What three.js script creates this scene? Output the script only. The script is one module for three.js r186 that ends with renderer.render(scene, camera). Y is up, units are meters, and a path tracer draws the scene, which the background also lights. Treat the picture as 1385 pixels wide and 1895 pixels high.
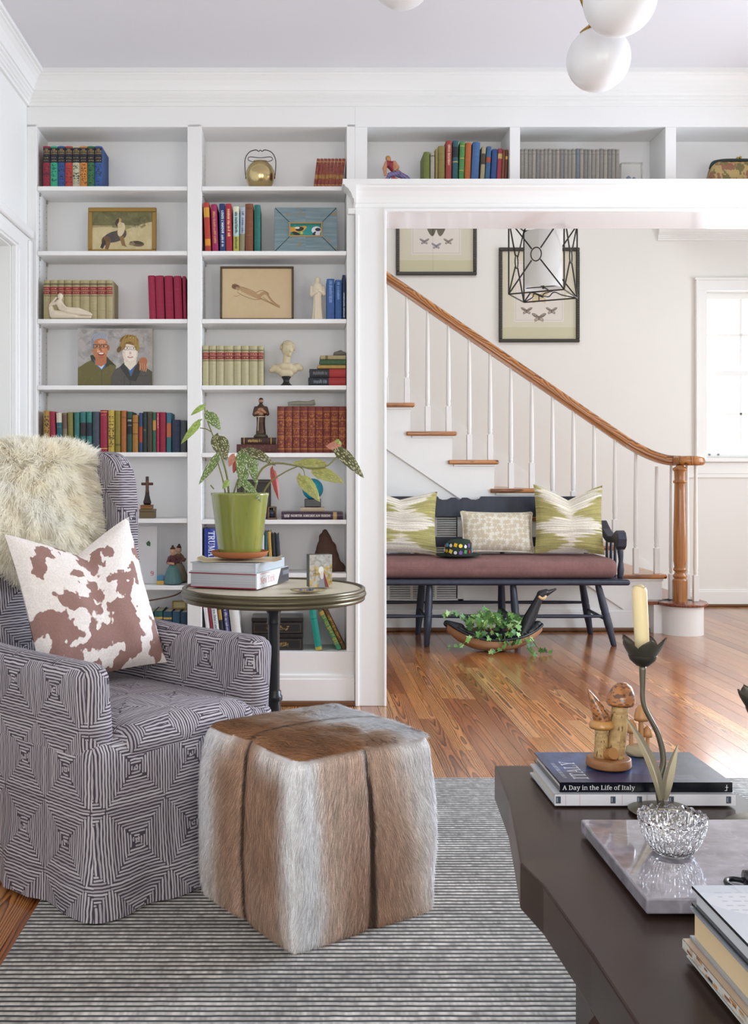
import * as THREE from 'three';
import { RoundedBoxGeometry } from 'three/addons/geometries/RoundedBoxGeometry.js';
import { mergeGeometries, mergeVertices, toCreasedNormals } from 'three/addons/utils/BufferGeometryUtils.js';
import { MarchingCubes } from 'three/addons/objects/MarchingCubes.js';
import { RectAreaLightUniformsLib } from 'three/addons/lights/RectAreaLightUniformsLib.js';

// ---------------------------------------------------------------- camera, sky, lights, exposure
const scene = new THREE.Scene();
const FOCAL = 1900, CAM_Z = 4.47, EYE = 1.0;
const camera = new THREE.PerspectiveCamera(2 * Math.atan(947.5 / FOCAL) * 180 / Math.PI, 1385 / 1895, 0.05, 60);
camera.position.set(0, EYE, CAM_Z);
camera.lookAt(0, EYE, 0);
camera.setViewOffset(1385, 1895, 142.5, 67.5, 1385, 1895);   // shift lens: verticals stay vertical
scene.background = new THREE.Color(0.9, 0.95, 1.0);
scene.backgroundIntensity = 5;
RectAreaLightUniformsLib.init();
function windowLight(name, w, h, pos, look, color, intensity) {
  const l = new THREE.RectAreaLight(color, intensity, w, h);
  l.name = name; l.position.set(...pos); l.lookAt(...look); scene.add(l); return l;
}
windowLight('window_light_side', 1.0, 1.5, [3.22, 1.37, 0.62], [0, -0.80, 1.9], new THREE.Color(0.72, 0.84, 1.0), 68);
windowLight('window_light_rear', 1.35, 1.6, [-0.25, 1.37, 6.06], [-0.25, 0.2, 0], new THREE.Color(1.0, 0.985, 0.945), 8.6);
windowLight('window_light_rear_right', 1.35, 1.6, [1.95, 1.37, 6.06], [1.95, 0.2, 0], new THREE.Color(1.0, 0.985, 0.945), 8.6);
windowLight('window_light_hall', 1.7, 2.1, [3.68, 1.80, -3.78], [3.68, 1.80, 0], new THREE.Color(0.92, 0.965, 1.0), 9);
windowLight('window_light_entry', 1.3, 1.8, [4.55, 1.45, -1.4], [0, 1.3, -1.6], new THREE.Color(0.86, 0.93, 1.0), 9.5);
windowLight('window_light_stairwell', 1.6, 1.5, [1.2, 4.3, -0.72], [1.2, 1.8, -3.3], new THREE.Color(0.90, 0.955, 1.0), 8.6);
const renderer = new THREE.WebGLRenderer();
renderer.toneMapping = THREE.LinearToneMapping;
renderer.toneMappingExposure = 0.475;
renderer.shadowMap.enabled = true;

// ---------------------------------------------------------------- helpers
let _seed = 12345;
const rnd = () => { _seed = (_seed * 1664525 + 1013904223) >>> 0; return _seed / 4294967296; };
const rr = (a, b) => a + (b - a) * rnd();
const V = (x, y, z) => new THREE.Vector3(x, y, z);
const lerp = (a, b, t) => a + (b - a) * t;
const clamp = (x, a = 0, b = 1) => Math.min(b, Math.max(a, x));
const smooth = (a, b, x) => { const t = clamp((x - a) / (b - a)); return t * t * (3 - 2 * t); };
// metres in the plane at depth z from measured picture coordinates
const wx = (px, z = 0) => (px - 550) * (CAM_Z - z) / FOCAL;
const wy = (py, z = 0) => EYE - (py - 880) * (CAM_Z - z) / FOCAL;
const hash = (x, y, s) => { let h = (x * 374761393 + y * 668265263 + s * 974634777) | 0; h = Math.imul(h ^ (h >>> 13), 1274126177); h ^= h >>> 16; return (h >>> 0) / 4294967296; };
function vn(x, y, s = 0) {
  const xi = Math.floor(x), yi = Math.floor(y), a = x - xi, b = y - yi, u = a * a * (3 - 2 * a), v = b * b * (3 - 2 * b);
  return lerp(lerp(hash(xi, yi, s), hash(xi + 1, yi, s), u), lerp(hash(xi, yi + 1, s), hash(xi + 1, yi + 1, s), u), v);
}
const fbm = (x, y, s = 0, o = 4) => { let r = 0, a = 0.5, t = 0; for (let i = 0; i < o; i++) { r += a * vn(x, y, s + i * 7); t += a; x *= 2.03; y *= 2.03; a *= 0.5; } return r / t; };
function tex(w, h, fn, color = true) {
  const d = new Uint8Array(w * h * 4);
  for (let j = 0; j < h; j++) for (let i = 0; i < w; i++) {
    const c = fn(i / w, j / h), k = (j * w + i) * 4;
    if (typeof c === 'number') { d[k] = d[k + 1] = d[k + 2] = clamp(c, 0, 255); } else { d[k] = clamp(c[0], 0, 255); d[k + 1] = clamp(c[1], 0, 255); d[k + 2] = clamp(c[2], 0, 255); }
    d[k + 3] = 255;
  }
  const t = new THREE.DataTexture(d, w, h); t.wrapS = t.wrapT = THREE.RepeatWrapping; t.magFilter = THREE.LinearFilter; t.minFilter = THREE.LinearMipmapLinearFilter; t.generateMipmaps = true;
  if (color) t.colorSpace = THREE.SRGBColorSpace; t.needsUpdate = true; return t;
}
function canvasTex(w, h, draw) {
  const c = document.createElement('canvas'); c.width = w; c.height = h; const g = c.getContext('2d'); draw(g, w, h);
  const t = new THREE.CanvasTexture(c); t.colorSpace = THREE.SRGBColorSpace; t.wrapS = t.wrapT = THREE.RepeatWrapping; return t;
}
const M = (o) => new THREE.MeshPhysicalMaterial(o);
const mat = (color, roughness = 0.6, extra = {}) => new THREE.MeshStandardMaterial({ color, roughness, ...extra });
const names = {};
function numbered(n) { const k = names[n] = (names[n] ?? -1) + 1; return k ? n + '_' + String(k).padStart(3, '0') : n; }
function mesh(name, geo, m, parent) {
  const o = new THREE.Mesh(geo, m); o.name = parent ? name : numbered(name); o.castShadow = o.receiveShadow = true; (parent || scene).add(o); return o;
}
function tag(o, label, category, group) { o.userData.label = label; o.userData.category = category; if (group) o.userData.group = group; return o; }
function thing(name, label, category, pos = [0, 0, 0], rotY = 0, group) {
  const g = new THREE.Group(); g.name = numbered(name); g.position.set(...pos); g.rotation.y = rotY; scene.add(g); return tag(g, label, category, group);
}
function struct(name, geo, m, parent) { const o = mesh(name, geo, m, parent); if (!parent) o.userData.kind = 'structure'; return o; }
function structGroup(name) { const g = new THREE.Group(); g.name = name; g.userData.kind = 'structure'; scene.add(g); return g; }
const ni = (g) => { const r = g.index ? g.toNonIndexed() : g; for (const k of Object.keys(r.attributes)) if (!['position', 'normal', 'uv', 'color'].includes(k)) r.deleteAttribute(k); return r; };
const merge = (a) => mergeGeometries(a.map(ni), false);
const at = (g, x = 0, y = 0, z = 0) => g.translate(x, y, z);
const box = (w, h, d, x = 0, y = 0, z = 0) => new THREE.BoxGeometry(w, h, d).translate(x, y, z);
const bb = (x0, x1, y0, y1, z0, z1) => box(x1 - x0, y1 - y0, z1 - z0, (x0 + x1) / 2, (y0 + y1) / 2, (z0 + z1) / 2);
const rbox = (w, h, d, r, x = 0, y = 0, z = 0, s = 3) => new RoundedBoxGeometry(w, h, d, s, Math.min(r, w / 2.01, h / 2.01, d / 2.01)).translate(x, y, z);
const rb = (x0, x1, y0, y1, z0, z1, r = 0.003, s = 1) => rbox(x1 - x0, y1 - y0, z1 - z0, r, (x0 + x1) / 2, (y0 + y1) / 2, (z0 + z1) / 2, s);
const lathe = (pts, n = 32) => new THREE.LatheGeometry(pts.map(([r, y]) => new THREE.Vector2(Math.max(r, 0.00001), y)), n);
const cyl = (r0, r1, h, x = 0, y = 0, z = 0, n = 16) => new THREE.CylinderGeometry(r1, r0, h, n).translate(x, y + h / 2, z);   // r0 bottom, r1 top, y = base
const ball = (r, x = 0, y = 0, z = 0, n = 24) => new THREE.SphereGeometry(r, n, Math.ceil(n * 0.7)).translate(x, y, z);
function tube(pts, r, n = 8, closed = false, seg) {
  const c = new THREE.CatmullRomCurve3(pts.map((p) => V(...p)), closed); return new THREE.TubeGeometry(c, seg || pts.length * 5, r, n, closed);
}
function ttube(pts, radii, n = 8, seg = 24) {   // tapered tube with closed ends
  const c = new THREE.CatmullRomCurve3(pts.map((p) => V(...p))), fr = c.computeFrenetFrames(seg, false), pos = [], idx = [], uv = [];
  const L = c.getLength();
  for (let i = 0; i <= seg; i++) {
    const t = i / seg, p = c.getPointAt(t), f = t * (radii.length - 1), k = Math.min(Math.floor(f), radii.length - 2), r = lerp(radii[k], radii[k + 1], f - k);
    for (let j = 0; j <= n; j++) { const a = j / n * Math.PI * 2, q = p.clone().addScaledVector(fr.normals[i], Math.cos(a) * r).addScaledVector(fr.binormals[i], Math.sin(a) * r); pos.push(q.x, q.y, q.z); uv.push(j / n, t * L); }
  }
  for (let i = 0; i < seg; i++) for (let j = 0; j < n; j++) { const a = i * (n + 1) + j, b = a + n + 1; idx.push(a, b, a + 1, b, b + 1, a + 1); }
  for (const e of [0, seg]) { const p = c.getPointAt(e / seg), k = pos.length / 3; pos.push(p.x, p.y, p.z); uv.push(0, 0); for (let j = 0; j < n; j++) { const a = e * (n + 1) + j; e ? idx.push(a, k, a + 1) : idx.push(a, a + 1, k); } }
  const g = new THREE.BufferGeometry(); g.setAttribute('position', new THREE.Float32BufferAttribute(pos, 3)); g.setAttribute('uv', new THREE.Float32BufferAttribute(uv, 2)); g.setIndex(idx); g.computeVertexNormals(); return g;
}
function sheet(nu, nv, fn) {   // grid surface, fn(u, v) -> [x, y, z]
  const pos = [], uv = [], idx = [];
  for (let j = 0; j <= nv; j++) for (let i = 0; i <= nu; i++) { pos.push(...fn(i / nu, j / nv)); uv.push(i / nu, j / nv); }
  for (let j = 0; j < nv; j++) for (let i = 0; i < nu; i++) { const a = j * (nu + 1) + i, b = a + nu + 1; idx.push(a, a + 1, b, b, a + 1, b + 1); }
  const g = new THREE.BufferGeometry(); g.setAttribute('position', new THREE.Float32BufferAttribute(pos, 3)); g.setAttribute('uv', new THREE.Float32BufferAttribute(uv, 2)); g.setIndex(idx); g.computeVertexNormals(); return g;
}
function shapeOf(pts) { const s = new THREE.Shape(); pts.forEach(([x, y], i) => i ? s.lineTo(x, y) : s.moveTo(x, y)); s.closePath(); return s; }
function prism(pts, depth, bevel = 0) {   // xy outline, extruded along +z
  return new THREE.ExtrudeGeometry(shapeOf(pts), { depth: depth - 2 * bevel, bevelEnabled: bevel > 0, bevelSize: bevel, bevelThickness: bevel, bevelSegments: 2, curveSegments: 8 }).translate(0, 0, bevel);
}
function sweep(profile, path, normals) {   // profile [[side, up]...] swept along path in the plane; normals = side vector per point (or one)
  const n = profile.length, pos = [], uv = [], idx = []; let L = 0;
  const P = path.map((p) => V(...p));
  P.forEach((p, i) => {
    const t = (P[Math.min(i + 1, P.length - 1)].clone().sub(P[Math.max(i - 1, 0)])).normalize(), s = V(...(Array.isArray(normals[0]) ? normals[i] : normals)), up = s.clone().cross(t).normalize();
    if (up.y < 0) up.negate();
    if (i) L += p.distanceTo(P[i - 1]);
    for (let j = 0; j <= n; j++) { const [a, b] = profile[j % n], q = p.clone().addScaledVector(s, a).addScaledVector(up, b); pos.push(q.x, q.y, q.z); uv.push(j / n * 0.2, L); }
  });
  for (let i = 0; i < P.length - 1; i++) for (let j = 0; j < n; j++) { const a = i * (n + 1) + j, b = a + n + 1; idx.push(a, a + 1, b, b, a + 1, b + 1); }
  for (const e of [0, P.length - 1]) { const k = pos.length / 3, p = P[e]; pos.push(p.x, p.y, p.z); uv.push(0, 0); for (let j = 0; j < n; j++) { const a = e * (n + 1) + j; idx.push(a, a + 1, k); } }
  const g = new THREE.BufferGeometry(); g.setAttribute('position', new THREE.Float32BufferAttribute(pos, 3)); g.setAttribute('uv', new THREE.Float32BufferAttribute(uv, 2)); g.setIndex(idx); g.computeVertexNormals(); return toCreasedNormals(g, 0.6);
}
function boxUV(geo, s = 1, off = [0, 0]) {   // uv in metres from the main direction of each face
  const g = ni(geo), p = g.attributes.position, uv = new Float32Array(p.count * 2), a = V(), b = V(), c = V();
  for (let i = 0; i < p.count; i += 3) {
    a.fromBufferAttribute(p, i); b.fromBufferAttribute(p, i + 1); c.fromBufferAttribute(p, i + 2);
    const n = b.clone().sub(a).cross(c.clone().sub(a)), ax = Math.abs(n.x), ay = Math.abs(n.y), az = Math.abs(n.z);
    for (const [k, q] of [[i, a], [i + 1, b], [i + 2, c]]) {
      const [u, v] = ax >= ay && ax >= az ? [q.z, q.y] : ay >= az ? [q.x, q.z] : [q.x, q.y]; uv[k * 2] = u / s + off[0]; uv[k * 2 + 1] = v / s + off[1];
    }
  }
  g.setAttribute('uv', new THREE.BufferAttribute(uv, 2)); return g;
}
// limbs and bodies: tapered capsules joined with a smooth minimum, meshed on a grid. bones: [x,y,z,r, x2,y2,z2,r2]
function blob(bones, res = 36, k = 0.25, maxPoly = 30000) {
  let lo = [1e9, 1e9, 1e9], hi = [-1e9, -1e9, -1e9];
  for (const b of bones) for (const o of [0, 4]) for (let i = 0; i < 3; i++) { lo[i] = Math.min(lo[i], b[o + i] - b[o + 3]); hi[i] = Math.max(hi[i], b[o + i] + b[o + 3]); }
  const ctr = lo.map((v, i) => (v + hi[i]) / 2), half = Math.max(...lo.map((v, i) => (hi[i] - v) / 2)) * 1.16, mc = new MarchingCubes(res, new THREE.MeshBasicMaterial(), false, false, maxPoly);
  mc.isolation = 0; const kk = k * Math.min(...bones.map((b) => Math.min(b[3], b[7])));
  const h = res / 2;
  for (let z = 0; z < res; z++) for (let y = 0; y < res; y++) for (let x = 0; x < res; x++) {
    const p = [(x - h) / h * half + ctr[0], (y - h) / h * half + ctr[1], (z - h) / h * half + ctr[2]]; let d = 1e9;
    for (const b of bones) {
      const ex = b[4] - b[0], ey = b[5] - b[1], ez = b[6] - b[2], qx = p[0] - b[0], qy = p[1] - b[1], qz = p[2] - b[2], l = ex * ex + ey * ey + ez * ez;
      const t = l > 0 ? clamp((qx * ex + qy * ey + qz * ez) / l) : 0, e = Math.hypot(qx - ex * t, qy - ey * t, qz - ez * t) - lerp(b[3], b[7], t);
      const m = Math.max(kk - Math.abs(d - e), 0) / kk; d = Math.min(d, e) - m * m * kk * 0.25;
    }
    mc.field[z * res * res + y * res + x] = -d;
  }
  mc.update();
  const n = mc.count, g = new THREE.BufferGeometry(), ps = new Float32Array(n * 3), ns = new Float32Array(n * 3);
  for (let i = 0; i < n; i++) for (let c = 0; c < 3; c++) { ps[i * 3 + c] = mc.positionArray[i * 3 + c] * half + ctr[c]; ns[i * 3 + c] = mc.normalArray[i * 3 + c]; }
  g.setAttribute('position', new THREE.BufferAttribute(ps, 3)); g.setAttribute('normal', new THREE.BufferAttribute(ns, 3)); g.setAttribute('uv', new THREE.BufferAttribute(new Float32Array(n * 2), 2)); return g;
}
function paint(g, fn) {   // colours of the thing itself, per vertex: fn(x, y, z) -> css colour
  const p = g.attributes.position, c = new Float32Array(p.count * 3), q = new THREE.Color();
  for (let i = 0; i < p.count; i++) { q.set(fn(p.getX(i), p.getY(i), p.getZ(i))); c.set([q.r, q.g, q.b], i * 3); }
  g.setAttribute('color', new THREE.BufferAttribute(c, 3)); return g;
}
const V_MAT = (r = 0.6) => new THREE.MeshStandardMaterial({ color: 0xffffff, vertexColors: true, roughness: r });
// ---------------------------------------------------------------- shared materials
const wallPaint = mat('#eeeeea', 0.75), trimPaint = M({ color: '#f0efec', roughness: 0.38 }), ceilPaint = mat('#e2e1e4', 0.85);
const hallPaint = mat('#ece9e4', 0.7), glossPaint = M({ color: '#f3f1f1', roughness: 0.13, clearcoat: 0.6, clearcoatRoughness: 0.06 });
// oak: rings of a log cut lengthwise, eight boards side by side, 2.4 m long
const oakTex = (() => {
  const W = 1024, H = 2048, B = 8;
  return tex(W, H, (u, v) => {
    const b = Math.floor(u * B), s = u * B - b, z = v * 2.4;
    const cx = 0.5 + 1.1 * (hash(b, 1, 3) - 0.5), tilt = (hash(b, 2, 3) - 0.5) * 1.0;
    const x = (s - cx) * 0.075 + 0.012 * (fbm(z * 2.2, b * 9.1, 5, 3) - 0.5), y = 0.012 + 0.034 * (vn(z * 1.1 + b * 5.7, 0.3, 8)) + tilt * 0.006 * z + 0.006 * (fbm(z * 7, s * 1.5 + b * 3, 21, 3) - 0.5);
    const r = Math.hypot(x, y) * (150 + 60 * hash(b, 4, 4)), f = r - Math.floor(r), line = Math.pow(f, 2.6) * smooth(1.0, 0.93, f);
    const pore = fbm(s * 60, z * 24 + b * 11, 31, 2), fine = fbm(s * 14, z * 3 + b * 4, 41, 3);
    const k = clamp(line * (0.65 + 0.6 * hash(b, 8, 8)) + (pore > 0.66 ? 0.22 : 0) * (0.35 + line) + 0.22 * (fine - 0.5));
    return [lerp(198, 78, k), lerp(140, 44, k), lerp(90, 24, k)];
  });
})();
const oakRough = tex(256, 512, (u, v) => 70 + 60 * fbm(u * 40, v * 30, 71, 3), false);
const floorMats = ['#ffffff', '#e6d3c4', '#fff0d8', '#cfae98', '#f3dcc8', '#d8bca6'].map((c) => M({ map: oakTex, color: c, roughness: 0.24, clearcoat: 0.55, clearcoatRoughness: 0.13 }));
const oakGold = M({ map: oakTex, color: '#fff0d4', roughness: 0.3, clearcoat: 0.4, clearcoatRoughness: 0.15 });
const oakRail = M({ map: oakTex, color: '#ffefc8', roughness: 0.28, clearcoat: 0.5, clearcoatRoughness: 0.12 });
const shoeWood = mat('#6b4526', 0.45);
const brassDark = mat('#8a7440', 0.35, { metalness: 0.85 });

// ---------------------------------------------------------------- floor of single oak boards, running away from the camera
const X0 = -1.30, X1 = 4.60, Z0 = -3.50, Z1 = 6.20;
{
  const floor = structGroup('floor');
  struct('subfloor', bb(X0, X1, -0.20, -0.021, Z0, Z1), mat('#4a2f1a', 0.9), floor);
  const PW = 0.075, far = []; let made = 0;
  for (let i = 0; X0 + i * PW < X1 - 0.01; i++) {
    const xa = X0 + i * PW, xb = Math.min(xa + PW, X1); let z = Z0, k = 0;
    z -= hash(i, 3, 9) * 0.9;
    while (z < Z1) {
      const len = 1.0 + 1.1 * hash(i, k, 11), za = Math.max(z, Z0), zb = Math.min(z + len, Z1); z += len; k++;
      if (zb - za < 0.05) continue;
      const g = bb(xa + 0.0006, xb - 0.0006, -0.02, -0.0004 * hash(i, k, 13), za + 0.0008, zb - 0.0008), p = g.attributes.position, uv = g.attributes.uv, b = Math.floor(hash(i, k, 17) * 8), o = hash(i, k, 19), fl = hash(i, k, 23) > 0.5;
      for (let q = 0; q < p.count; q++) { const s = (p.getX(q) - xa) / PW; uv.setXY(q, (b + 0.02 + 0.96 * clamp(fl ? 1 - s : s)) / 8, p.getZ(q) / 2.4 + o); }
      const seen = (xa > 0.25 && xa < 3.5 && zb > -3.4 && za < 1.15 && za < 0.4 + 0.0 + (xa < 1.4 ? 1 : 0)) || (xa < -0.52 && za > 1.2 && za < 3.0 && xa > -1.0) || (xa > -0.1 && xa < 0.4 && za > -0.5 && za < 0.8);
      if (seen && made < 298) { made++; const m = mesh('plank', g, floorMats[Math.floor(hash(i, k, 29) * 6)], floor); m.castShadow = false; } else far.push(g);
    }
  }
  const m = mesh('plank_rest', merge(far), floorMats[0], floor); m.userData.kind = 'stuff';
}

// ---------------------------------------------------------------- walls and ceiling
const CEIL = 2.74, OPX = wx(714), OPX1 = 3.0, OPY = wy(393), LX = wx(50), BACK = -0.293;
struct('ceiling', bb(LX - 0.2, 3.6, CEIL, CEIL + 0.15, BACK, Z1 + 0.15), ceilPaint);
// left wall with a cased doorway
{
  const w = structGroup('wall_left'), x0 = LX - 0.16;
  mesh('panel', bb(x0, LX, 0, CEIL, BACK, 0.26), wallPaint, w);
  mesh('panel', bb(x0, LX, 1.94, CEIL, 0.26, 1.14), wallPaint, w);
  mesh('panel', bb(x0, LX, 0, CEIL, 1.14, Z1), wallPaint, w);
  mesh('beyond', bb(x0 - 0.05, x0, 0, CEIL, BACK, 1.4), wallPaint, w);
  const d = structGroup('door_1');
  for (const [z0, z1, y1] of [[0.03, 0.25, 2.06], [1.15, 1.37, 2.06]]) {
    mesh('casing', rb(LX, LX + 0.022, 0, y1 - 0.11, z0, z1, 0.004), trimPaint, d);
    mesh('casing_bead', rb(LX + 0.02, LX + 0.034, 0, y1 - 0.05, z0 < 1 ? z0 : z1 - 0.045, z0 < 1 ? z0 + 0.045 : z1, 0.008, 2), trimPaint, d);
    mesh('casing_bead', rb(LX + 0.018, LX + 0.03, 0, y1 - 0.12, z0 < 1 ? z1 - 0.05 : z0 + 0.02, z0 < 1 ? z1 - 0.02 : z0 + 0.05, 0.006, 2), trimPaint, d);
  }
  mesh('casing', rb(LX, LX + 0.022, 1.945, 2.06, 0.03, 1.37, 0.004), trimPaint, d);
  mesh('casing_bead', rb(LX + 0.02, LX + 0.04, 2.02, 2.06, 0.03, 1.37, 0.01, 2), trimPaint, d);
  mesh('casing_bead', rb(LX + 0.018, LX + 0.03, 1.955, 1.985, 0.22, 1.18, 0.006, 2), trimPaint, d);
  mesh('door_leaf', rb(x0 + 0.005, x0 + 0.045, 0.01, 1.935, 0.27, 1.13, 0.004), trimPaint, d);
}
// right wall and rear wall with their windows (out of the picture, they let the daylight in)
function sash(name, parentWall, x0, x1, y0, y1, along, atp) {   // frame and muntins of a window in the plane atp
  const g = structGroup(name), put = (a0, a1, b0, b1, t) => along === 'x' ? rb(a0, a1, b0, b1, atp - t, atp + t, 0.004) : rb(atp - t, atp + t, b0, b1, a0, a1, 0.004);
  for (const q of [[x0 - 0.09, x0, y0 - 0.09, y1 + 0.1], [x1, x1 + 0.09, y0 - 0.09, y1 + 0.1], [x0, x1, y1, y1 + 0.1], [x0, x1, y0 - 0.09, y0]]) mesh('window_frame', put(...q, 0.075), trimPaint, g);
  const ym = (y0 + y1) / 2; mesh('meeting_rail', put(x0, x1, ym - 0.02, ym + 0.02, 0.02), trimPaint, g);
  for (let i = 1; i < 3; i++) mesh('muntin', put(lerp(x0, x1, i / 3) - 0.008, lerp(x0, x1, i / 3) + 0.008, y0, y1, 0.012), trimPaint, g);
  for (const q of [0.25, 0.75]) mesh('muntin', put(x0, x1, lerp(y0, y1, q) - 0.008, lerp(y0, y1, q) + 0.008, 0.012), trimPaint, g);
  return g;
}
const paneMat = M({ color: '#ffffff', roughness: 0.0, transmission: 1, thickness: 0, ior: 1.45 });
{
  const w = structGroup('wall_right'), a = 3.4, b = 3.55;
  mesh('panel', bb(a, b, 0, CEIL, 0, 0.10), wallPaint, w); mesh('panel', bb(a, b, 0, CEIL, 1.18, Z1), wallPaint, w);
  mesh('panel', bb(a, b, 0, 0.56, 0.10, 1.18), wallPaint, w); mesh('panel', bb(a, b, 2.14, CEIL, 0.10, 1.18), wallPaint, w);
  sash('window_2', w, 0.19, 1.09, 0.64, 2.06, 'z', 3.46);
  const r = structGroup('wall_rear'), c = 6.2, d = 6.35;
  for (const q of [[-1.34, -0.95, 0, CEIL], [0.45, 1.25, 0, CEIL], [2.65, 3.55, 0, CEIL], [-0.95, 0.45, 0, 0.52], [-0.95, 0.45, 2.18, CEIL], [1.25, 2.65, 0, 0.52], [1.25, 2.65, 2.18, CEIL]]) mesh('panel', bb(...q, c, d), wallPaint, r);
  sash('window_3', r, -0.88, 0.38, 0.60, 2.10, 'x', 6.26); sash('window_4', r, 1.32, 2.58, 0.60, 2.10, 'x', 6.26);
}
// wall between room and hall: solid behind the bookcases, a wide opening with a deep glossy reveal
{
  const w = structGroup('wall_back');
  mesh('panel', bb(X0, wx(642) + 0.02, 0, CEIL, BACK, -0.215), wallPaint, w);
  mesh('panel', bb(wx(642) + 0.02, OPX1 + 0.2, 2.50, CEIL, BACK, -0.215), wallPaint, w);
  mesh('panel', bb(wx(642) + 0.02, OPX1 + 0.2, OPY + 0.02, 2.50, BACK, -0.215), hallPaint, w);
  mesh('panel', bb(OPX1, 3.55, 0, CEIL, BACK, 0), wallPaint, w);
  mesh('reveal', bb(wx(657), OPX, 0, OPY, BACK, -0.001), glossPaint, w);
  mesh('soffit', bb(OPX, OPX1, OPY, OPY + 0.02, BACK - 0.002, -0.001), glossPaint, w);
}
// crown moulding round the room: one profile along the back wall and the left wall
const crown = [[0, -0.135], [0.012, -0.135], [0.014, -0.122], [0.020, -0.118], [0.020, -0.108], [0.026, -0.104], [0.026, -0.094], [0.034, -0.088], [0.036, -0.080], [0.042, -0.078], [0.047, -0.060], [0.056, -0.040], [0.070, -0.026], [0.078, -0.022], [0.080, -0.018], [0.090, -0.016], [0.090, 0], [0, 0]];
{
  const g = prism(crown.map(([a, b]) => [a, b]), 4.8).rotateY(-Math.PI / 2);   // now length runs along -x, projection along +z
  struct('trim_1', at(g, 3.5, CEIL, 0), trimPaint);
  const h = prism(crown.map(([a, b]) => [a, b]), 6.3);   // length along +z, projection along +x
  struct('trim_2', at(h, LX, CEIL, -0.05), trimPaint);
}
// ---------------------------------------------------------------- built-in bookcases
const BD = -0.2;   // back panel of the shelves
const shelfY1 = [344, 464, 590, 713, 837, 960, 1084].map((y) => wy(y)), shelfY2 = [344, 464, 590, 713, 838, 962, 1061].map((y) => wy(y)), FLOORSHELF = wy(1206);
const bayX = [[wx(68), wx(347)], [wx(373), wx(642)]];
const shelfPaint = M({ color: '#f2f1ef', roughness: 0.5 }), backPaint = mat('#f6f5f5', 0.7);
{
  const b = thing('bookcase', 'tall white painted built-in bookcase with two bays of shelves', 'bookcase', [0, 0, 0]);
  mesh('back_panel', bb(LX, wx(657), 0.1, 2.53, BD - 0.012, BD), backPaint, b);
  for (const x of [wx(50), wx(347), wx(642)]) { const x1 = x === wx(50) ? wx(68) : x === wx(347) ? wx(373) : wx(657); mesh('stile', rb(x, x1, FLOORSHELF, 2.53, -0.02, 0, 0.002), shelfPaint, b); mesh('side_panel', bb(x + (x === wx(50) ? 0 : 0), x1, 0.1, 2.53, BD, -0.0195), shelfPaint, b); }
  mesh('top_rail', rb(LX, wx(657), wy(235), 2.62, -0.02, 0, 0.002), shelfPaint, b);
  mesh('top_board', bb(LX, wx(657), wy(235), wy(235) + 0.02, BD, -0.02), shelfPaint, b);
  for (const [k, list] of [[0, shelfY1], [1, shelfY2]]) {
    const [xa, xb] = bayX[k];
    for (const y of list) mesh('shelf', rb(xa + 0.001, xb - 0.001, y - 0.019, y, BD, -0.004, 0.002), shelfPaint, b);
    mesh('bottom_board', bb(xa, xb, FLOORSHELF - 0.02, FLOORSHELF, BD, -0.02), shelfPaint, b);
    for (const [x, s] of [[xa, 1]]) for (const z of [-0.045, -0.17]) {   // slotted metal strips let into the side, with their clips
      const st = mesh('shelf_standard', bb(x, x + 0.0006, 0.25, 2.45, z - 0.008, z + 0.008), mat('#d8d7d2', 0.4, { metalness: 0.3 }), b);
      mesh('slot', merge([...Array(80).keys()].map((i) => bb(x, x + 0.0009, 0.27 + i * 0.027, 0.277 + i * 0.027, z - 0.003, z + 0.003))), mat('#8d8a84', 0.6), st);
      for (const y of list) mesh('shelf_clip', bb(x, x + 0.007, y - 0.034, y - 0.0195, z - 0.005, z + 0.005), mat('#9b988f', 0.4, { metalness: 0.5 }), b);
    }
  }
  mesh('base_rail', rb(LX, wx(657), wy(1262), FLOORSHELF, -0.02, 0.0, 0.002), shelfPaint, b);
  mesh('plinth', rb(LX, wx(657), 0.02, wy(1255), -0.02, 0.014, 0.004), shelfPaint, b);
  mesh('plinth_cap', rb(LX, wx(657), wy(1258), wy(1248), -0.02, 0.010, 0.004, 2), shelfPaint, b);
  mesh('shoe', rb(LX, wx(657), 0, 0.022, 0, 0.026, 0.006, 2), shoeWood, b);
}
{
  const b = thing('overdoor_shelving', 'white painted row of open cubbies above the wide doorway', 'shelving', [0, 0, 0]);
  const y0 = wy(335), y1 = wy(235), xr = OPX1 + 0.2;
  mesh('back_panel', bb(wx(657), xr, y0, y1 + 0.02, BD - 0.012, BD), backPaint, b);
  mesh('bottom_board', bb(wx(657), xr, y0 - 0.03, y0, BD, 0.0), shelfPaint, b);
  mesh('top_board', bb(wx(657), xr, y1, y1 + 0.02, BD, -0.02), shelfPaint, b);
  mesh('top_rail', rb(wx(657), xr, y1, 2.62, -0.02, 0, 0.002), shelfPaint, b);
  for (const [p, q] of [[657, 680], [944, 963], [1232, 1252], [1521, 1541], [1800, 1830]]) mesh('divider', rb(wx(p), wx(q), y0, y1, BD, 0, 0.002), shelfPaint, b);
  mesh('header_board', bb(wx(657), xr, OPY + 0.02, y0 - 0.03, BD, 0.0), shelfPaint, b);
}
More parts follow.
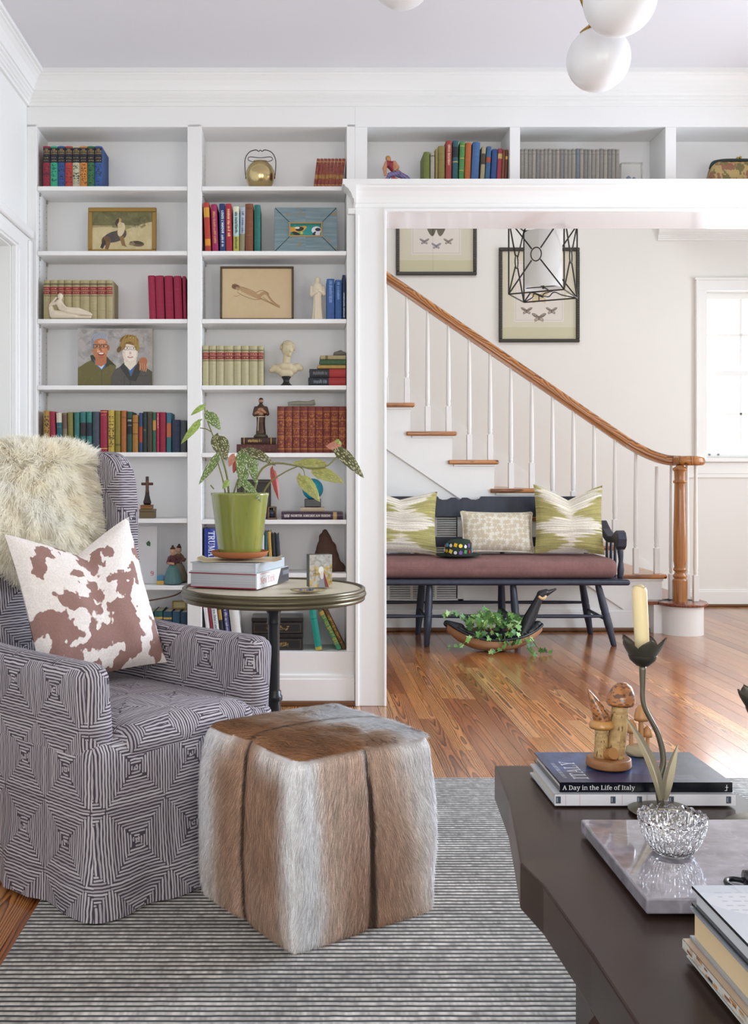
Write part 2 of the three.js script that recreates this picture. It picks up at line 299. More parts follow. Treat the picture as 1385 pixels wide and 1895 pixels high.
{ // cornice over the opening, casing and pilaster
  const prof = [[0, 2.163], [0.016, 2.163], [0.018, 2.178], [0.026, 2.182], [0.030, 2.190], [0.040, 2.204], [0.062, 2.222], [0.086, 2.232], [0.088, 2.238], [0.104, 2.240], [0.104, 2.262], [0, 2.262]];
  const len = OPX1 + 0.15 - wx(657);
  struct('trim_3', prism(prof, len).rotateY(-Math.PI / 2).translate(OPX1 + 0.15, 0, 0), trimPaint);
  struct('trim_4', prism(prof.map(([a, y]) => [-a * 0.55, y]).reverse(), 0.104).translate(wx(657), 0, 0), trimPaint);   // short return at the end of the cornice
  struct('trim_5', merge([rb(wx(657), OPX, 0, OPY + 0.008, 0, 0.020, 0.003), rb(wx(657), wx(664), 0, 2.13, 0.0, 0.028, 0.004, 2), rb(OPX - 0.012, OPX + 0.001, 0, OPY, 0.0, 0.028, 0.004, 2)]), trimPaint);
  struct('trim_6', merge([rb(wx(657), OPX1, OPY, 2.163, 0, 0.018, 0.003), rb(OPX - 0.01, OPX1, OPY - 0.001, OPY + 0.012, 0, 0.026, 0.004, 2)]), trimPaint);
  struct('trim_7', rb(wx(643), wx(660), wy(398), wy(386), 0, 0.018, 0.004), trimPaint);
}
// ---------------------------------------------------------------- hall: far wall, window, ceiling, stairwell
const FARZ = -3.38, STZ = -2.13, SW = (px, z = FARZ) => wx(px, z), SH = (py, z = FARZ) => wy(py, z);
const HWX0 = wx(1308, FARZ), HWX1 = HWX0 + 0.86, HWY0 = wy(848, FARZ), HWY1 = wy(540, FARZ);
{
  const w = structGroup('wall_far');
  for (const q of [[X0 - 0.2, HWX0, 0, 5.2], [HWX1, 4.75, 0, 5.2], [HWX0, HWX1, 0, HWY0], [HWX0, HWX1, HWY1, 5.2]]) mesh('panel', bb(...q, FARZ - 0.14, FARZ), hallPaint, w);
  const g = structGroup('window_1'), cw = 0.087;
  for (const q of [[HWX0 - cw, HWX0 - 0.004, HWY0 - 0.02, HWY1 + 0.1], [HWX1 + 0.004, HWX1 + cw, HWY0 - 0.02, HWY1 + 0.1]]) mesh('casing', rb(...q, FARZ, FARZ + 0.022, 0.004), trimPaint, g);
  mesh('casing', rb(HWX0 - cw, HWX1 + cw, HWY1 + 0.004, HWY1 + 0.1, FARZ, FARZ + 0.024, 0.004), trimPaint, g);
  mesh('casing_bead', rb(HWX0 - cw - 0.012, HWX1 + cw + 0.012, HWY1 + 0.085, HWY1 + 0.105, FARZ, FARZ + 0.036, 0.006, 2), trimPaint, g);
  mesh('casing_bead', rb(HWX0 - cw - 0.004, HWX0 - cw + 0.012, HWY0, HWY1 + 0.09, FARZ, FARZ + 0.034, 0.006, 2), trimPaint, g);
  mesh('window_sill', rb(HWX0 - cw - 0.02, HWX1 + cw + 0.02, HWY0 - 0.03, HWY0, FARZ - 0.1, FARZ + 0.05, 0.006, 2), trimPaint, g);
  mesh('apron', rb(HWX0 - cw, HWX1 + cw, HWY0 - 0.12, HWY0 - 0.03, FARZ, FARZ + 0.016, 0.004), trimPaint, g);
  const zf = FARZ - 0.06, ym = wy(690, FARZ);
  for (const q of [[HWX0, HWX0 + 0.022, HWY0, HWY1], [HWX1 - 0.022, HWX1, HWY0, HWY1], [HWX0, HWX1, HWY1 - 0.05, HWY1], [HWX0, HWX1, HWY0, HWY0 + 0.055]]) mesh('sash_frame', rb(...q, zf - 0.02, zf + 0.02, 0.003), trimPaint, g);
  mesh('meeting_rail', rb(HWX0, HWX1, ym - 0.022, ym + 0.022, zf - 0.03, zf + 0.03, 0.003), trimPaint, g);
  for (let i = 1; i < 3; i++) { const x = HWX0 + 0.01 + i * 0.275; mesh('muntin', rb(x - 0.010, x + 0.010, HWY0, HWY1, zf - 0.008, zf + 0.012, 0.002), trimPaint, g); }
  for (const y of [(ym + HWY1 - 0.03) / 2, (ym + HWY0 + 0.03) / 2]) mesh('muntin', rb(HWX0, HWX1, y - 0.010, y + 0.010, zf - 0.008, zf + 0.012, 0.002), trimPaint, g);
  for (const x of [0.032, 0.10]) mesh('sash_lift', rb(HWX0 + x, HWX0 + x + 0.014, HWY0 + 0.022, HWY0 + 0.036, zf + 0.02, zf + 0.03, 0.004, 2), mat('#8d8b88', 0.4), g);
  const xs = [HWX0 + 0.022, HWX0 + 0.285, HWX0 + 0.56, HWX1 - 0.022], ys = [HWY0 + 0.055, (ym + HWY0 + 0.03) / 2, ym, (ym + HWY1 - 0.03) / 2, HWY1 - 0.05];
  for (let i = 0; i < 3; i++) for (let j = 0; j < 4; j++) mesh('pane', bb(xs[i], xs[i + 1], ys[j], ys[j + 1], zf - 0.004, zf - 0.001), paneMat, g);
  struct('baseboard_far', merge([rb(X0, 4.6, 0.0, 0.115, FARZ, FARZ + 0.016, 0.003), rb(X0, 4.6, 0.105, 0.13, FARZ, FARZ + 0.012, 0.004)]), trimPaint);
  struct('trim_8', rb(2.66, 4.6, 0, 0.02, FARZ + 0.016, FARZ + 0.034, 0.006, 2), shoeWood);
  struct('trim_9', merge([rb(HWX0 - 0.2, 4.6, HWY0 - 0.15, HWY0 - 0.115, FARZ, FARZ + 0.012, 0.004)]), trimPaint);
  // hall ceiling right of the stairwell, with its own crown
  const hx = wx(1217, FARZ), hc = 2.93;
  struct('ceiling_hall', bb(hx, 4.75, hc, hc + 0.15, FARZ, BACK), ceilPaint);
  struct('trim_10', prism(crown.map(([a, b]) => [a, b]), 4.7 - hx).rotateY(-Math.PI / 2).translate(4.7, hc, FARZ), trimPaint);
  struct('wall_entry', merge([bb(4.6, 4.75, 0, 5.2, FARZ, -2.1), bb(4.6, 4.75, 0, 5.2, -0.7, BACK), bb(4.6, 4.75, 0, 0.5, -2.1, -0.7), bb(4.6, 4.75, 2.4, 5.2, -2.1, -0.7)]), hallPaint);
  struct('ceiling_stairwell', bb(X0 - 0.2, hx + 0.2, 5.2, 5.35, FARZ - 0.14, BACK), ceilPaint);
  struct('wall_stairwell', merge([bb(hx + 0.001, hx + 0.15, hc + 0.15, 5.2, FARZ, BACK), bb(X0 - 0.2, X0 - 0.05, 0, 5.2, FARZ, BACK)]), hallPaint);
  struct('wall_upper', merge([bb(X0 - 0.2, 0.4, CEIL, 5.2, -0.70, -0.60), bb(2.0, hx, CEIL, 5.2, -0.70, -0.60), bb(0.4, 2.0, CEIL, 3.55, -0.70, -0.60), bb(0.4, 2.0, 5.05, 5.2, -0.70, -0.60), bb(X0 - 0.2, hx, CEIL, CEIL + 0.1, -0.60, BACK)]), hallPaint);
  struct('wall_hall_near', merge([bb(3.55, 4.75, 0, 5.2, BACK, BACK + 0.12)]), hallPaint);
}
// ---------------------------------------------------------------- staircase
const stepX = (k) => 2.373 - 0.2695 * (k - 2), stepY = (k) => 0.366 + 0.1835 * (k - 2), NST = 14, BALZ = STZ - 0.045;
{
  const s = thing('staircase', 'white staircase with golden oak treads and handrail rising behind the bench', 'staircase');
  const oakBox = (x0, x1, y0, y1, z0, z1) => { const g = boxUV(rb(x0, x1, y0, y1, z0, z1, 0.011, 3)); const uv = g.attributes.uv, o = rnd(); for (let i = 0; i < uv.count; i++) uv.setXY(i, uv.getY(i) * 0.9 + o, uv.getX(i) * 0.5 + o); return g; };
  for (let k = 2; k <= NST; k++) {
    const x = stepX(k), y = stepY(k);
    mesh('tread', oakBox(x - 0.325, x, y - 0.028, y, FARZ + 0.02, STZ + 0.03), oakGold, s);
    mesh('riser', bb(x - 0.045, x - 0.028, y - 0.1835, y - 0.028, FARZ + 0.02, STZ - 0.01), trimPaint, s);
    mesh('cove', rb(x - 0.29, x - 0.018, y - 0.043, y - 0.028, STZ, STZ + 0.014, 0.006, 2), trimPaint, s);
  }
  // side of the flight: stepped outline, with a proud stringer board above a slanting edge
  const top = [[-0.95, 0.02], [-0.95, stepY(14) - 0.02]];
  for (let k = NST; k >= 2; k--) top.push([stepX(k) - 0.028, stepY(k) - 0.02], [stepX(k) - 0.028, stepY(k) - 0.02 - 0.1835]);
  top.push([stepX(2) - 0.028, 0.02]);
  const sideShape = shapeOf(top), vent = [wx(672, STZ) + 0.035, wx(858, STZ) - 0.035, wy(1117, STZ) + 0.03, wy(945, STZ) - 0.03], hole = new THREE.Path();
  hole.moveTo(vent[0], vent[2]); hole.lineTo(vent[0], vent[3]); hole.lineTo(vent[1], vent[3]); hole.lineTo(vent[1], vent[2]); hole.closePath(); sideShape.holes.push(hole);   // opening for the air return
  mesh('side_panel', new THREE.ExtrudeGeometry(sideShape, { depth: 0.04, bevelEnabled: false }).translate(0, 0, STZ - 0.05), trimPaint, s);
  const lineY = (x) => Math.max(0.1, 1.174 - 0.677 * (x - 0.57)), st = [];
  for (let k = NST; k >= 2; k--) st.push([stepX(k) - 0.028 - (k === NST ? 0.28 : 0.2695), stepY(k) - 0.03], [stepX(k) - 0.028, stepY(k) - 0.03]);
  st.push([stepX(2) - 0.028, 0.11], [2.155, lineY(2.155)], [-0.95, lineY(-0.95)]);
  mesh('stringer', prism(st, 0.016).translate(0, 0, STZ - 0.011), trimPaint, s);
  mesh('baseboard', merge([rb(-0.95, 2.36, 0.02, 0.13, STZ - 0.01, STZ + 0.008, 0.003), rb(-0.95, 2.36, 0.125, 0.14, STZ - 0.01, STZ + 0.004, 0.003)]), trimPaint, s);
  mesh('shoe', rb(-0.95, 2.34, 0, 0.024, STZ - 0.01, STZ + 0.024, 0.008, 2), shoeWood, s);
  mesh('wall_skirt', prism([[-0.95, 3.0], [-0.95, 2.4], [2.62, 0.02], [2.72, 0.02], [2.72, 0.30]], 0.014).translate(0, 0, FARZ + 0.004), trimPaint, s);
  // bullnose first step
  const cx = 2.44, cz = -2.03, cap = stepY(2) - 0.1835 + 0.018;
  mesh('first_step', merge([cyl(0.128, 0.128, cap - 0.02, cx, 0, cz, 40), bb(2.26, cx + 0.128, 0, cap - 0.02, FARZ + 0.02, cz)]), trimPaint, s);
  mesh('first_tread', boxUV(merge([lathe([[0, 0], [0.145, 0], [0.154, 0.006], [0.154, 0.016], [0.146, 0.022], [0, 0.022]], 40).translate(cx, cap - 0.02, cz), bb(2.2, cx + 0.154, cap - 0.019, cap + 0.002, FARZ + 0.02, cz)])), M({ map: oakTex, color: '#b98a80', roughness: 0.3, clearcoat: 0.4 }), s);
  // balusters
  const railY = (x) => wy(512, BALZ) - 0.686 * (x - wx(714, BALZ));
  const baluster = (x, y, z, y1) => {
    const sh = y1 - y - 0.17;
    mesh('baluster', merge([rb(x - 0.0165, x + 0.0165, y, y + 0.165, z - 0.0165, z + 0.0165, 0.002), lathe([[0.0145, 0.16], [0.011, 0.172], [0.0145, 0.178], [0.0145, 0.19], [0.012, 0.194], [0.0155, 0.21], [0.0135, 0.165 + sh * 0.5], [0.0095, 0.17 + sh]], 14).translate(x, y, z)]), trimPaint, s);
  };
  for (let k = 2; k <= NST; k++) for (const o of [0.045, 0.18]) { const x = stepX(k) - o; baluster(x, stepY(k), BALZ, railY(x) - 0.025); }
  for (const [px, z] of [[1243, -2.16], [1272, -2.16], [1288, -2.06]]) baluster(wx(px, z), cap, z, 1.085);
  // handrail with an easing into a round cap over the newel
  const path = [], rise = 0.686;
  for (let x = -0.95; x <= 2.10; x += 0.1) path.push([x, railY(x), BALZ]);
  const xe = 2.13, ye = 1.095;
  for (let t = 0; t <= 1.001; t += 0.1) { const p0 = [xe, railY(xe)], p1 = [xe + (railY(xe) - ye) / rise, ye], p2 = [p1[0] + 0.11, ye]; path.push([(1 - t) ** 2 * p0[0] + 2 * t * (1 - t) * p1[0] + t * t * p2[0], (1 - t) ** 2 * p0[1] + 2 * t * (1 - t) * p1[1] + t * t * p2[1], lerp(BALZ, -2.10, t)]); }
  path.push([2.44, ye, -2.07]);
  const prof = [[-0.017, -0.032], [0.017, -0.032], [0.019, -0.018], [0.029, -0.010], [0.031, 0.006], [0.026, 0.022], [0.014, 0.031], [-0.014, 0.031], [-0.026, 0.022], [-0.031, 0.006], [-0.029, -0.010], [-0.019, -0.018]];
  mesh('handrail', sweep(prof, path, [0, 0, 1]), oakRail, s);
  mesh('rail_cap', boxUV(lathe([[0, -0.031], [0.085, -0.031], [0.098, -0.022], [0.103, -0.004], [0.1, 0.016], [0.088, 0.028], [0, 0.031]], 40).scale(1, 1, 0.9).translate(2.495, ye, -2.07), 1), oakRail, s);
  const H = 1.064 - cap;
  mesh('newel_post', lathe([[0.046, 0], [0.047, 0.135], [0.040, 0.145], [0.036, 0.15], [0.043, 0.158], [0.043, 0.168], [0.034, 0.178], [0.031, 0.19], [0.041, 0.2], [0.041, 0.208], [0.035, 0.22], [0.041, 0.26], [0.041, 0.45], [0.034, 0.70], [0.0335, H - 0.115], [0.042, H - 0.108], [0.042, H - 0.1], [0.034, H - 0.092], [0.036, H - 0.04], [0.045, H - 0.028], [0.045, H - 0.018], [0.024, H - 0.006], [0.024, H]], 28).translate(wx(1259, cz), cap, cz), oakRail, s);
}
// return-air grille on the side of the stairs
{
  const g = thing('air_grille', 'white louvred return air grille set low on the stair side', 'vent', [0, 0, 0]);
  const z = STZ - 0.001, x0 = wx(672, STZ), x1 = wx(858, STZ), y0 = wy(1117, STZ), y1 = wy(945, STZ), tin = mat('#a6a8aa', 0.5, { metalness: 0.4 }), [a, b, c, d] = [x0 + 0.036, x1 - 0.036, y0 + 0.031, y1 - 0.031], zb = STZ - 0.36;
  mesh('duct', merge([bb(a, b, c, d, zb - 0.002, zb), bb(a, a + 0.002, c, d, zb, z), bb(b - 0.002, b, c, d, zb, z), bb(a, b, c, c + 0.002, zb, z), bb(a, b, d - 0.002, d, zb, z)]), tin, g);
  for (const q of [[x0, x1, y0, y0 + 0.034], [x0, x1, y1 - 0.034, y1], [x0, x0 + 0.04, y0, y1], [x1 - 0.04, x1, y0, y1]]) mesh('frame', rb(...q, z, z + 0.014, 0.003), trimPaint, g);
  const cols = [x0 + 0.04, wx(719, STZ), wx(762, STZ), wx(806, STZ), x1 - 0.04];
  for (let i = 1; i < 4; i++) mesh('mullion', rb(cols[i] - 0.008, cols[i] + 0.008, y0 + 0.02, y1 - 0.02, z, z + 0.013, 0.002), trimPaint, g);
  const slatG = {};
  for (let i = 0; i < 4; i++) for (let y = y0 + 0.042; y < y1 - 0.038; y += 0.0145) { const w = cols[i + 1] - cols[i] - 0.014; const m = mesh('slat', slatG[i] ??= box(w, 0.0022, 0.013).rotateX(0.75), trimPaint, g); m.position.set((cols[i] + cols[i + 1]) / 2, y, z + 0.0075); }
}
// ---------------------------------------------------------------- framed butterfly prints on the far wall
function printTex(kind) {
  return canvasTex(512, 600, (g, w, h) => {
    g.fillStyle = '#d9d3bd'; g.fillRect(0, 0, w, h); g.fillStyle = '#cfc9a8'; g.fillRect(0, h * 0.86, w, h * 0.14);
    g.fillStyle = '#e4dcd4'; g.fillRect(w * 0.17, h * 0.12, w * 0.66, h * 0.68); g.strokeStyle = '#b9aea2'; g.lineWidth = 2; g.strokeRect(w * 0.19, h * 0.14, w * 0.62, h * 0.64);
    const moth = (x, y, s, c, c2, tail) => {
      for (const d of [-1, 1]) {
        g.fillStyle = c; g.beginPath(); g.moveTo(x, y - s * 0.1); g.quadraticCurveTo(x + d * s * 0.6, y - s * 0.75, x + d * s, y - s * 0.5); g.quadraticCurveTo(x + d * s * 0.8, y, x + d * s * 0.1, y + s * 0.1); g.fill();
        g.fillStyle = c2; g.beginPath(); g.moveTo(x, y); g.quadraticCurveTo(x + d * s * 0.9, y + s * 0.05, x + d * s * 0.55, y + s * 0.6); g.quadraticCurveTo(x + d * s * 0.2, y + s * (tail ? 1.3 : 0.5), x, y + s * 0.3); g.fill();
        g.fillStyle = 'rgba(235,222,190,0.7)'; for (const q of [[0.45, -0.35], [0.7, -0.4], [0.35, 0.25]]) { g.beginPath(); g.ellipse(x + d * s * q[0], y + s * q[1], s * 0.09, s * 0.06, 0, 0, 7); g.fill(); }
      }
      g.fillStyle = '#3b332c'; g.beginPath(); g.ellipse(x, y + s * 0.1, s * 0.06, s * 0.35, 0, 0, 7); g.fill();
    };
    if (kind === 0) { moth(256, 270, 95, '#3a332b', '#5d5a44', true); moth(175, 390, 34, '#7d6f70', '#93868a'); moth(256, 420, 34, '#7f7d8c', '#8d8a92'); moth(338, 390, 34, '#857270', '#95857f'); } else {
      moth(256, 160, 60, '#6d5f55', '#8f8272'); moth(180, 210, 34, '#8b7f80', '#a09594'); moth(334, 210, 34, '#8b7f80', '#a09594'); moth(256, 310, 75, '#c9b88e', '#d3c49c'); moth(172, 405, 40, '#6f6258', '#8d8177'); moth(342, 405, 40, '#7c6d66', '#94867c'); moth(256, 450, 50, '#75665a', '#a08d7c');
    }
  });
}
const frameDark = mat('#37332e', 0.45), glassFace = M({ color: '#ffffff', roughness: 0.02, transmission: 1, thickness: 0 });
function wallPicture(x0, x1, y0, y1, kind, label) {
  const g = thing('framed_print', label, 'picture', [(x0 + x1) / 2, (y0 + y1) / 2, FARZ]), w = x1 - x0, h = y1 - y0, t = 0.026;
  for (const q of [[-w / 2, w / 2, h / 2 - t, h / 2], [-w / 2, w / 2, -h / 2, -h / 2 + t], [-w / 2, -w / 2 + t, -h / 2 + t, h / 2 - t], [w / 2 - t, w / 2, -h / 2 + t, h / 2 - t]]) mesh('frame_bar', rb(...q, 0.001, 0.026, 0.006, 2), frameDark, g);
  const beads = []; for (let y = -h / 2 + 0.02; y < h / 2 - 0.01; y += 0.018) for (const sx of [-1, 1]) beads.push(ball(0.0055, sx * (w / 2 - 0.015), y, 0.026, 6));
  const b = mesh('beading', merge(beads), mat('#5d5548', 0.5), g); b.userData.kind = 'stuff';
  const p = mesh('print', new THREE.PlaneGeometry(w - 2 * t + 0.01, h - 2 * t + 0.01).translate(0, 0, 0.008), mat('#ffffff', 0.8, { map: printTex(kind) }), g); 
  mesh('glass', bb(-w / 2 + t, w / 2 - t, -h / 2 + t, h / 2 - t, 0.012, 0.0135), glassFace, g);
}
wallPicture(SW(733), SW(882), SH(510), SH(335), 0, 'black framed print of one big dark swallowtail over three small butterflies');
wallPicture(SW(923), SW(1072), SH(634), SH(459), 1, 'black framed print of a pale moth among brown moths, hung behind the lantern');
// ---------------------------------------------------------------- wire lantern hanging in the hall
{
  const z = -1.1, L = thing('pendant_lantern', 'square dark wire lantern pendant around a white cylinder shade', 'lantern', [wx(1006, z), wy(548, z), z], -0.49);
  const iron = mat('#3a3733', 0.45, { metalness: 0.5 }), a = 0.148, H = 0.40, r = 0.0042, C = [[-a, -a], [a, -a], [a, a], [-a, a]];
  for (let i = 0; i < 4; i++) {
    const [x0, z0] = C[i], [x1, z1] = C[(i + 1) % 4], bar = (p, q) => tube([p, [(p[0] + q[0]) / 2, (p[1] + q[1]) / 2, (p[2] + q[2]) / 2], q], r, 6, false, 2);
    mesh('corner_bar', bar([x0, 0, z0], [x0, H, z0]), iron, L);
    mesh('bottom_bar', bar([x0, 0, z0], [x1, 0, z1]), iron, L); mesh('top_bar', bar([x0, H, z0], [x1, H, z1]), iron, L);
    const m = [(x0 + x1) / 2, H / 2, (z0 + z1) / 2], k = 0.16, ring = [];
    for (let j = 0; j < 16; j++) { const t = j / 16 * Math.PI * 2, d = Math.cos(t) * 0.028 / (2 * a); ring.push([m[0] + (x1 - x0) * d, m[1] + Math.sin(t) * 0.036, m[2] + (z1 - z0) * d]); }
    mesh('ring', tube(ring, r * 0.8, 6, true, 32), iron, L);
    for (const [ex, ey, ez] of [[x0, 0, z0], [x1, 0, z1], [x0, H, z0], [x1, H, z1]]) mesh('cross_bar', bar([lerp(m[0], ex, k), lerp(m[1], ey, k * 0.95), lerp(m[2], ez, k)], [ex, ey, ez]), iron, L);
    mesh('top_strap', tube([[x0, H, z0], [x0 * 0.5, H + 0.07, z0 * 0.5], [0, H + 0.13, 0]], r, 6), iron, L);
    mesh('bottom_scroll', tube([[x0, 0, z0], [x0 * 0.55, 0.012, z0 * 0.55], [x0 * 0.35, 0.02, z0 * 0.12], [x0 * 0.12, 0.004, z0 * 0.35], [0, 0, 0]], r * 0.8, 6), iron, L);
  }
  mesh('shade', merge([lathe([[0.098, 0.04], [0.1, 0.042], [0.1, 0.345], [0.098, 0.347], [0.097, 0.345], [0.097, 0.042]], 40)]), M({ color: '#fbfaf8', roughness: 0.9, transmission: 0.5, thickness: 0 }), L);
  mesh('shade_spider', merge([cyl(0.006, 0.006, 0.5, 0, 0.04, 0), box(0.194, 0.004, 0.008, 0, 0.05, 0), box(0.008, 0.004, 0.194, 0, 0.05, 0)]), iron, L);
  mesh('hanging_rod', cyl(0.006, 0.006, 1.3, 0, H + 0.13, 0), iron, L);
  mesh('ceiling_canopy', lathe([[0, 0], [0.05, 0.004], [0.06, 0.02], [0.06, 0.03]], 24).translate(0, H + 1.42, 0), iron, L);
  // beam across the stairwell that carries the lantern
  struct('trim_11', bb(X0, 2.75, L.position.y + H + 1.45, L.position.y + H + 1.6, z - 0.08, z + 0.08), hallPaint);
}
// ---------------------------------------------------------------- cushion and pillow shapes
function pillowGeo(w, h, t, { chop = 0, ear = 0.07, sag = 0, n = 28, seed = 1, lump = 0.05 } = {}) {
  const half = (s) => sheet(n, n, (a, b) => {
    const u = a * 2 - 1, v = b * 2 - 1, eu = 1 - Math.pow(Math.abs(u), 2.4), ev = 1 - Math.pow(Math.abs(v), 2.4);
    let x = w / 2 * u * (1 - ear * (1 - v * v) * Math.abs(u)), y = h / 2 * v * (1 - ear * (1 - u * u) * Math.abs(v));
    y -= chop * Math.pow(1 - Math.abs(u), 1.3) * smooth(-0.5, 1, v); y -= sag * (1 - Math.abs(v)) * 0;
    const z = t / 2 * Math.pow(clamp(eu), 0.55) * Math.pow(clamp(ev), 0.55) * (1 + lump * 4 * (fbm(u * 2 + seed * 3.1, v * 2 + 7, seed, 2) - 0.5)) - (chop ? chop * 0.32 * Math.exp(-u * u * 9) * smooth(-0.7, 0.9, v) * eu * ev : 0) ;
    return [x, y, s * Math.max(z, 0)];
  });
  const f = half(1), b = half(-1); const idx = b.index.array; for (let i = 0; i < idx.length; i += 3) { const q = idx[i]; idx[i] = idx[i + 1]; idx[i + 1] = q; } b.computeVertexNormals();
  return [f, b];
}
function pillow(name, label, pos, rot, w, h, t, m, opt, group, piping) {
  const g = thing(name, label, 'pillow', pos, 0, group); g.rotation.set(...rot);
  const [f, b] = pillowGeo(w, h, t, opt); mesh('front_panel', f, m, g); mesh('back_panel', b, m, g);
  if (piping) {
    const { ear = 0.07, chop = 0 } = opt, pts = [], N = 10, e = (u, v) => pts.push([w / 2 * u * (1 - ear * (1 - v * v) * Math.abs(u)), h / 2 * v * (1 - ear * (1 - u * u) * Math.abs(v)) - chop * Math.pow(1 - Math.abs(u), 1.3) * smooth(-0.5, 1, v), 0]);
    for (let i = 0; i < N; i++) e(-1 + 2 * i / N, -1); for (let i = 0; i < N; i++) e(1, -1 + 2 * i / N); for (let i = 0; i < N; i++) e(1 - 2 * i / N, 1); for (let i = 0; i < N; i++) e(-1, 1 - 2 * i / N);
    mesh('piping', tube(pts, piping, 6, true, 160), m, g);
  }
  return g;
}
const weave = tex(256, 256, (u, v) => 128 + 60 * Math.sin(u * 256 * 0.8) * Math.sin(v * 256 * 0.8) + 50 * (vn(u * 128, v * 128, 4) - 0.5), false); weave.repeat.set(6, 6);
// ---------------------------------------------------------------- bench
const benchPaint = M({ color: '#20242d', roughness: 0.42, map: tex(256, 256, (u, v) => { const k = fbm(u * 8, v * 60, 3, 4), w = fbm(u * 30, v * 9, 9, 3); return k > 0.74 && w > 0.52 ? [235, 175, 130] : [150 + 60 * w, 155 + 60 * w, 170 + 60 * w]; }) });
benchPaint.color.set('#3c4250');
{
  const cx = 1.03, fz = -1.60, bz = -2.03, seat = 0.392;
  const b = thing('bench', 'long black painted wooden settle bench with turned legs and worn edges', 'bench', [cx, 0, 0]);
  mesh('seat_plank', boxUV(rb(-0.915, 0.915, seat - 0.034, seat, bz - 0.0, fz + 0.09, 0.014, 3)), benchPaint, b);
  const leg = (x, z, sx, sz) => {
    const g = lathe([[0.013, 0], [0.017, 0.004], [0.019, 0.06], [0.024, 0.12], [0.024, 0.165], [0.022, 0.17], [0.025, 0.176], [0.022, 0.182], [0.025, 0.188], [0.022, 0.194], [0.024, 0.22], [0.02, 0.33], [0.017, seat - 0.03]], 16);
    const p = g.attributes.position; for (let i = 0; i < p.count; i++) { const k = 1 - p.getY(i) / seat; p.setX(i, p.getX(i) + x + sx * k); p.setZ(i, p.getZ(i) + z + sz * k); } g.computeVertexNormals();
    mesh('leg', boxUV(g), benchPaint, b);
  };
  const lx = [-0.74, -0.245, 0.245, 0.74], sx = [-0.075, -0.025, 0.02, 0.09];
  lx.forEach((x, i) => { leg(x, fz + 0.0, sx[i], 0.05); leg(x, bz + 0.09, sx[i] * 0.9, -0.06); });
  for (let i = 0; i < 3; i++) { const kx = (j, k) => lx[j] + sx[j] * k; mesh('stretcher', ttube([[kx(i, 0.56), 0.172, fz + 0.03], [(lx[i] + lx[i + 1]) / 2, 0.172, fz + 0.03], [kx(i + 1, 0.56), 0.172, fz + 0.03]], [0.008, 0.0115, 0.0115, 0.008], 10, 8), benchPaint, b); mesh('stretcher', ttube([[kx(i, 0.45), 0.205, bz + 0.06], [(lx[i] + lx[i + 1]) / 2, 0.205, bz + 0.06], [kx(i + 1, 0.45), 0.205, bz + 0.06]], [0.008, 0.011, 0.011, 0.008], 10, 8), benchPaint, b); }
  lx.forEach((x, i) => mesh('stretcher', ttube([[x + sx[i] * 0.6, 0.15, fz + 0.03], [x + sx[i] * 0.6, 0.155, (fz + bz) / 2], [x + sx[i] * 0.6, 0.16, bz + 0.05]], [0.008, 0.011, 0.008], 10, 8), benchPaint, b));
  // back: scalloped crest board, lower rail, posts and spindles; leans back a little
  const y1 = wy(920, -2.0), y0 = wy(956, -2.0), crest = [[-0.86, y0 + 0.02], [-0.83, y0], [0.83, y0], [0.86, y0 + 0.02], [0.855, y1 - 0.05], [0.83, y1 - 0.026], [0.79, y1 - 0.022], [0.765, y1 - 0.008], [0.74, y1]];
  const dip = (c) => [[c + 0.14, y1], [c + 0.13, y1 - 0.014], [c + 0.105, y1 - 0.022], [c + 0.075, y1 - 0.02], [c + 0.05, y1 - 0.008], [c + 0.022, y1 - 0.008], [c, y1 - 0.026], [c - 0.022, y1 - 0.008], [c - 0.05, y1 - 0.008], [c - 0.075, y1 - 0.02], [c - 0.105, y1 - 0.022], [c - 0.13, y1 - 0.014], [c - 0.14, y1]];
  const full = [...crest, ...dip(0.0), [-0.74, y1], [-0.765, y1 - 0.008], [-0.79, y1 - 0.022], [-0.83, y1 - 0.026], [-0.855, y1 - 0.05]];
  mesh('crest_rail', boxUV(prism(full, 0.024, 0.004)).translate(0, 0, bz - 0.03), benchPaint, b);
  mesh('lower_rail', boxUV(rb(-0.84, 0.84, wy(1012, -2.0), wy(994, -2.0), bz - 0.012, bz + 0.012, 0.005, 2)), benchPaint, b);
  for (const x of [-0.8, -0.27, 0.27, 0.8]) mesh('back_post', ttube([[x, seat - 0.005, bz + 0.03], [x, 0.55, bz + 0.0], [x, y0 + 0.03, bz - 0.016]], [0.014, 0.017, 0.012], 10, 8), benchPaint, b);
  for (const s of [-1, 1]) {   // scrolled arms on turned spindles
    const xs = s * 0.888, prof = [[bz + 0.01, 0.70], [bz + 0.06, 0.712], [bz + 0.14, 0.665], [bz + 0.24, 0.628], [fz - 0.10, 0.632], [fz - 0.045, 0.660], [fz - 0.02, 0.668], [fz + 0.005, 0.658], [fz + 0.02, 0.625], [fz + 0.012, 0.585], [fz - 0.008, 0.570], [fz - 0.025, 0.580], [fz - 0.02, 0.604], [fz - 0.045, 0.615], [fz - 0.12, 0.600], [bz + 0.22, 0.598], [bz + 0.12, 0.635], [bz + 0.02, 0.668]];
    const g = prism(prof.map(([z, y]) => [-z, y]), 0.055, 0.006).rotateY(Math.PI / 2);
    mesh('arm', boxUV(g).translate(xs - 0.028, 0, 0), benchPaint, b);
    mesh('arm_post', ttube([[xs, seat - 0.005, fz - 0.02], [xs + s * 0.004, 0.5, fz - 0.022], [xs, 0.6, fz - 0.03]], [0.016, 0.02, 0.013, 0.018, 0.012], 10, 12), benchPaint, b);
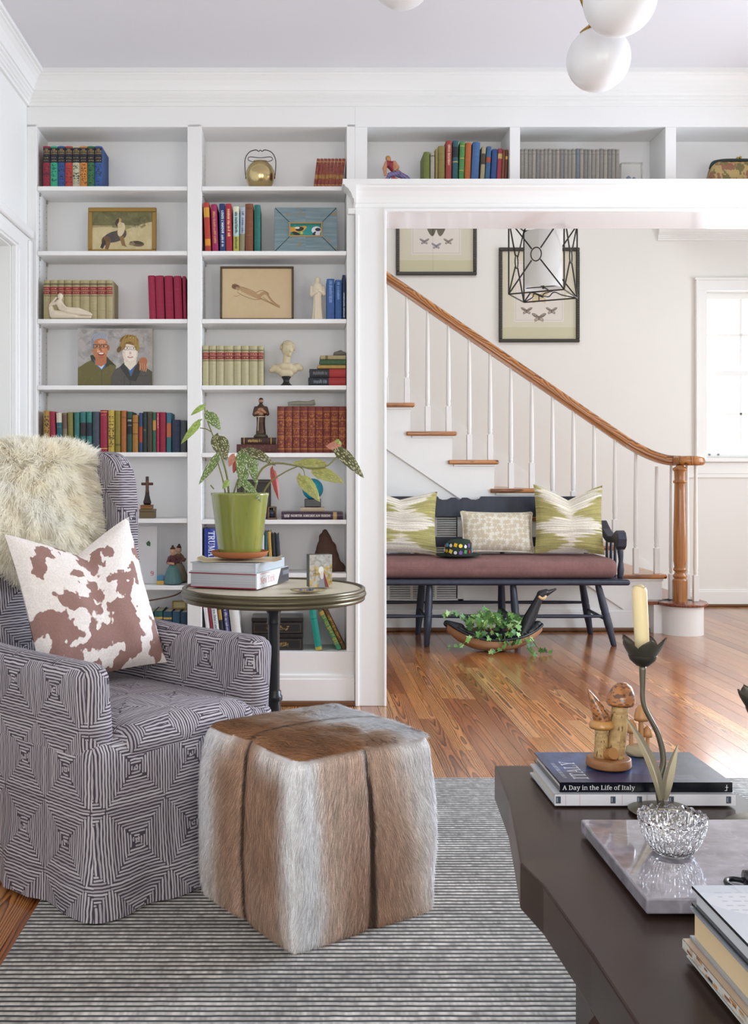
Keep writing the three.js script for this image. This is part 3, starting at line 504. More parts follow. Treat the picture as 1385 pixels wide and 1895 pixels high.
    for (const z of [fz - 0.12, fz - 0.2, fz - 0.28]) mesh('arm_spindle', ttube([[xs, seat - 0.005, z], [xs, 0.5, z], [xs, 0.607, z]], [0.007, 0.010, 0.007], 8, 6), benchPaint, b);
  }
  const cush = mat('#8c6560', 0.92, { bumpMap: weave, bumpScale: 0.0012 });
  cush.map = tex(256, 128, (u, v) => { const k = fbm(u * 9, v * 5, 2, 4), q = vn(u * 150, v * 80, 3); const s = 205 + 45 * k + 18 * q; return [s, s, s + 3]; });
  const g = rbox(1.71, 0.118, 0.43, 0.045, 0, 0, 0, 5), p = g.attributes.position;
  for (let i = 0; i < p.count; i++) { const x = p.getX(i), z = p.getZ(i), y = p.getY(i); p.setY(i, y + (y > 0 ? 0.006 * (fbm(x * 6 + 9, z * 6, 3, 2) - 0.5) : 0)); p.setZ(i, z + 0.012 * (1 - Math.abs(y) / 0.06) * Math.sign(z)); }
  g.computeVertexNormals();
  const c = tag(mesh('seat_cushion', boxUV(g, 0.9), cush), 'long mauve brown velvet seat cushion on the black bench', 'cushion'); c.position.set(cx + 0.0, seat + 0.060, -1.765);
}
// ---------------------------------------------------------------- pillows and hat on the bench
const ikat = (seed) => tex(256, 256, (u, v) => {
  const th = fbm(u * 3.5, v * 90, seed + 3, 2) * 0.16, st = 0.85 + 0.3 * vn(u * 3, v * 110, seed), cx = Math.abs(u - 0.5) * 2;
  const band = Math.sin((v + 0.06) * Math.PI * 4.0 + seed) * 0.5 + 0.62 - cx * 1.15 + (fbm(u * 3, v * 40, seed, 2) - 0.5) * 1.0 + th;
  const k = smooth(-0.05, 0.16, band), w = 0.94 + 0.1 * vn(u * 128, v * 128, 7);
  return [lerp(174, 228, k) * st * w, lerp(165, 220, k) * st * w, lerp(106, 203, k) * st * w];
});
const dotty = tex(256, 128, (u, v) => { let k = 0; const x = u * 13, y = v * 7.5; for (let a = -1; a <= 1; a++) for (let b = -1; b <= 1; b++) { const i = Math.floor(x) + a, j = Math.floor(y) + b, px = i + 0.2 + 0.6 * hash(i, j, 1), py = j + 0.2 + 0.6 * hash(i, j, 2), an = Math.atan2(y - py, x - px), d = Math.hypot(x - px, y - py); k = Math.max(k, smooth(0.52, 0.34, d * (1 + 0.25 * Math.cos(an * 6)))); } k *= 0.7; return [lerp(238, 204, k), lerp(231, 188, k), lerp(216, 156, k)]; });
const cloth = (map) => mat('#ffffff', 0.95, { map, bumpMap: weave, bumpScale: 0.0008 });
const SEATTOP = 0.392 + 0.119;
{
  const z = -1.80;
  pillow('ikat_pillow', 'olive and cream ikat throw pillow beside the doorway jamb', [wx(741, z), SEATTOP + 0.206, z - 0.03], [-0.25, 0.02, -0.04], 0.46, 0.40, 0.15, cloth(ikat(1)), { chop: 0.05, ear: 0.06, seed: 3 }, null);
  pillow('ikat_pillow', 'olive and cream ikat throw pillow with a sharp dent, against the bench arm', [wx(1053, z), SEATTOP + 0.222, z + 0.0], [-0.22, -0.05, -0.03], 0.42, 0.43, 0.16, cloth(ikat(2.4)), { chop: 0.085, ear: 0.06, seed: 5 }, null);
  pillow('lumbar_pillow', 'oblong cream lumbar pillow with small beige flowers and piped edges', [wx(924, z + 0.0), SEATTOP + 0.140, z - 0.06], [-0.28, 0, -0.015], 0.44, 0.25, 0.13, cloth(dotty), { ear: 0.05, seed: 8 }, null, 0.006);
  const h = thing('hat', 'dark green felt hat covered with colourful enamel pins', 'hat', [wx(850, -1.62), SEATTOP + 0.004, -1.655], 0.2), felt = mat('#24352a', 0.95);
  mesh('brim', lathe([[0.075, 0.012], [0.10, 0.006], [0.128, 0.008], [0.136, 0.014], [0.136, 0.017], [0.128, 0.012], [0.10, 0.010], [0.075, 0.017]], 40).scale(1, 1, 0.82), felt, h);
  const cr = lathe([[0.084, 0.01], [0.082, 0.03], [0.079, 0.075], [0.072, 0.098], [0.055, 0.106], [0.03, 0.096], [0, 0.092]], 36).scale(1, 1, 0.82), cp = cr.attributes.position;
  for (let i = 0; i < cp.count; i++) if (cp.getY(i) > 0.06) cp.setY(i, cp.getY(i) - 0.012 * Math.exp(-((cp.getZ(i)) ** 2) / 0.0008) + 0.01 * cp.getX(i) / 0.08); cr.computeVertexNormals(); mesh('crown', cr, felt, h);
  mesh('hat_band', lathe([[0.086, 0.013], [0.0845, 0.03], [0.0835, 0.03], [0.083, 0.013]], 36).scale(1, 1, 0.82), mat('#151c17', 0.7), h);
  const pc = ['#e8b52c', '#e9e4d4', '#3aa0c9', '#b7322e', '#4a8c4e', '#7d5aa6', '#d8d8d8', '#f0d25a'];
  for (let i = 0; i < 20; i++) { const a = -0.2 + (i % 10) / 9 * 3.4, y = 0.035 + 0.034 * (i > 9) + rr(-0.006, 0.006), r = 0.083 - (y - 0.03) * 0.09, s = rr(0.008, 0.0125), k = i % 3; const g = (k === 0 ? cyl(s, s, 0.003, 0, 0, 0, 12).rotateX(Math.PI / 2) : k === 1 ? rbox(s * 1.7, s * 1.9, 0.003, 0.001) : prism([[0, s * 1.2], [s, 0.2 * s], [s * 0.6, -s], [-s * 0.6, -s], [-s, 0.2 * s]], 0.003)); const m = mesh('pin', g.rotateZ(rr(-0.4, 0.4)), mat(pc[i % 8], 0.3, { metalness: 0.25 }), h); m.position.set(Math.cos(a) * r, y, Math.sin(a) * r * 0.82 + 0.001); m.rotation.y = Math.PI / 2 - a; }
}
// ---------------------------------------------------------------- goose planter with ivy
{
  const z = -1.39, sc = (px) => wx(px, z), X = sc(915), g = thing('goose_planter', 'carved wooden goose planter, black with a tan belly and upright neck', 'planter', [X, 0, z]);
  const body = (inner) => sheet(28, 14, (a, b) => {   // boat-shaped hull, tail to the left
    const t = a * 2 - 1, L = 0.272, w = 0.115 * Math.pow(Math.max(0, 1 - Math.pow(Math.abs(t * 0.98), 2.3)), 0.62), rim = 0.075 + 0.075 * Math.pow(Math.abs(t), 2.2) + (t < 0 ? 0.012 * t * t : 0), bot = 0.002 + 0.11 * Math.pow(Math.abs(t), 2.6), q = b * Math.PI, s = inner ? 0.93 : 1;
    const cy = -Math.cos(q), prof = Math.pow(Math.abs(Math.sin(q)), 0.7);
    return [t * L * (inner ? 0.985 : 1), lerp(rim, bot + (inner ? 0.008 : 0), prof), cy * w * s];
  });
  const tan = mat('#b48a66', 0.6, { map: tex(128, 128, (u, v) => { const k = fbm(u * 4, v * 30, 6, 3); return [205 + 50 * k, 200 + 50 * k, 195 + 50 * k]; }) }), blk = M({ color: '#17171c', roughness: 0.35 });
  mesh('hull', body(false), tan, g); mesh('lining', body(true), blk, g);
  mesh('rim', tube([...Array(40).keys()].map((i) => { const q = i / 40 * Math.PI * 2, t = Math.cos(q), w = 0.115 * Math.pow(Math.max(0, 1 - Math.pow(Math.abs(t * 0.98), 2.3)), 0.62); return [t * 0.272, 0.077 + 0.075 * Math.pow(Math.abs(t), 2.2) + (t < 0 ? 0.012 * t * t : 0), Math.sign(Math.sin(q)) * w]; }), 0.008, 6, true, 120), blk, g);
  mesh('tail', blob([[-0.27, 0.155, 0, 0.02, -0.20, 0.125, 0, 0.034], [-0.20, 0.13, 0.03, 0.014, -0.12, 0.1, 0.055, 0.01], [-0.20, 0.13, -0.03, 0.014, -0.12, 0.1, -0.055, 0.01]], 26, 0.6), blk, g);
  mesh('breast', blob([[0.2, 0.10, 0, 0.045, 0.235, 0.115, 0, 0.032], [0.21, 0.11, 0, 0.03, 0.25, 0.15, 0, 0.022]], 24, 0.6), blk, g);
  const n0 = [sc(970) - X, 0.11], n1 = [sc(1005) - X, wy(1112, z)];
  mesh('neck', blob([[0.165, 0.10, 0, 0.046, 0.205, 0.19, 0, 0.034], [0.205, 0.19, 0, 0.034, 0.245, 0.275, 0, 0.024], [0.245, 0.275, 0, 0.024, 0.268, 0.318, 0, 0.022], [0.268, 0.322, 0, 0.024, 0.296, 0.332, 0, 0.021], [0.30, 0.328, 0, 0.016, 0.352, 0.352, 0, 0.006]], 44, 0.5), blk, g);
  mesh('chin_band', tube([[0.252, 0.312, 0.014], [0.268, 0.300, 0.022], [0.284, 0.306, 0.02], [0.29, 0.314, 0.012]], 0.0085, 8), mat('#d6b184', 0.6), g);
  const liner = mesh('liner_pot', lathe([[0.06, 0.02], [0.085, 0.10], [0.08, 0.102], [0.0, 0.09]], 24).scale(1.5, 1, 0.95).translate(0.02, 0, 0), mat('#1e2129', 0.4), g);
  // ivy: every leaf its own piece
  const ivy = thing('ivy_plant', 'trailing green ivy growing out of the goose planter', 'plant', [X, 0, z]);
  const ls = new THREE.Shape(), pts = [[0, 0], [0.32, -0.18], [0.5, 0.06], [0.34, 0.22], [0.62, 0.46], [0.28, 0.52], [0, 1.0], [-0.28, 0.52], [-0.62, 0.46], [-0.34, 0.22], [-0.5, 0.06], [-0.32, -0.18]]; pts.forEach(([x, y], i) => i ? ls.lineTo(x, y) : ls.moveTo(x, y));
  const leafG = new THREE.ShapeGeometry(ls), lp = leafG.attributes.position; for (let i = 0; i < lp.count; i++) lp.setZ(i, 0.16 * Math.abs(lp.getX(i)) - 0.10 * lp.getY(i) * lp.getY(i)); leafG.computeVertexNormals();
  const lm = ['#4f7d35', '#6d9a48', '#38602a', '#a3c47a', '#5d8c52'].map((c) => M({ color: c, roughness: 0.5, side: THREE.DoubleSide, transmission: 0.12, thickness: 0 }));
  const vine = (p) => { mesh('vine', tube(p, 0.0022, 5), mat('#5a6a35', 0.7), ivy); const c = new THREE.CatmullRomCurve3(p.map((q) => V(...q))); for (let i = 0; i < 5; i++) put(c.getPoint(0.25 + i * 0.18), rr(0.026, 0.036)); };
  const put = (p, s) => { const m = mesh('leaf', leafG, lm[Math.floor(rnd() * 5)], ivy); m.position.set(p.x + rr(-0.008, 0.008), p.y, p.z); m.scale.setScalar(s); m.rotation.set(rr(-1.1, 0.3), rr(-0.9, 0.9), rr(-2.6, 2.6)); };
  for (let i = 0; i < 105; i++) { const t = rr(-0.66, 0.62), a = rr(-1, 1); put(V(t * 0.25, 0.105 + 0.085 * rnd() * (1 - t * t * 0.6) + 0.02, a * 0.085), rr(0.026, 0.044)); }
  for (let i = 0; i < 26; i++) { const t = rr(-0.6, 0.75); put(V(t * 0.22, 0.06 + 0.06 * rnd(), 0.10 + rr(0.0, 0.02)), rr(0.026, 0.04)); }
  vine([[-0.14, 0.15, 0.02], [-0.2, 0.2, 0.03], [-0.245, 0.21, 0.02], [-0.285, 0.195, 0.02]]);
  vine([[-0.1, 0.11, 0.09], [-0.17, 0.085, 0.14], [-0.23, 0.05, 0.16], [-0.285, 0.045, 0.16]]);
  vine([[0.04, 0.1, 0.1], [0.03, 0.05, 0.135], [-0.01, 0.022, 0.155], [-0.05, 0.012, 0.17]]);
  vine([[0.14, 0.11, 0.09], [0.16, 0.06, 0.12], [0.175, 0.02, 0.14], [0.21, 0.01, 0.16]]);
  vine([[0.16, 0.12, 0.07], [0.20, 0.07, 0.11], [0.24, 0.02, 0.12], [0.30, 0.012, 0.12]]);
  vine([[0.0, 0.16, 0.0], [-0.02, 0.22, 0.0], [-0.05, 0.235, 0.02], [-0.08, 0.22, 0.03]]);
}
// ---------------------------------------------------------------- rug
const RUGT = 0.011;
{
  const t = tex(512, 1024, (u, v) => {   // 1.4 m x 0.28 m of ribs, 16 ribs
    const r = v * 16 + 0.10 * (fbm(u * 60, v * 8, 5, 2) - 0.5), f = r - Math.floor(r), k = smooth(0.16, 0.34, f) * smooth(0.98, 0.84, f), n = vn(u * 300, Math.floor(r) * 3.3, 7) * 0.7 + vn(u * 90, Math.floor(r) * 1.7, 9) * 0.6;
    const s = lerp(60, 196, k * (0.55 + 0.45 * n)) * (0.84 + 0.32 * fbm(u * 5, v * 3, 61, 3)); return [s, s * 0.972, s * 0.94];
  });
  t.repeat.set(1 / 1.4, 1 / 0.28);
  const bmp = tex(64, 512, (u, v) => { const f = v * 16 - Math.floor(v * 16); return 255 * Math.sin(f * Math.PI); }, false); bmp.repeat.set(1 / 0.2, 1 / 0.28);
  const g = boxUV(rb(-0.60, 2.35, 0, RUGT, 1.107, 5.4, 0.004, 2));
  tag(mesh('area_rug', g, mat('#ffffff', 1.0, { map: t, bumpMap: bmp, bumpScale: 0.003 })), 'large ribbed grey and beige striped area rug', 'rug');
}
// ---------------------------------------------------------------- books: cover, spine and page block; spines print on one shared sheet
const ATL = 2048, atlasCanvas = document.createElement('canvas'); atlasCanvas.width = atlasCanvas.height = ATL;
const ag = atlasCanvas.getContext('2d'); ag.fillStyle = '#888'; ag.fillRect(0, 0, ATL, ATL);
let ax = 2, ay = 2, arow = 0;
const READABLE = new Set(['THE', 'JUNIOR', 'CLASSICS', '•', "LOUIS L'AMOUR", 'TRUMAN', 'NORTH AMERICAN BIRDS']);
function spineCell(w, h, st) {   // w, h in metres; returns uv rectangle
  const W = Math.max(10, Math.round(w * 1300)), H = Math.round(h * 1300);
  if (ax + W + 4 > ATL) { ax = 2; ay += arow + 4; arow = 0; }
  if (ay + H > ATL) ay = 2;
  const g = ag, x = ax, y = ay; ax += W + 4; arow = Math.max(arow, H);
  g.save(); g.beginPath(); g.rect(x - 1, y - 1, W + 2, H + 2); g.clip(); g.fillStyle = st.c; g.fillRect(x - 2, y - 2, W + 4, H + 4);
  for (let i = 0; i < 26; i++) { g.fillStyle = `rgba(${rnd() > 0.5 ? '255,240,220' : '30,20,10'},0.05)`; g.fillRect(x + rnd() * W - 4, y + rnd() * H, 4 + rnd() * W, 1 + rnd() * 5); }
  for (const [a, b, c] of st.b || []) { g.fillStyle = c; g.fillRect(x - 1, y + a * H, W + 2, (b - a) * H); }
  if (st.orn) { g.fillStyle = st.orn; for (let i = 0; i < (st.on || 40); i++) { const a = 0.08 + 0.84 * rnd(), u = rnd(); for (const q of [u, 1 - u]) { g.beginPath(); g.ellipse(x + (0.12 + 0.76 * q) * W, y + lerp(st.o0 ?? 0.06, st.o1 ?? 0.94, a) * H, 0.4 + rnd() * W * 0.10, 0.4 + rnd() * 4, rnd() * 3, 0, 7); g.fill(); } } }
  for (const [s, a, b, c, mode, font] of st.t || []) {
    g.fillStyle = c; g.textAlign = 'center'; g.textBaseline = 'middle';
    if (!READABLE.has(s)) {   // lettering too small to read in the photograph: rows of letter-like strokes
      if (mode === 'v') for (let q = a * H; q < b * H - 3;) { const l = 2 + rnd() * 4; if (rnd() > 0.14) g.fillRect(x + W * (0.26 + 0.08 * rnd()), y + q, W * (0.30 + 0.16 * rnd()), Math.min(2.2, l)); q += l * 0.5 + 1.6; } else for (let q = 0.16; q < 0.8;) { const l = 0.05 + 0.09 * rnd(); g.fillRect(x + q * W, y + (a + 0.3 * (b - a)) * H, l * W * 0.7, (b - a) * H * (0.3 + 0.2 * rnd())); q += l + 0.09; }
      continue;
    }
    if (mode === 'v') { const fs = Math.min(W * 0.72, (b - a) * H / s.length * 1.75); g.font = `bold ${fs}px ${font || 'sans-serif'}`; g.save(); g.translate(x + W / 2, y + (a + b) / 2 * H); g.rotate(Math.PI / 2); g.fillText(s, 0, 0, (b - a) * H); g.restore(); } else { const fs = Math.min((b - a) * H, W * 0.5); g.font = `bold ${fs}px ${font || 'serif'}`; g.fillText(s, x + W / 2, y + (a + b) / 2 * H, W * 0.9); }
  }
  g.restore();
  return [x / ATL, 1 - (y + H) / ATL, (x + W) / ATL, 1 - y / ATL];
}
const atlasTex = new THREE.CanvasTexture(atlasCanvas); atlasTex.colorSpace = THREE.SRGBColorSpace;
const spineMat = mat('#ffffff', 0.62, { map: atlasTex }), spineGloss = mat('#ffffff', 0.28, { map: atlasTex });
const pageMat = mat('#e6dcc4', 0.9, { map: tex(64, 64, (u, v) => 225 + 30 * vn(u * 64, 1, 3)) }), coverMats = {};
const coverMat = (c, gl) => coverMats[c + gl] ??= mat(c, gl ? 0.3 : 0.65);
function bookParts(g, t, h, d, st) {   // base at y = 0, spine towards +z, centred on x
  const bw = Math.min(0.0025, t * 0.16), gl = !!st.gloss, bulge = Math.min(0.006, t * 0.2), N = 6, cm = coverMat(st.cover || st.c, gl);
  mesh('cover', merge([bb(-t / 2, -t / 2 + bw, 0, h, -d, -bulge), bb(t / 2 - bw, t / 2, 0, h, -d, -bulge), bb(-t / 2 + bw, t / 2 - bw, 0, h, -bulge - 0.002, -bulge)]), cm, g);
  const r = spineCell(t, h, st), sp = sheet(N, 1, (a, b) => [(a - 0.5) * t, b * h, -bulge + bulge * Math.sin(a * Math.PI)]), uv = sp.attributes.uv;
  for (let i = 0; i < uv.count; i++) uv.setXY(i, lerp(r[0], r[2], uv.getX(i)), lerp(r[1], r[3], uv.getY(i)));
  const cap = (y) => { const s = new THREE.Shape(); s.moveTo(-t / 2, 0); for (let i = 0; i <= N; i++) s.lineTo((i / N - 0.5) * t, bulge * Math.sin(i / N * Math.PI)); return new THREE.ShapeGeometry(s).rotateX(-Math.PI / 2).scale(1, 1, -1).translate(0, y, -bulge); };
  mesh('spine', sp, gl ? spineGloss : spineMat, g);
  mesh('pages', merge([bb(-t / 2 + bw, t / 2 - bw, 0.003, h - 0.003, -d + 0.003, -bulge - 0.002)]), pageMat, g);
}
const bookIndex = {};
function book(x0, x1, py0, py1, st, label, group, { z = -0.02, d = 0.135, lean = 0, base, h } = {}) {
  const a = wx(x0, z), b = wx(x1, z), t = Math.max(0.004, b - a - 0.0012), H = h ?? (wy(py0, z) - wy(py1, z)), le = lean * Math.PI / 180;
  const g = thing('book', label, 'book', [(a + b) / 2, (base ?? wy(py1, z)) + 0.0005 + Math.abs(Math.sin(le)) * t / 2, z], 0, group);
  g.rotation.z = le; bookParts(g, t, H, d, st); return g;
}
function flatBook(xc, y, z, len, t, d, st, label, rotY = 0, group) {
  const g = thing('book', label, 'book', [xc, y + t / 2 + 0.0003, z], 0, group), r = new THREE.Group(); r.name = 'binding'; g.add(r); r.rotation.z = Math.PI / 2; r.position.x = len / 2; g.rotation.y = rotY;
  bookParts(r, t, len, d, st); return g;
}
// evenly described rows
function row(list, ybase, base, phrase, group, opt = {}) {
  for (const [x0, x1, y0, st, desc, lean, o] of list) book(x0, x1, y0, ybase, st, desc + ' ' + phrase, group, { base, lean: lean || 0, h: wy(y0, opt.z ?? -0.02) - base, ...opt, ...(o || {}) });
}
const G = '#c9a552';
{ // bay 1, top shelf: children's classics set
  const cs = [['#8e1f35', 'crimson'], ['#2f9f78', 'sea green'], ['#2c4a86', 'mid blue'], ['#b23b30', 'vermilion'], ['#b9b79a', 'cream and black'], ['#c8813c', 'orange'], ['#2f6a42', 'forest green'], ['#30558f', 'royal blue']];
  const tt = ['King Arthur', 'Stories', 'Myths and', 'Animal', 'Heroes', 'Poetry', 'Fairy Tales', 'Stories of'];
  cs.forEach(([c, n], i) => book(79 + i * 13.7, 79 + (i + 1) * 13.7, 268, 344, { c, b: [[0.04, 0.4, '#15182a']], t: [['THE', 0.06, 0.1, G], ['JUNIOR', 0.10, 0.15, G], ['CLASSICS', 0.155, 0.2, G], ['•', 0.21, 0.24, G], [tt[i], 0.25, 0.32, G], ['TALES', 0.32, 0.38, G]], orn: i === 4 ? '#1b1b1b' : i === 5 ? '#5b3416' : 'rgba(20,20,40,0.6)', o0: 0.4, o1: 0.98, on: 26 }, n + ' storybook with black and gold title panel on the top shelf', 'matching storybooks on the top shelf', { base: shelfY1[0], d: 0.165 }));
}
{ // bay 1, third shelf: tan law books and magenta books
  const e = [80, 92.5, 107, 119, 133, 148, 166, 180, 196, 208];
  for (let i = 0; i < 9; i++) book(e[i], e[i + 1], 517, 590, { c: '#a89b72', b: [[0.08, 0.13, '#6d6344'], [0.17, 0.265, '#8e2b2b'], [0.28, 0.36, '#85282a'], [0.39, 0.41, '#6d6344']], t: [['REPORTS', 0.185, 0.25, '#dcc38a'], ['DIGEST', 0.29, 0.35, '#dcc38a']] }, 'tan cloth law book with red labels behind the reclining figurine', 'tan law books behind the figurine', { base: shelfY1[2], d: 0.15 });
  const m = [273, 288, 305, 322, 338, 345.5];
  for (let i = 0; i < 5; i++) book(m[i] + (i ? 1.5 : 3), m[i + 1] + (i ? 0 : 1), 508 + i * 0.3, 590, { c: i === 4 ? '#8a1436' : '#97193f', t: [] }, 'plain magenta cloth book in the five-volume row', 'magenta books', { base: shelfY1[2], d: 0.13, lean: i < 4 ? 2.0 : 1.5, z: -0.03 });
}
{ // bay 1, fifth shelf: long mixed row
  const P = 'in the long mixed row above the armchair', L = [
    [80, 92, 760, { c: '#a5813f', orn: '#3c2a12', on: 50 }, 'ornate gold and brown book'], [93.5, 104, 762, { c: '#8f1f38' }, 'leaning wine red book', 2], [105.5, 116, 764, { c: '#cfc8b4', b: [[0.25, 0.62, '#1f5c66']], t: [['TALES', 0.32, 0.4, G]] }, 'cream book with teal label', 1.5],
    [117, 125, 764, { c: '#7d6f55', b: [[0.05, 0.4, '#6a4f46']] }, 'slim taupe book', 1], [126, 136, 763, { c: '#7c7338' }, 'olive green cloth book', 1], [137, 147, 763, { c: '#2d6c66' }, 'plain teal book'], [148, 159, 762, { c: '#2c6a65', b: [[0.27, 0.6, '#2a2426']] }, 'teal book with brown label'], [160, 170, 762, { c: '#2f726b', b: [[0.27, 0.6, '#1e2a35']] }, 'teal book with blue black label'],
    [171, 184, 762, { c: '#3c4853' }, 'dark slate book'], [185, 199, 759, { c: '#92203a', t: [['POEMS', 0.08, 0.15, G]], b: [[0.03, 0.05, G], [0.9, 0.92, G]] }, 'tall crimson book with gilt lines'], [200, 212, 759, { c: '#b99f45', orn: '#4d3d16', on: 60 }, 'mustard book with dark floral stamping'], [213, 223, 760, { c: '#85752b', b: [[0.8, 0.84, '#5f5420']] }, 'plain olive gold book'],
    [224, 234, 760, { c: '#a3602c', t: [['STORY', 0.12, 0.2, '#4a2a12']] }, 'rust orange cloth book'], [235, 244.5, 762, { c: '#23473c', b: [[0.15, 0.55, '#0f1a18']], t: [['THE', 0.18, 0.25, '#d8d8d0'], ['HOUSE', 0.3, 0.37, '#d8d8d0']] }, 'dark green book with black label'], [245, 256, 768, { c: '#a2702f', b: [[0.2, 0.22, '#5d3d16'], [0.5, 0.52, '#5d3d16']] }, 'short amber brown book'],
    [257, 264, 764, { c: '#2c3c63', b: [[0.35, 0.75, '#9b3c2c']] }, 'navy book with red band'], [264.5, 272, 762, { c: '#1e2f29', t: [['ART', 0.4, 0.5, G]] }, 'blackish green book'], [272.5, 282, 762, { c: '#463c30' }, 'dark brown book'], [282.5, 289, 763, { c: '#2f5c45', b: [[0.2, 0.45, '#b58b45']] }, 'green book with tan label'], [289.5, 295, 763, { c: '#9d2140', t: [['SONGS', 0.04, 0.4, '#e6c8b0', 'v']] }, 'slim crimson book with pale lettering'], [295.5, 307, 763, { c: '#8f1d38' }, 'plain crimson book'],
    [308, 317, 764, { c: '#3a6b83', b: [[0.26, 0.62, '#b2623e'], [0.62, 1, '#2e6a72']] }, 'blue book with orange middle band'], [318, 333, 777, { c: '#252f48' }, 'short plain navy book'], [334, 345, 778, { c: '#3b4246' }, 'short charcoal grey book']];
  row(L, 837, shelfY1[4], P, 'mixed row of old books');
}
{ // bay 2, top shelf: leaning set of slim russet books
  for (let i = 0; i < 8; i++) book(580 + i * 6.7, 580 + i * 6.7 + 6.5, 289, 344, { c: '#8b4030', b: [[0.1, 0.12, G], [0.55, 0.7, '#a9793a'], [0.9, 0.92, G]], orn: 'rgba(60,20,10,0.7)', on: 14 }, 'slim russet book with gilt bands leaning on the top shelf', 'leaning russet books', { base: shelfY2[0], lean: -7, z: -0.03, d: 0.11, h: 0.128 });
}
{ // bay 2, second shelf
  const P = 'beside the blue framed cow picture', y = 464, b = shelfY2[1];
  row([[380, 391, 375, { c: '#b23a2c', b: [[0.1, 0.3, '#d29a35'], [0.74, 0.88, '#d98d2c']] }, 'red and yellow striped book', 2.5], [393, 404.5, 378, { c: '#9c2257', t: [['AMERICAN PRAYER', 0.15, 0.85, G, 'v', 'serif']] }, 'magenta hardback with gilt title', 2], [407, 418, 377, { c: '#22336b', t: [["LOUIS L'AMOUR", 0.14, 0.62, '#f2f2f2', 'v'], ['A Novel', 0.65, 0.9, '#f2f2f2', 'v']], gloss: 1 }, 'navy novel with large white lettering', 1], [418.5, 430, 377, { c: '#a81f32', t: [['The Promise', 0.1, 0.7, '#f0d9a0', 'v', 'serif']], gloss: 1 }, 'red hardback with yellow lettering', 1],
    [431.5, 443, 382, { c: '#b8d3cf', b: [[0, 0.14, '#dcdcc0'], [0.66, 1, '#b7ae4c']], t: [['GREYSLIDE', 0.12, 0.6, '#1e2b33', 'v'], ['JOURNEY', 0.68, 0.95, '#3d4a2a', 'v']], gloss: 1 }, 'pale aqua and lime paperback'], [443.5, 453, 383, { c: '#a9b7c4', b: [[0.6, 1, '#8e8368']], t: [['RIVER WALK', 0.1, 0.6, '#3d4a6b', 'v']], gloss: 1 }, 'pale blue grey paperback', -1], [453.8, 469, 377, { c: '#7d4a2c', t: [['WW', 0.05, 0.14, '#3d2312']] }, 'chestnut brown hardback'], [470.5, 482, 379, { c: '#1f6a63' }, 'tall dark teal hardback']], y, b, P, 'books by the cow picture', { d: 0.17 });
}
{ // bay 2, third shelf: blue books
  const y = 590, b = shelfY2[2];
  row([[605, 619.5, 516, { c: '#3c5f9b', t: [['ANATOMY', 0.05, 0.6, '#86a3d0', 'v', 'serif']] }, 'sky blue cloth book'], [620.5, 633, 518, { c: '#36588f', t: [['DRAWING', 0.06, 0.5, '#8aa5cf', 'v', 'serif']] }, 'slightly darker blue cloth book'], [634, 640, 509, { c: '#1c2a4b', t: [['CREATIVE LIVING', 0.4, 0.97, '#d8d8d0', 'v']] }, 'narrow navy book with white lettering']], y, b, 'beside the robed white statuette', 'blue books');
}
{ // bay 2, fourth shelf: tan law books and a flat stack
  const e = [375, 387, 400.5, 415, 433, 447, 461.5, 478, 488];
  for (let i = 0; i < 8; i++) book(e[i], e[i + 1], 639, 713, { c: '#b3ab86', b: [[0.1, 0.14, '#7b7350'], [0.17, 0.24, '#8e2e2f'], [0.25, 0.34, '#7f2628'], [0.36, 0.39, '#7b7350']], t: [['LAWS', 0.18, 0.24, '#dcc38a'], ['STATE', 0.265, 0.33, '#dcc38a']] }, 'pale tan law book with red labels beside the plaster bust', 'pale tan law books by the bust', { base: shelfY2[3], d: 0.15 });
  const b = shelfY2[3], x = (p) => wx(p, -0.02), f = (x0, x1, y0, y1, st, l) => flatBook((x(x0) + x(x1)) / 2, b + (713 - y1) / 425, -0.02, x(x1) - x(x0), (y1 - y0) / 425 - 0.0008, 0.14, st, l);
  f(571, 640, 697.5, 713, { c: '#23272f', b: [[0.55, 1, '#9e2c2c']], t: [['I I I I', 0.1, 0.5, '#8a8f9a', 'v']] }, 'black and red hardback lying at the bottom of the stack beside the bust');
  f(573, 640, 681.5, 697, { c: '#2a2b30', b: [[0.55, 1, '#a83233']], t: [['I I I I', 0.1, 0.5, '#777', 'v']] }, 'black and red hardback lying second in the stack beside the bust');
  f(588, 640, 674.5, 681, { c: '#b08e4e' }, 'thin ochre book lying in the stack beside the bust');
  f(592, 640, 664.5, 674, { c: '#3c5a38' }, 'dark green book lying in the stack beside the bust');
  f(593, 640, 656.5, 664, { c: '#a89a72', b: [[0.2, 0.3, '#6e6247']] }, 'worn buff book lying on top of the stack beside the bust');
}
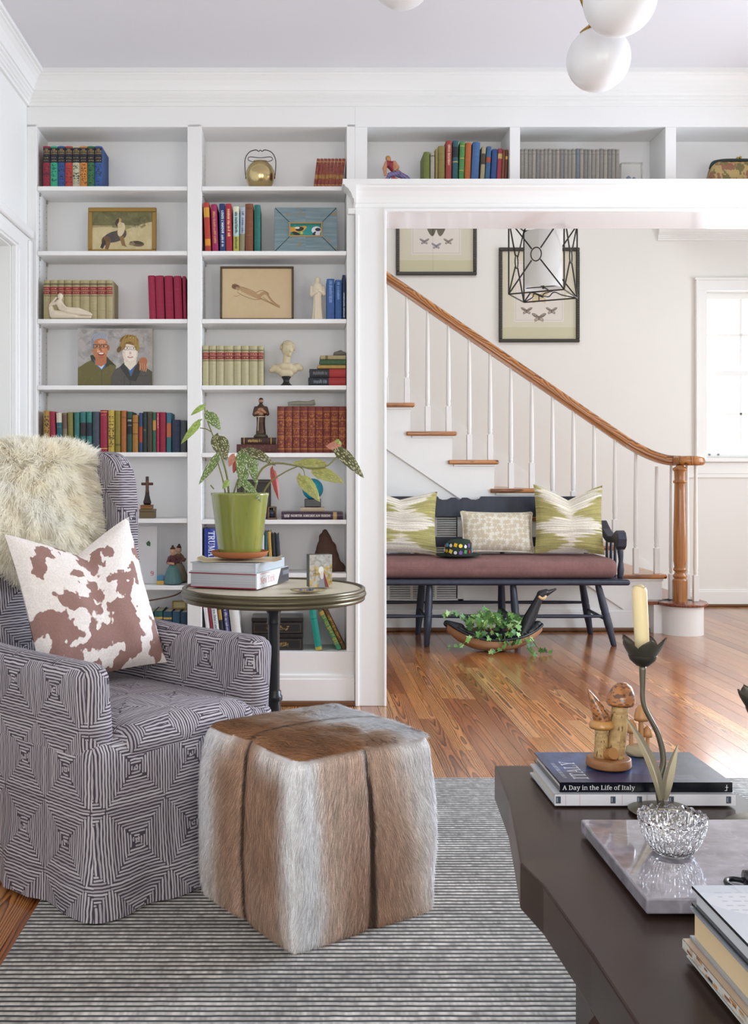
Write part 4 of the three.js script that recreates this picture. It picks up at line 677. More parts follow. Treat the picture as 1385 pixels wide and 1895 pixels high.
{ // bay 2, fifth shelf: red leather set, two dark books under the friar
  for (let i = 0; i < 9; i++) book(513 + i * 14.2, 513 + (i + 1) * 14.2, 752, 838, { c: '#6f2a1e', b: [[0.1, 0.12, '#a2642c'], [0.28, 0.3, '#a2642c'], [0.46, 0.48, '#8d5426'], [0.64, 0.66, '#a2642c'], [0.9, 0.93, '#a2642c']], orn: 'rgba(176,110,44,0.75)', on: 70 }, 'red leather encyclopedia volume with gilt ornament beside the friar figurine', 'red leather set', { base: shelfY2[4], d: 0.16 });
  const b = shelfY2[4], x = (p) => wx(p, -0.02);
  flatBook((x(438) + x(512)) / 2, b, -0.02, x(512) - x(438), 16 / 425, 0.13, { c: '#4f2621', orn: 'rgba(150,100,50,0.4)', on: 30 }, 'dark brown leather book lying under the friar figurine, bottom one');
  flatBook((x(446) + x(511)) / 2, b + 16.5 / 425, -0.02, x(511) - x(446), 12 / 425, 0.12, { c: '#3a211b', t: [['HISTORY', 0.2, 0.6, G, 'v', 'serif']], b: [[0.08, 0.1, G], [0.85, 0.87, G]] }, 'dark brown leather book lying under the friar figurine, upper one');
}
{ // bay 2, sixth shelf: bird guide lying flat
  const x = (p) => wx(p, -0.02), b = shelfY2[5];
  flatBook((x(521) + x(635)) / 2, b, -0.02, x(635) - x(521), 14 / 425, 0.15, { c: '#3d2738', t: [['by-line', 0.05, 0.14, '#e8e0d0', 'v'], ['NORTH AMERICAN BIRDS', 0.15, 0.8, '#e8e0d0', 'v', 'serif']], b: [[0.84, 0.9, '#b59a62']], gloss: 1 }, 'dark plum bird guide lying flat under the blue glass globe');
  flatBook((x(556) + x(601)) / 2, b + 14.4 / 425, -0.03, x(601) - x(556), 8 / 425, 0.08, { c: '#b9a68e', cover: '#b9a68e' }, 'small beige book lying on the bird guide');
  // bay 2, seventh shelf
  const y7 = shelfY2[6];
  row([[378, 405, 978, { c: '#263a94', t: [['TRUMAN', 0.06, 0.75, '#e9edf8', 'v', 'serif']], cover: '#263a94', gloss: 1 }, 'thick blue biography with white capitals'], [484, 489.5, 990, { c: '#cfd4d4' }, 'slim white book'], [489.8, 496, 984, { c: '#2a5a5c' }, 'slim deep teal book'], [499, 505.5, 984, { c: '#c39a45' }, 'slim mustard book', 3], [506.3, 512.5, 988, { c: '#1e2326' }, 'slim black book', 3], [513.8, 520.5, 989, { c: '#262b30' }, 'slim charcoal book leaning', 4]], 1061, y7, 'on the shelf behind the green pot', 'books behind the pot', { d: 0.13 });
}
{ // bottom shelf of bay 2
  const b = FLOORSHELF, P = 'on the bottom shelf behind the armchair';
  row([[386, 394, 1115, { c: '#e5e2e2', b: [[0, 1, '#e5e2e2']] }, 'plain white book leaning', 7], [394.5, 399, 1116, { c: '#8a2440' }, 'slim raspberry book leaning', 7], [399.8, 411, 1116, { c: '#ecebea', t: [['CONTEMPORARY', 0.1, 0.8, '#4a6a78', 'v']] }, 'white book with grey blue lettering leaning', 7], [412, 419, 1116, { c: '#2a2a34', b: [[0.2, 0.4, '#b08b3c']] }, 'black book with gold band leaning', 7], [420, 431, 1117, { c: '#2b2f63', t: [['A Short History', 0.1, 0.9, '#e6e3ee', 'v', 'serif']] }, 'indigo book with white lettering leaning', 7], [432.5, 450, 1117, { c: '#dedfda' }, 'thick off-white book leaning', 7]], 1206, b, P, 'leaning books on the bottom shelf', { d: 0.17, h: 0.225 });
  row([[584, 597, 1118, { c: '#1f9a8e', b: [[0.35, 0.36, '#11635c'], [0.93, 1, '#bfb04a']], gloss: 1 }, 'turquoise book leaning beside the black boxes', 9, { h: 0.215 }], [624, 633, 1140, { c: '#3f8a5c', b: [[0, 0.1, '#c9a552']], orn: '#cfa845', on: 70 }, 'green and gold decorated book leaning', 26, { h: 0.185, z: -0.03 }], [634, 641, 1140, { c: '#6b4a26', orn: '#c79a3d', on: 60 }, 'brown and gold decorated book leaning', 26, { h: 0.19, z: -0.05 }]], 1206, b, 'in the bottom shelf', null, { d: 0.15 });
  // bottom of bay 1: blue green books half hidden by the chair
  row([[262, 284, 1133, { c: '#2a5a57' }, 'dark green cloth book'], [285, 301, 1131, { c: '#23524f', b: [[0.15, 0.2, G]] }, 'bottle green cloth book'], [302, 318, 1132, { c: '#214c63', b: [[0.15, 0.2, G]] }, 'petrol blue cloth book'], [319, 333, 1132, { c: '#27506b' }, 'dull blue cloth book'], [334, 346, 1133, { c: '#1c3d52' }, 'deep blue cloth book']], 1206, FLOORSHELF, 'at the bottom behind the chair arm', 'blue green books low in the case', { d: 0.15 });
}
{ // cubbies above the doorway
  const b = wy(335), P = 'above the doorway beside the painted figurine';
  row([[785, 796, 281, { c: '#6f7a3a' }, 'moss green book'], [797, 805, 282, { c: '#a9a595', b: [[0.1, 0.14, '#6b6659']] }, 'pale grey book'], [806, 811, 276, { c: '#8d7f4e' }, 'slim khaki book'], [811.5, 824, 270, { c: '#8a7c44' }, 'khaki olive book'], [825, 836, 260, { c: '#9e4640', t: [['NATIVE', 0.1, 0.6, '#e0c0a0', 'v']] }, 'tall faded red book', -1], [837.5, 848, 260, { c: '#2f5c63', b: [[0.15, 0.4, '#1f2a2e'], [0.5, 0.52, G]] }, 'tall teal book with dark label', -1], [849.5, 859, 262, { c: '#4f8a4a', b: [[0.1, 0.12, G], [0.4, 0.42, G], [0.7, 0.72, G]] }, 'grass green book with gilt lines', -2], [860, 871, 264, { c: '#b3622f' }, 'pumpkin orange book', -2], [872, 886, 263, { c: '#44699b' }, 'thick cornflower blue book', -3], [889, 897, 271, { c: '#a69a78', b: [[0.2, 0.5, '#4a4334']] }, 'beige book with dark label', -3], [898, 907, 271, { c: '#3b6186', b: [[0.3, 0.45, '#a14c38']] }, 'blue book with red label', -3], [908.5, 919, 276, { c: '#2f4f86' }, 'dark blue book', -3], [919.5, 928, 275, { c: '#9b3d46', b: [[0.15, 0.3, '#caa96a']] }, 'rose red book', -3], [928.3, 933.4, 277, { c: '#7a4c32' }, 'slim brown book', -3], [933.8, 938.2, 277, { c: '#6f3a2c', b: [[0.2, 0.3, G]] }, 'slim maroon book', -3]], 335, b, P, 'colourful books above the doorway', { d: 0.14 });
  const gs = ['#8d8880', '#948f85', '#86827b', '#9a938a', '#7f7d79', '#8e8983'];
  for (let i = 0; i < 25; i++) { const x = 963.5 + i * 7.36; book(x, x + 7.25, 273 + (hash(i, 1, 1) - 0.5) * 1.5, 335, { c: i === 14 ? '#6d7680' : gs[i % 6], b: [[0.04, 0.06, '#6f6a62'], [0.9, 0.92, '#6f6a62']], t: [['VOL', 0.12, 0.2, '#5b5750']] }, 'slim grey periodical volume in the matching row above the doorway', 'grey matching volumes', { base: b, d: 0.14 }); }
}
atlasTex.needsUpdate = true;
// ---------------------------------------------------------------- pictures and ornaments on the shelves
function shelfPicture(name, label, x0, x1, py0, base, z, opts) {
  const { t = 0.02, fm, m, lean = 0.05, inner, depth = 0.018, cat = 'picture' } = opts, a = wx(x0, z), b = wx(x1, z), w = b - a, h = wy(py0, z) - base;
  const g = thing(name, label, cat, [(a + b) / 2, base + 0.001, z]); g.rotation.x = -lean;
  if (t) for (const q of [[-w / 2, w / 2, h - t, h], [-w / 2, w / 2, 0, t], [-w / 2, -w / 2 + t, t, h - t], [w / 2 - t, w / 2, t, h - t]]) mesh('frame_bar', boxUV(rb(...q, -depth, 0, 0.004, 2)), fm, g);
  if (inner) inner(g, w, h);
  else mesh('picture', new THREE.PlaneGeometry(w - 2 * t, h - 2 * t).translate(0, h / 2, t ? -0.006 : 0.0005), m, g);
  mesh('backing', bb(-w / 2 + t * 0.5, w / 2 - t * 0.5, t * 0.5, h - t * 0.5, -depth, t ? -0.007 : 0), opts.back || mat('#5a4a36', 0.9), g);
  return g;
}
const blurNoise = (g, w, h, n, cols, s0, s1, al = 0.25) => { for (let i = 0; i < n; i++) { g.globalAlpha = al; g.fillStyle = cols[Math.floor(rnd() * cols.length)]; g.beginPath(); g.ellipse(rnd() * w, rnd() * h, s0 + rnd() * s1, s0 * 0.6 + rnd() * s1 * 0.5, rnd() * 3, 0, 7); g.fill(); } g.globalAlpha = 1; };
const poly = (g, c, pts) => { g.fillStyle = c; g.beginPath(); pts.forEach(([x, y], i) => i ? g.lineTo(x, y) : g.moveTo(x, y)); g.closePath(); g.fill(); };
const ell = (g, c, x, y, a, b, r = 0) => { g.fillStyle = c; g.beginPath(); g.ellipse(x, y, a, b, r, 0, 7); g.fill(); };
{ // dog in snow
  const t = canvasTex(512, 320, (g, w, h) => {
    g.fillStyle = '#a8976a'; g.fillRect(0, 0, w, h); g.fillStyle = '#6f6a44'; g.fillRect(0, 0, w, h * 0.36); blurNoise(g, w, h * 0.5, 120, ['#5b5836', '#7d7649', '#948a5e', '#4d4a2e'], 10, 40, 0.2);
    g.fillStyle = '#c9b88a'; g.beginPath(); g.moveTo(0, h * 0.42); g.quadraticCurveTo(w * 0.3, h * 0.36, w * 0.55, h * 0.48); g.quadraticCurveTo(w * 0.8, h * 0.32, w, h * 0.26); g.lineTo(w, h); g.lineTo(0, h); g.fill(); g.save(); g.translate(0, h * 0.45); blurNoise(g, w, h * 0.55, 90, ['#d6c79b', '#b9a878', '#cdbd8e', '#e0d3ac'], 12, 40, 0.25); g.restore();
    g.save(); g.translate(w * 0.68, h * 0.18); blurNoise(g, w * 0.2, h * 0.22, 30, ['#4d4a30', '#5d573a'], 4, 16, 0.4); g.restore();
    ell(g, '#4b4343', 195, 210, 100, 46, -0.25); ell(g, '#6d4f34', 120, 245, 40, 40); ell(g, '#57493f', 240, 190, 56, 44, -0.6); poly(g, '#3c3330', [[95, 225], [70, 300], [90, 315], [120, 260]]); poly(g, '#7a5a3a', [[120, 250], [110, 316], [138, 318], [160, 256]]); poly(g, '#8a6a45', [[230, 210], [255, 285], [300, 300], [285, 280], [268, 205]]); ell(g, '#d9c9a2', 248, 150, 30, 60, 0.25);
    ell(g, '#4a3826', 222, 92, 26, 34, 0.3); poly(g, '#c29a62', [[225, 90], [232, 50], [248, 62], [246, 96]]); poly(g, '#3b2d22', [[205, 82], [212, 58], [226, 78]]); ell(g, '#d2bf95', 238, 112, 22, 26);
    ell(g, '#6d5a40', 385, 270, 60, 24, 0.1); ell(g, '#8d7a58', 345, 268, 30, 16, -0.2); ell(g, '#4d3f2d', 395, 262, 40, 14, 0.15); poly(g, '#4a3d2c', [[320, 262], [330, 250], [345, 260]]); blurNoise(g, w, h, 60, ['#fff0c0', '#332a18'], 3, 14, 0.06);
  });
  shelfPicture('framed_painting', 'small gold framed painting of a collie standing in snow', 162, 289, 383, shelfY1[1], -0.06, { t: 0.019, fm: mat('#9b7a3c', 0.45, { metalness: 0.35 }), m: mat('#ffffff', 0.55, { map: t }), lean: 0.04 });
}
{ // portrait of two people, on a stretched canvas
  const t = canvasTex(640, 480, (g, w, h) => {
    g.fillStyle = '#a9a49f'; g.fillRect(0, 0, w, h); blurNoise(g, w, h, 260, ['#8d8884', '#bdb8b2', '#9b948f', '#c9c5c0', '#7f7a78'], 10, 40, 0.28);
    poly(g, '#6a6136', [[0, 330], [70, 285], [120, 262], [240, 290], [330, 310], [300, 480], [0, 480]]); poly(g, '#3c3a28', [[115, 265], [105, 225], [130, 220], [200, 310], [250, 235], [275, 262], [330, 312], [280, 300], [205, 345]]); poly(g, '#4f6f9f', [[130, 250], [200, 330], [245, 260], [235, 320], [205, 345], [150, 300]]); poly(g, '#cfd9ea', [[165, 300], [205, 340], [230, 300], [205, 315]]);
    ell(g, '#b77a58', 190, 170, 66, 92); ell(g, '#cf9068', 205, 160, 46, 70); ell(g, '#9aa0ad', 185, 78, 68, 44); ell(g, '#b77a58', 196, 118, 58, 34); ell(g, '#8a8d98', 128, 130, 13, 46); ell(g, '#a8613f', 262, 160, 10, 24); poly(g, '#b9714c', [[150, 230], [150, 300], [200, 318], [245, 290], [248, 220]]);
    g.strokeStyle = '#2a2a2a'; g.lineWidth = 4; for (const x of [160, 225]) g.strokeRect(x - 26, 134, 52, 28); g.beginPath(); g.moveTo(186, 146); g.lineTo(199, 146); g.stroke(); ell(g, '#2e2620', 163, 148, 8, 6); ell(g, '#2e2620', 222, 148, 8, 6); ell(g, '#8c3f32', 200, 212, 30, 15); ell(g, '#f1e7dc', 200, 208, 22, 7); ell(g, '#a8654a', 200, 240, 22, 8); ell(g, '#d79a74', 205, 110, 34, 18); ell(g, '#c9835c', 240, 190, 14, 24); for (let i = 0; i < 22; i++) { g.strokeStyle = i % 2 ? '#c3c8d2' : '#6f7480'; g.lineWidth = 3; g.beginPath(); g.moveTo(128 + i * 5.4, 100 - 20 * Math.sin(i / 7)); g.quadraticCurveTo(140 + i * 5, 60 - 14 * Math.sin(i / 7), 150 + i * 5, 62 - 20 * Math.sin(i / 7)); g.stroke(); } poly(g, '#a5623f', [[190, 150], [178, 190], [212, 192]]); ell(g, '#e3b08a', 180, 190, 14, 8);
    poly(g, '#56524c', [[280, 480], [285, 400], [320, 340], [400, 300], [520, 300], [590, 330], [640, 360], [640, 480]]); poly(g, '#3a3835', [[360, 320], [400, 280], [460, 400], [520, 270], [560, 310], [500, 440], [440, 430]]); poly(g, '#4a6fa8', [[425, 310], [455, 400], [490, 310], [460, 330]]); poly(g, '#e9dcc8', [[395, 250], [400, 300], [450, 350], [500, 300], [505, 250]]);
    ell(g, '#e8d6c4', 448, 200, 66, 88); ell(g, '#f2e6d8', 455, 210, 46, 64); g.fillStyle = '#8a6a34'; g.beginPath(); g.ellipse(440, 110, 82, 58, 0, Math.PI, 7); g.fill(); ell(g, '#9a7a3c', 385, 140, 26, 46, 0.3); ell(g, '#a78848', 505, 140, 22, 50, -0.2); ell(g, '#7a5c2c', 420, 96, 54, 34); ell(g, '#c2a763', 470, 92, 40, 22, 0.3); ell(g, '#6a4f28', 355, 175, 18, 28, 0.5);
    g.strokeStyle = '#555'; g.lineWidth = 3; for (const x of [422, 480]) g.strokeRect(x - 24, 152, 46, 26); ell(g, '#50545c', 424, 164, 7, 5); ell(g, '#50545c', 478, 164, 7, 5); ell(g, '#b56a60', 450, 238, 24, 9); ell(g, '#f6efe6', 450, 236, 17, 4); ell(g, '#d8b6a4', 450, 205, 10, 14); for (let i = 0; i < 26; i++) { g.strokeStyle = ['#a98746', '#8f6f38', '#b8964f', '#9a7a3c'][i % 4]; g.lineWidth = 5; g.beginPath(); g.moveTo(372 + i * 5.6, 150 - 40 * Math.sin(i / 8)); g.quadraticCurveTo(380 + i * 5, 70, 400 + i * 4.4, 72 + 20 * Math.cos(i)); g.stroke(); } 
    ell(g, '#b5714c', 560, 280, 36, 40, 0.4); for (let i = 0; i < 4; i++) ell(g, '#c58a62', 538 + i * 16, 318 + i * 4, 8, 34, 0.1); g.strokeStyle = '#7a4528'; g.lineWidth = 3; for (let i = 0; i < 3; i++) { g.beginPath(); g.moveTo(546 + i * 16, 300); g.lineTo(548 + i * 16, 345); g.stroke(); }
    g.strokeStyle = '#3d3a36'; g.lineWidth = 3; g.strokeRect(400, 400, 50, 80); g.beginPath(); g.moveTo(205, 345); g.lineTo(205, 480); g.moveTo(455, 400); g.lineTo(455, 480); g.moveTo(480, 395); g.lineTo(600, 395); g.stroke(); blurNoise(g, w, h, 120, ['#2f2c22', '#d8d2b0', '#7f7a58'], 3, 10, 0.10);
  });
  shelfPicture('portrait_painting', 'unframed canvas portrait of two smiling people in glasses and jackets', 144, 282, 608, shelfY1[3], -0.05, { t: 0, m: mat('#ffffff', 0.6, { map: t }), back: mat('#c9c0a6', 0.9), depth: 0.03, lean: 0.02 });
}
{ // cows in a weathered blue frame
  const t = canvasTex(256, 160, (g, w, h) => { g.fillStyle = '#1f8f8c'; g.fillRect(0, 0, w, h); blurNoise(g, w, h, 60, ['#178079', '#2aa79e', '#3b9a7a'], 8, 26, 0.3); poly(g, '#5e8c34', [[0, 120], [120, 130], [110, 160], [0, 160]]); poly(g, '#d8a23c', [[0, 40], [60, 40], [120, 26], [140, 40], [110, 90], [60, 110], [0, 100]]); ell(g, '#2b2420', 80, 66, 34, 26, -0.4); ell(g, '#efe6da', 60, 52, 20, 12); ell(g, '#2a2a30', 50, 120, 36, 18, 0.6); ell(g, '#b9c53c', 95, 112, 12, 18); ell(g, '#e8e8ec', 215, 80, 40, 46); ell(g, '#23232b', 226, 72, 22, 20); ell(g, '#23232b', 200, 120, 14, 26, 0.4); ell(g, '#d8d8e0', 225, 125, 20, 30); });
  const wood = tex(256, 256, (u, v) => { const k = fbm(u * 3, v * 40, 12, 4), c = fbm(u * 9, v * 9, 31, 3); return c > 0.72 ? [140, 130, 108] : [lerp(98, 140, k), lerp(122, 156, k), lerp(128, 160, k)]; });
  shelfPicture('weathered_picture_frame', 'wide weathered blue wood frame with a small cow picture', 508, 624, 386, shelfY2[1], -0.045, {
    t: 0, back: mat('#3a3832', 0.9), lean: 0.03, inner(g, w, h) {
      const m = mat('#ffffff', 0.8, { map: wood }), k = 0.068, e = 0.0015;
      for (const [pts, r] of [[[[-w / 2, h], [w / 2, h], [w / 2 - k, h - k], [-w / 2 + k, h - k]], 0], [[[-w / 2, 0], [-w / 2 + k, k], [w / 2 - k, k], [w / 2, 0]], 0], [[[-w / 2, 0], [-w / 2, h], [-w / 2 + k, h - k], [-w / 2 + k, k]], 0], [[[w / 2, 0], [w / 2 - k, k], [w / 2 - k, h - k], [w / 2, h]], 0]]) { const c = [pts.reduce((a, p) => a + p[0], 0) / 4, pts.reduce((a, p) => a + p[1], 0) / 4]; mesh('frame_board', boxUV(prism(pts.map(([x, y]) => [x + (c[0] - x) * e * 26, y + (c[1] - y) * e * 26]), 0.02, 0.0015), 0.3), m, g); }
      for (const q of [[-w / 2 + k - 0.006, w / 2 - k + 0.006, h - k - 0.004, h - k + 0.003], [-w / 2 + k - 0.006, w / 2 - k + 0.006, k - 0.003, k + 0.004], [-w / 2 + k - 0.004, -w / 2 + k + 0.003, k, h - k], [w / 2 - k - 0.003, w / 2 - k + 0.004, k, h - k]]) mesh('inner_lip', rb(...q, 0.014, 0.024, 0.002), mat('#a08a62', 0.7), g);
      mesh('picture', new THREE.PlaneGeometry(w - 2 * k, h - 2 * k).translate(0, h / 2, 0.008), mat('#ffffff', 0.5, { map: t }), g);
    }
  });
}
{ // figure drawing
  const t = canvasTex(512, 360, (g, w, h) => {
    g.fillStyle = '#c9b18a'; g.fillRect(0, 0, w, h); blurNoise(g, w, h, 60, ['#cdb690', '#c2a981'], 20, 60, 0.2); g.lineCap = 'round';
    const st = (c, lw, ...p) => { g.strokeStyle = c; g.lineWidth = lw; g.beginPath(); g.moveTo(p[0], p[1]); for (let i = 2; i < p.length; i += 4) g.quadraticCurveTo(p[i], p[i + 1], p[i + 2], p[i + 3]); g.stroke(); };
    st('#b08f66', 34, 150, 150, 210, 180, 270, 205); st('#ac8a60', 24, 270, 205, 310, 160, 335, 185); st('#ac8a60', 15, 335, 190, 370, 250, 420, 275); st('#a88558', 12, 280, 215, 340, 240, 400, 268); ell(g, '#7b5a3c', 95, 130, 26, 20, 0.2); ell(g, '#a9875f', 118, 140, 18, 18);
    for (let i = 0; i < 26; i++) st('rgba(92,66,42,0.5)', 1.5, 70 + rnd() * 30, 120 + rnd() * 24, 90 + rnd() * 20, 112 + rnd() * 20, 118 + rnd() * 14, 118 + rnd() * 24);
    st('#6d5038', 3, 115, 128, 190, 140, 250, 175, 300, 140, 335, 180); st('#6d5038', 3, 110, 170, 160, 205, 230, 222, 260, 232, 290, 215); st('#6d5038', 2.5, 335, 182, 365, 240, 425, 272); st('#6d5038', 2.5, 300, 205, 345, 245, 425, 285); st('#6d5038', 2, 130, 190, 110, 205, 90, 196);
  });
  shelfPicture('framed_drawing', 'thin dark framed sepia drawing of a reclining figure', 407, 544, 492, shelfY2[2], -0.05, { t: 0.010, fm: mat('#4d3a22', 0.45), m: mat('#ffffff', 0.6, { map: t }), lean: 0.04 });
}
const plaster = mat('#cdbf9e', 0.7), ivory = mat('#dccfb6', 0.6);
{ // reclining figurine
  const z = -0.012, y = shelfY1[2], X = wx(130, z), g = thing('reclining_figurine', 'small ivory figurine of a reclining woman in front of tan books', 'figurine', [X, y + 0.0055, z - 0.008]);
  mesh('couch', blob([[-0.075, 0.008, 0, 0.010, 0.085, 0.006, 0, 0.008], [-0.08, 0.012, 0, 0.012, -0.085, 0.045, 0, 0.012], [-0.07, 0.02, 0, 0.016, 0.02, 0.014, 0, 0.014]], 40, 0.5), ivory, g);
  mesh('body', blob([[-0.045, 0.098, 0, 0.0115, -0.045, 0.092, 0, 0.0105], [-0.048, 0.085, 0, 0.006, -0.048, 0.075, 0, 0.007], [-0.05, 0.068, 0, 0.015, -0.04, 0.045, 0, 0.013], [-0.04, 0.045, 0, 0.014, -0.012, 0.032, 0, 0.016], [-0.012, 0.034, 0, 0.015, 0.035, 0.036, 0.002, 0.011], [0.035, 0.036, 0.002, 0.010, 0.085, 0.020, 0.004, 0.006], [-0.012, 0.03, 0.008, 0.013, 0.04, 0.022, 0.01, 0.010], [0.04, 0.022, 0.01, 0.009, 0.093, 0.014, 0.01, 0.005], [-0.06, 0.066, 0, 0.007, -0.088, 0.058, 0.002, 0.006], [-0.088, 0.058, 0, 0.006, -0.062, 0.09, 0, 0.005], [-0.04, 0.066, 0.006, 0.007, -0.02, 0.045, 0.014, 0.005], [-0.02, 0.045, 0.014, 0.005, 0.0, 0.04, 0.015, 0.005]], 64, 0.35, 60000), ivory, g);
}
{ // robed statuette
  const z = -0.04, y = shelfY2[2], g = thing('robed_statuette', 'white statuette of a robed standing saint with folded hands', 'figurine', [wx(588, z), y + 0.0005, z]);
  const robe = lathe([[0, 0], [0.025, 0], [0.024, 0.004], [0.019, 0.06], [0.019, 0.10], [0.024, 0.125], [0.026, 0.14], [0.018, 0.158], [0.008, 0.163], [0, 0.164]], 40), p = robe.attributes.position;
  for (let i = 0; i < p.count; i++) { const a = Math.atan2(p.getZ(i), p.getX(i)), f = 1 + 0.09 * Math.cos(a * 9) * smooth(0.13, 0.05, p.getY(i)); p.setX(i, p.getX(i) * f); p.setZ(i, p.getZ(i) * f); } robe.computeVertexNormals(); mesh('robe', robe, ivory, g);
  mesh('body', blob([[0, 0.172, 0.002, 0.0105, 0, 0.178, 0.003, 0.0095], [0, 0.158, 0, 0.007, 0, 0.168, 0, 0.007], [-0.024, 0.142, 0, 0.009, -0.026, 0.11, 0.008, 0.0085], [-0.026, 0.11, 0.008, 0.009, -0.004, 0.12, 0.024, 0.006], [0.024, 0.142, 0, 0.009, 0.027, 0.115, 0.008, 0.0085], [0.027, 0.115, 0.008, 0.009, 0.004, 0.128, 0.024, 0.006]], 48, 0.4), ivory, g);
  mesh('hood', lathe([[0.012, 0.158], [0.0135, 0.172], [0.012, 0.182], [0.006, 0.189], [0, 0.190]], 20).translate(0, 0, -0.003), ivory, g);
}
{ // plaster bust of a curly-haired youth on a black socle
  const z = -0.05, y = shelfY2[3], g = thing('plaster_bust', 'cream plaster bust of a curly haired young man on black base', 'bust', [wx(530, z), y + 0.0005, z]);
  mesh('socle', lathe([[0.0, 0], [0.027, 0], [0.027, 0.004], [0.022, 0.007], [0.014, 0.016], [0.0125, 0.024], [0.017, 0.034], [0.021, 0.038], [0.021, 0.042], [0, 0.042]], 28), M({ color: '#1d1d1f', roughness: 0.3 }), g);
  mesh('body', blob([[-0.012, 0.060, 0, 0.022, 0.012, 0.060, 0, 0.022], [-0.03, 0.075, 0, 0.022, 0.03, 0.075, 0, 0.022], [-0.05, 0.078, -0.002, 0.019, -0.064, 0.07, -0.002, 0.012], [0.05, 0.084, -0.002, 0.018, 0.064, 0.078, -0.002, 0.012], [-0.014, 0.085, 0.012, 0.017, 0.014, 0.085, 0.012, 0.017], [0, 0.095, -0.002, 0.018, 0.004, 0.135, 0, 0.016], [0.006, 0.158, 0.0, 0.026, 0.008, 0.172, -0.002, 0.027], [0.010, 0.142, 0.010, 0.015, 0.012, 0.155, 0.012, 0.020], [0.017, 0.160, 0.026, 0.005, 0.021, 0.150, 0.032, 0.0045], [0.016, 0.142, 0.024, 0.006, 0.014, 0.136, 0.022, 0.007], [0.004, 0.166, 0.024, 0.004, 0.026, 0.166, 0.022, 0.004]], 72, 0.45, 60000), plaster, g);
  const curls = []; for (let i = 0; i < 90; i++) { const a = rnd() * 6.28, b = rr(0.15, 1.75), d = V(Math.sin(b) * Math.cos(a), Math.cos(b), Math.sin(b) * Math.sin(a)); if (d.z > 0.45 && d.y < 0.55) continue; const p = V(0.006, 0.168, -0.003).addScaledVector(d, 0.0295); curls.push(new THREE.TorusGeometry(rr(0.005, 0.008), 0.0034, 5, 9).lookAt(d).translate(p.x, p.y, p.z)); }
  mesh('hair', merge(curls), plaster, g);
}
{ // brass pot with a wire handle
  const z = -0.09, y = shelfY2[0], g = thing('brass_pot', 'round polished brass pot with a tall wire bail handle', 'pot', [wx(482, z), y + 0.0005, z]), brass = mat('#cdb888', 0.2, { metalness: 1 }), wire = mat('#4a4238', 0.45, { metalness: 0.6 });
  mesh('body', lathe([[0.034, 0], [0.037, 0.003], [0.034, 0.008], [0.05, 0.022], [0.061, 0.044], [0.0645, 0.068], [0.062, 0.09], [0.052, 0.112], [0.038, 0.124], [0.033, 0.127], [0.035, 0.131], [0.032, 0.132], [0.030, 0.126], [0.04, 0.118], [0.0, 0.02]], 48), brass, g);
  mesh('bail', tube([[-0.064, 0.062, 0], [-0.068, 0.1, 0], [-0.066, 0.148, 0], [-0.047, 0.176, 0], [-0.016, 0.184, 0], [-0.008, 0.178, 0], [0, 0.184, 0], [0.008, 0.178, 0], [0.016, 0.184, 0], [0.047, 0.176, 0], [0.066, 0.148, 0], [0.068, 0.1, 0], [0.064, 0.062, 0]], 0.0021, 6, false, 80), wire, g);
  mesh('lid_wire', tube([[-0.034, 0.129, 0.01], [-0.054, 0.138, 0.01], [-0.05, 0.149, 0.01], [0, 0.146, 0.012], [0.05, 0.149, 0.01], [0.054, 0.138, 0.01], [0.034, 0.129, 0.01]], 0.0017, 6, false, 40), wire, g);
  for (const s of [-1, 1]) mesh('ear', new THREE.TorusGeometry(0.005, 0.0018, 6, 12).rotateY(Math.PI / 2).translate(s * 0.0645, 0.062, 0), wire, g);
}
{ // friar figurine on the dark books
  const z = -0.06, y = shelfY2[4] + 28.6 / 425, g = thing('friar_figurine', 'painted brown figurine of a bearded friar with a rope belt', 'figurine', [wx(483, z), y + 0.0008, z]);
  mesh('base', lathe([[0, 0], [0.032, 0], [0.031, 0.008], [0.026, 0.014], [0, 0.016]], 20), mat('#4a4a33', 0.7), g);
  const b = blob([[0, 0.02, 0, 0.022, 0, 0.06, 0, 0.018], [0, 0.06, 0, 0.018, 0, 0.125, 0, 0.021], [0.0, 0.125, 0, 0.02, 0, 0.136, 0, 0.014], [0, 0.142, 0, 0.007, 0, 0.148, 0, 0.007], [0.001, 0.160, 0.002, 0.0105, 0.001, 0.166, 0.002, 0.0105], [-0.022, 0.13, 0, 0.009, -0.028, 0.102, 0.006, 0.009], [-0.028, 0.102, 0.006, 0.008, -0.014, 0.112, 0.022, 0.006], [0.022, 0.13, 0, 0.009, 0.029, 0.105, 0.006, 0.009], [0.029, 0.105, 0.006, 0.008, 0.005, 0.12, 0.024, 0.006], [0.01, 0.02, 0.016, 0.007, 0.004, 0.06, 0.015, 0.006]], 56, 0.4, 50000);
  mesh('body', paint(b, (x, yy, zz) => yy > 0.156 && zz > -0.002 && yy < 0.168 ? '#a9795a' : yy > 0.15 ? '#2e211a' : zz > 0.018 && yy > 0.1 && yy < 0.13 ? '#a9795a' : '#4a3120'), V_MAT(0.5), g);
  mesh('rope_belt', merge([new THREE.TorusGeometry(0.0205, 0.002, 6, 20).rotateX(Math.PI / 2).translate(0, 0.092, 0), tube([[-0.008, 0.092, 0.02], [-0.011, 0.06, 0.021], [-0.012, 0.03, 0.024]], 0.0016, 6)]), mat('#cfc2a0', 0.8), g);
}
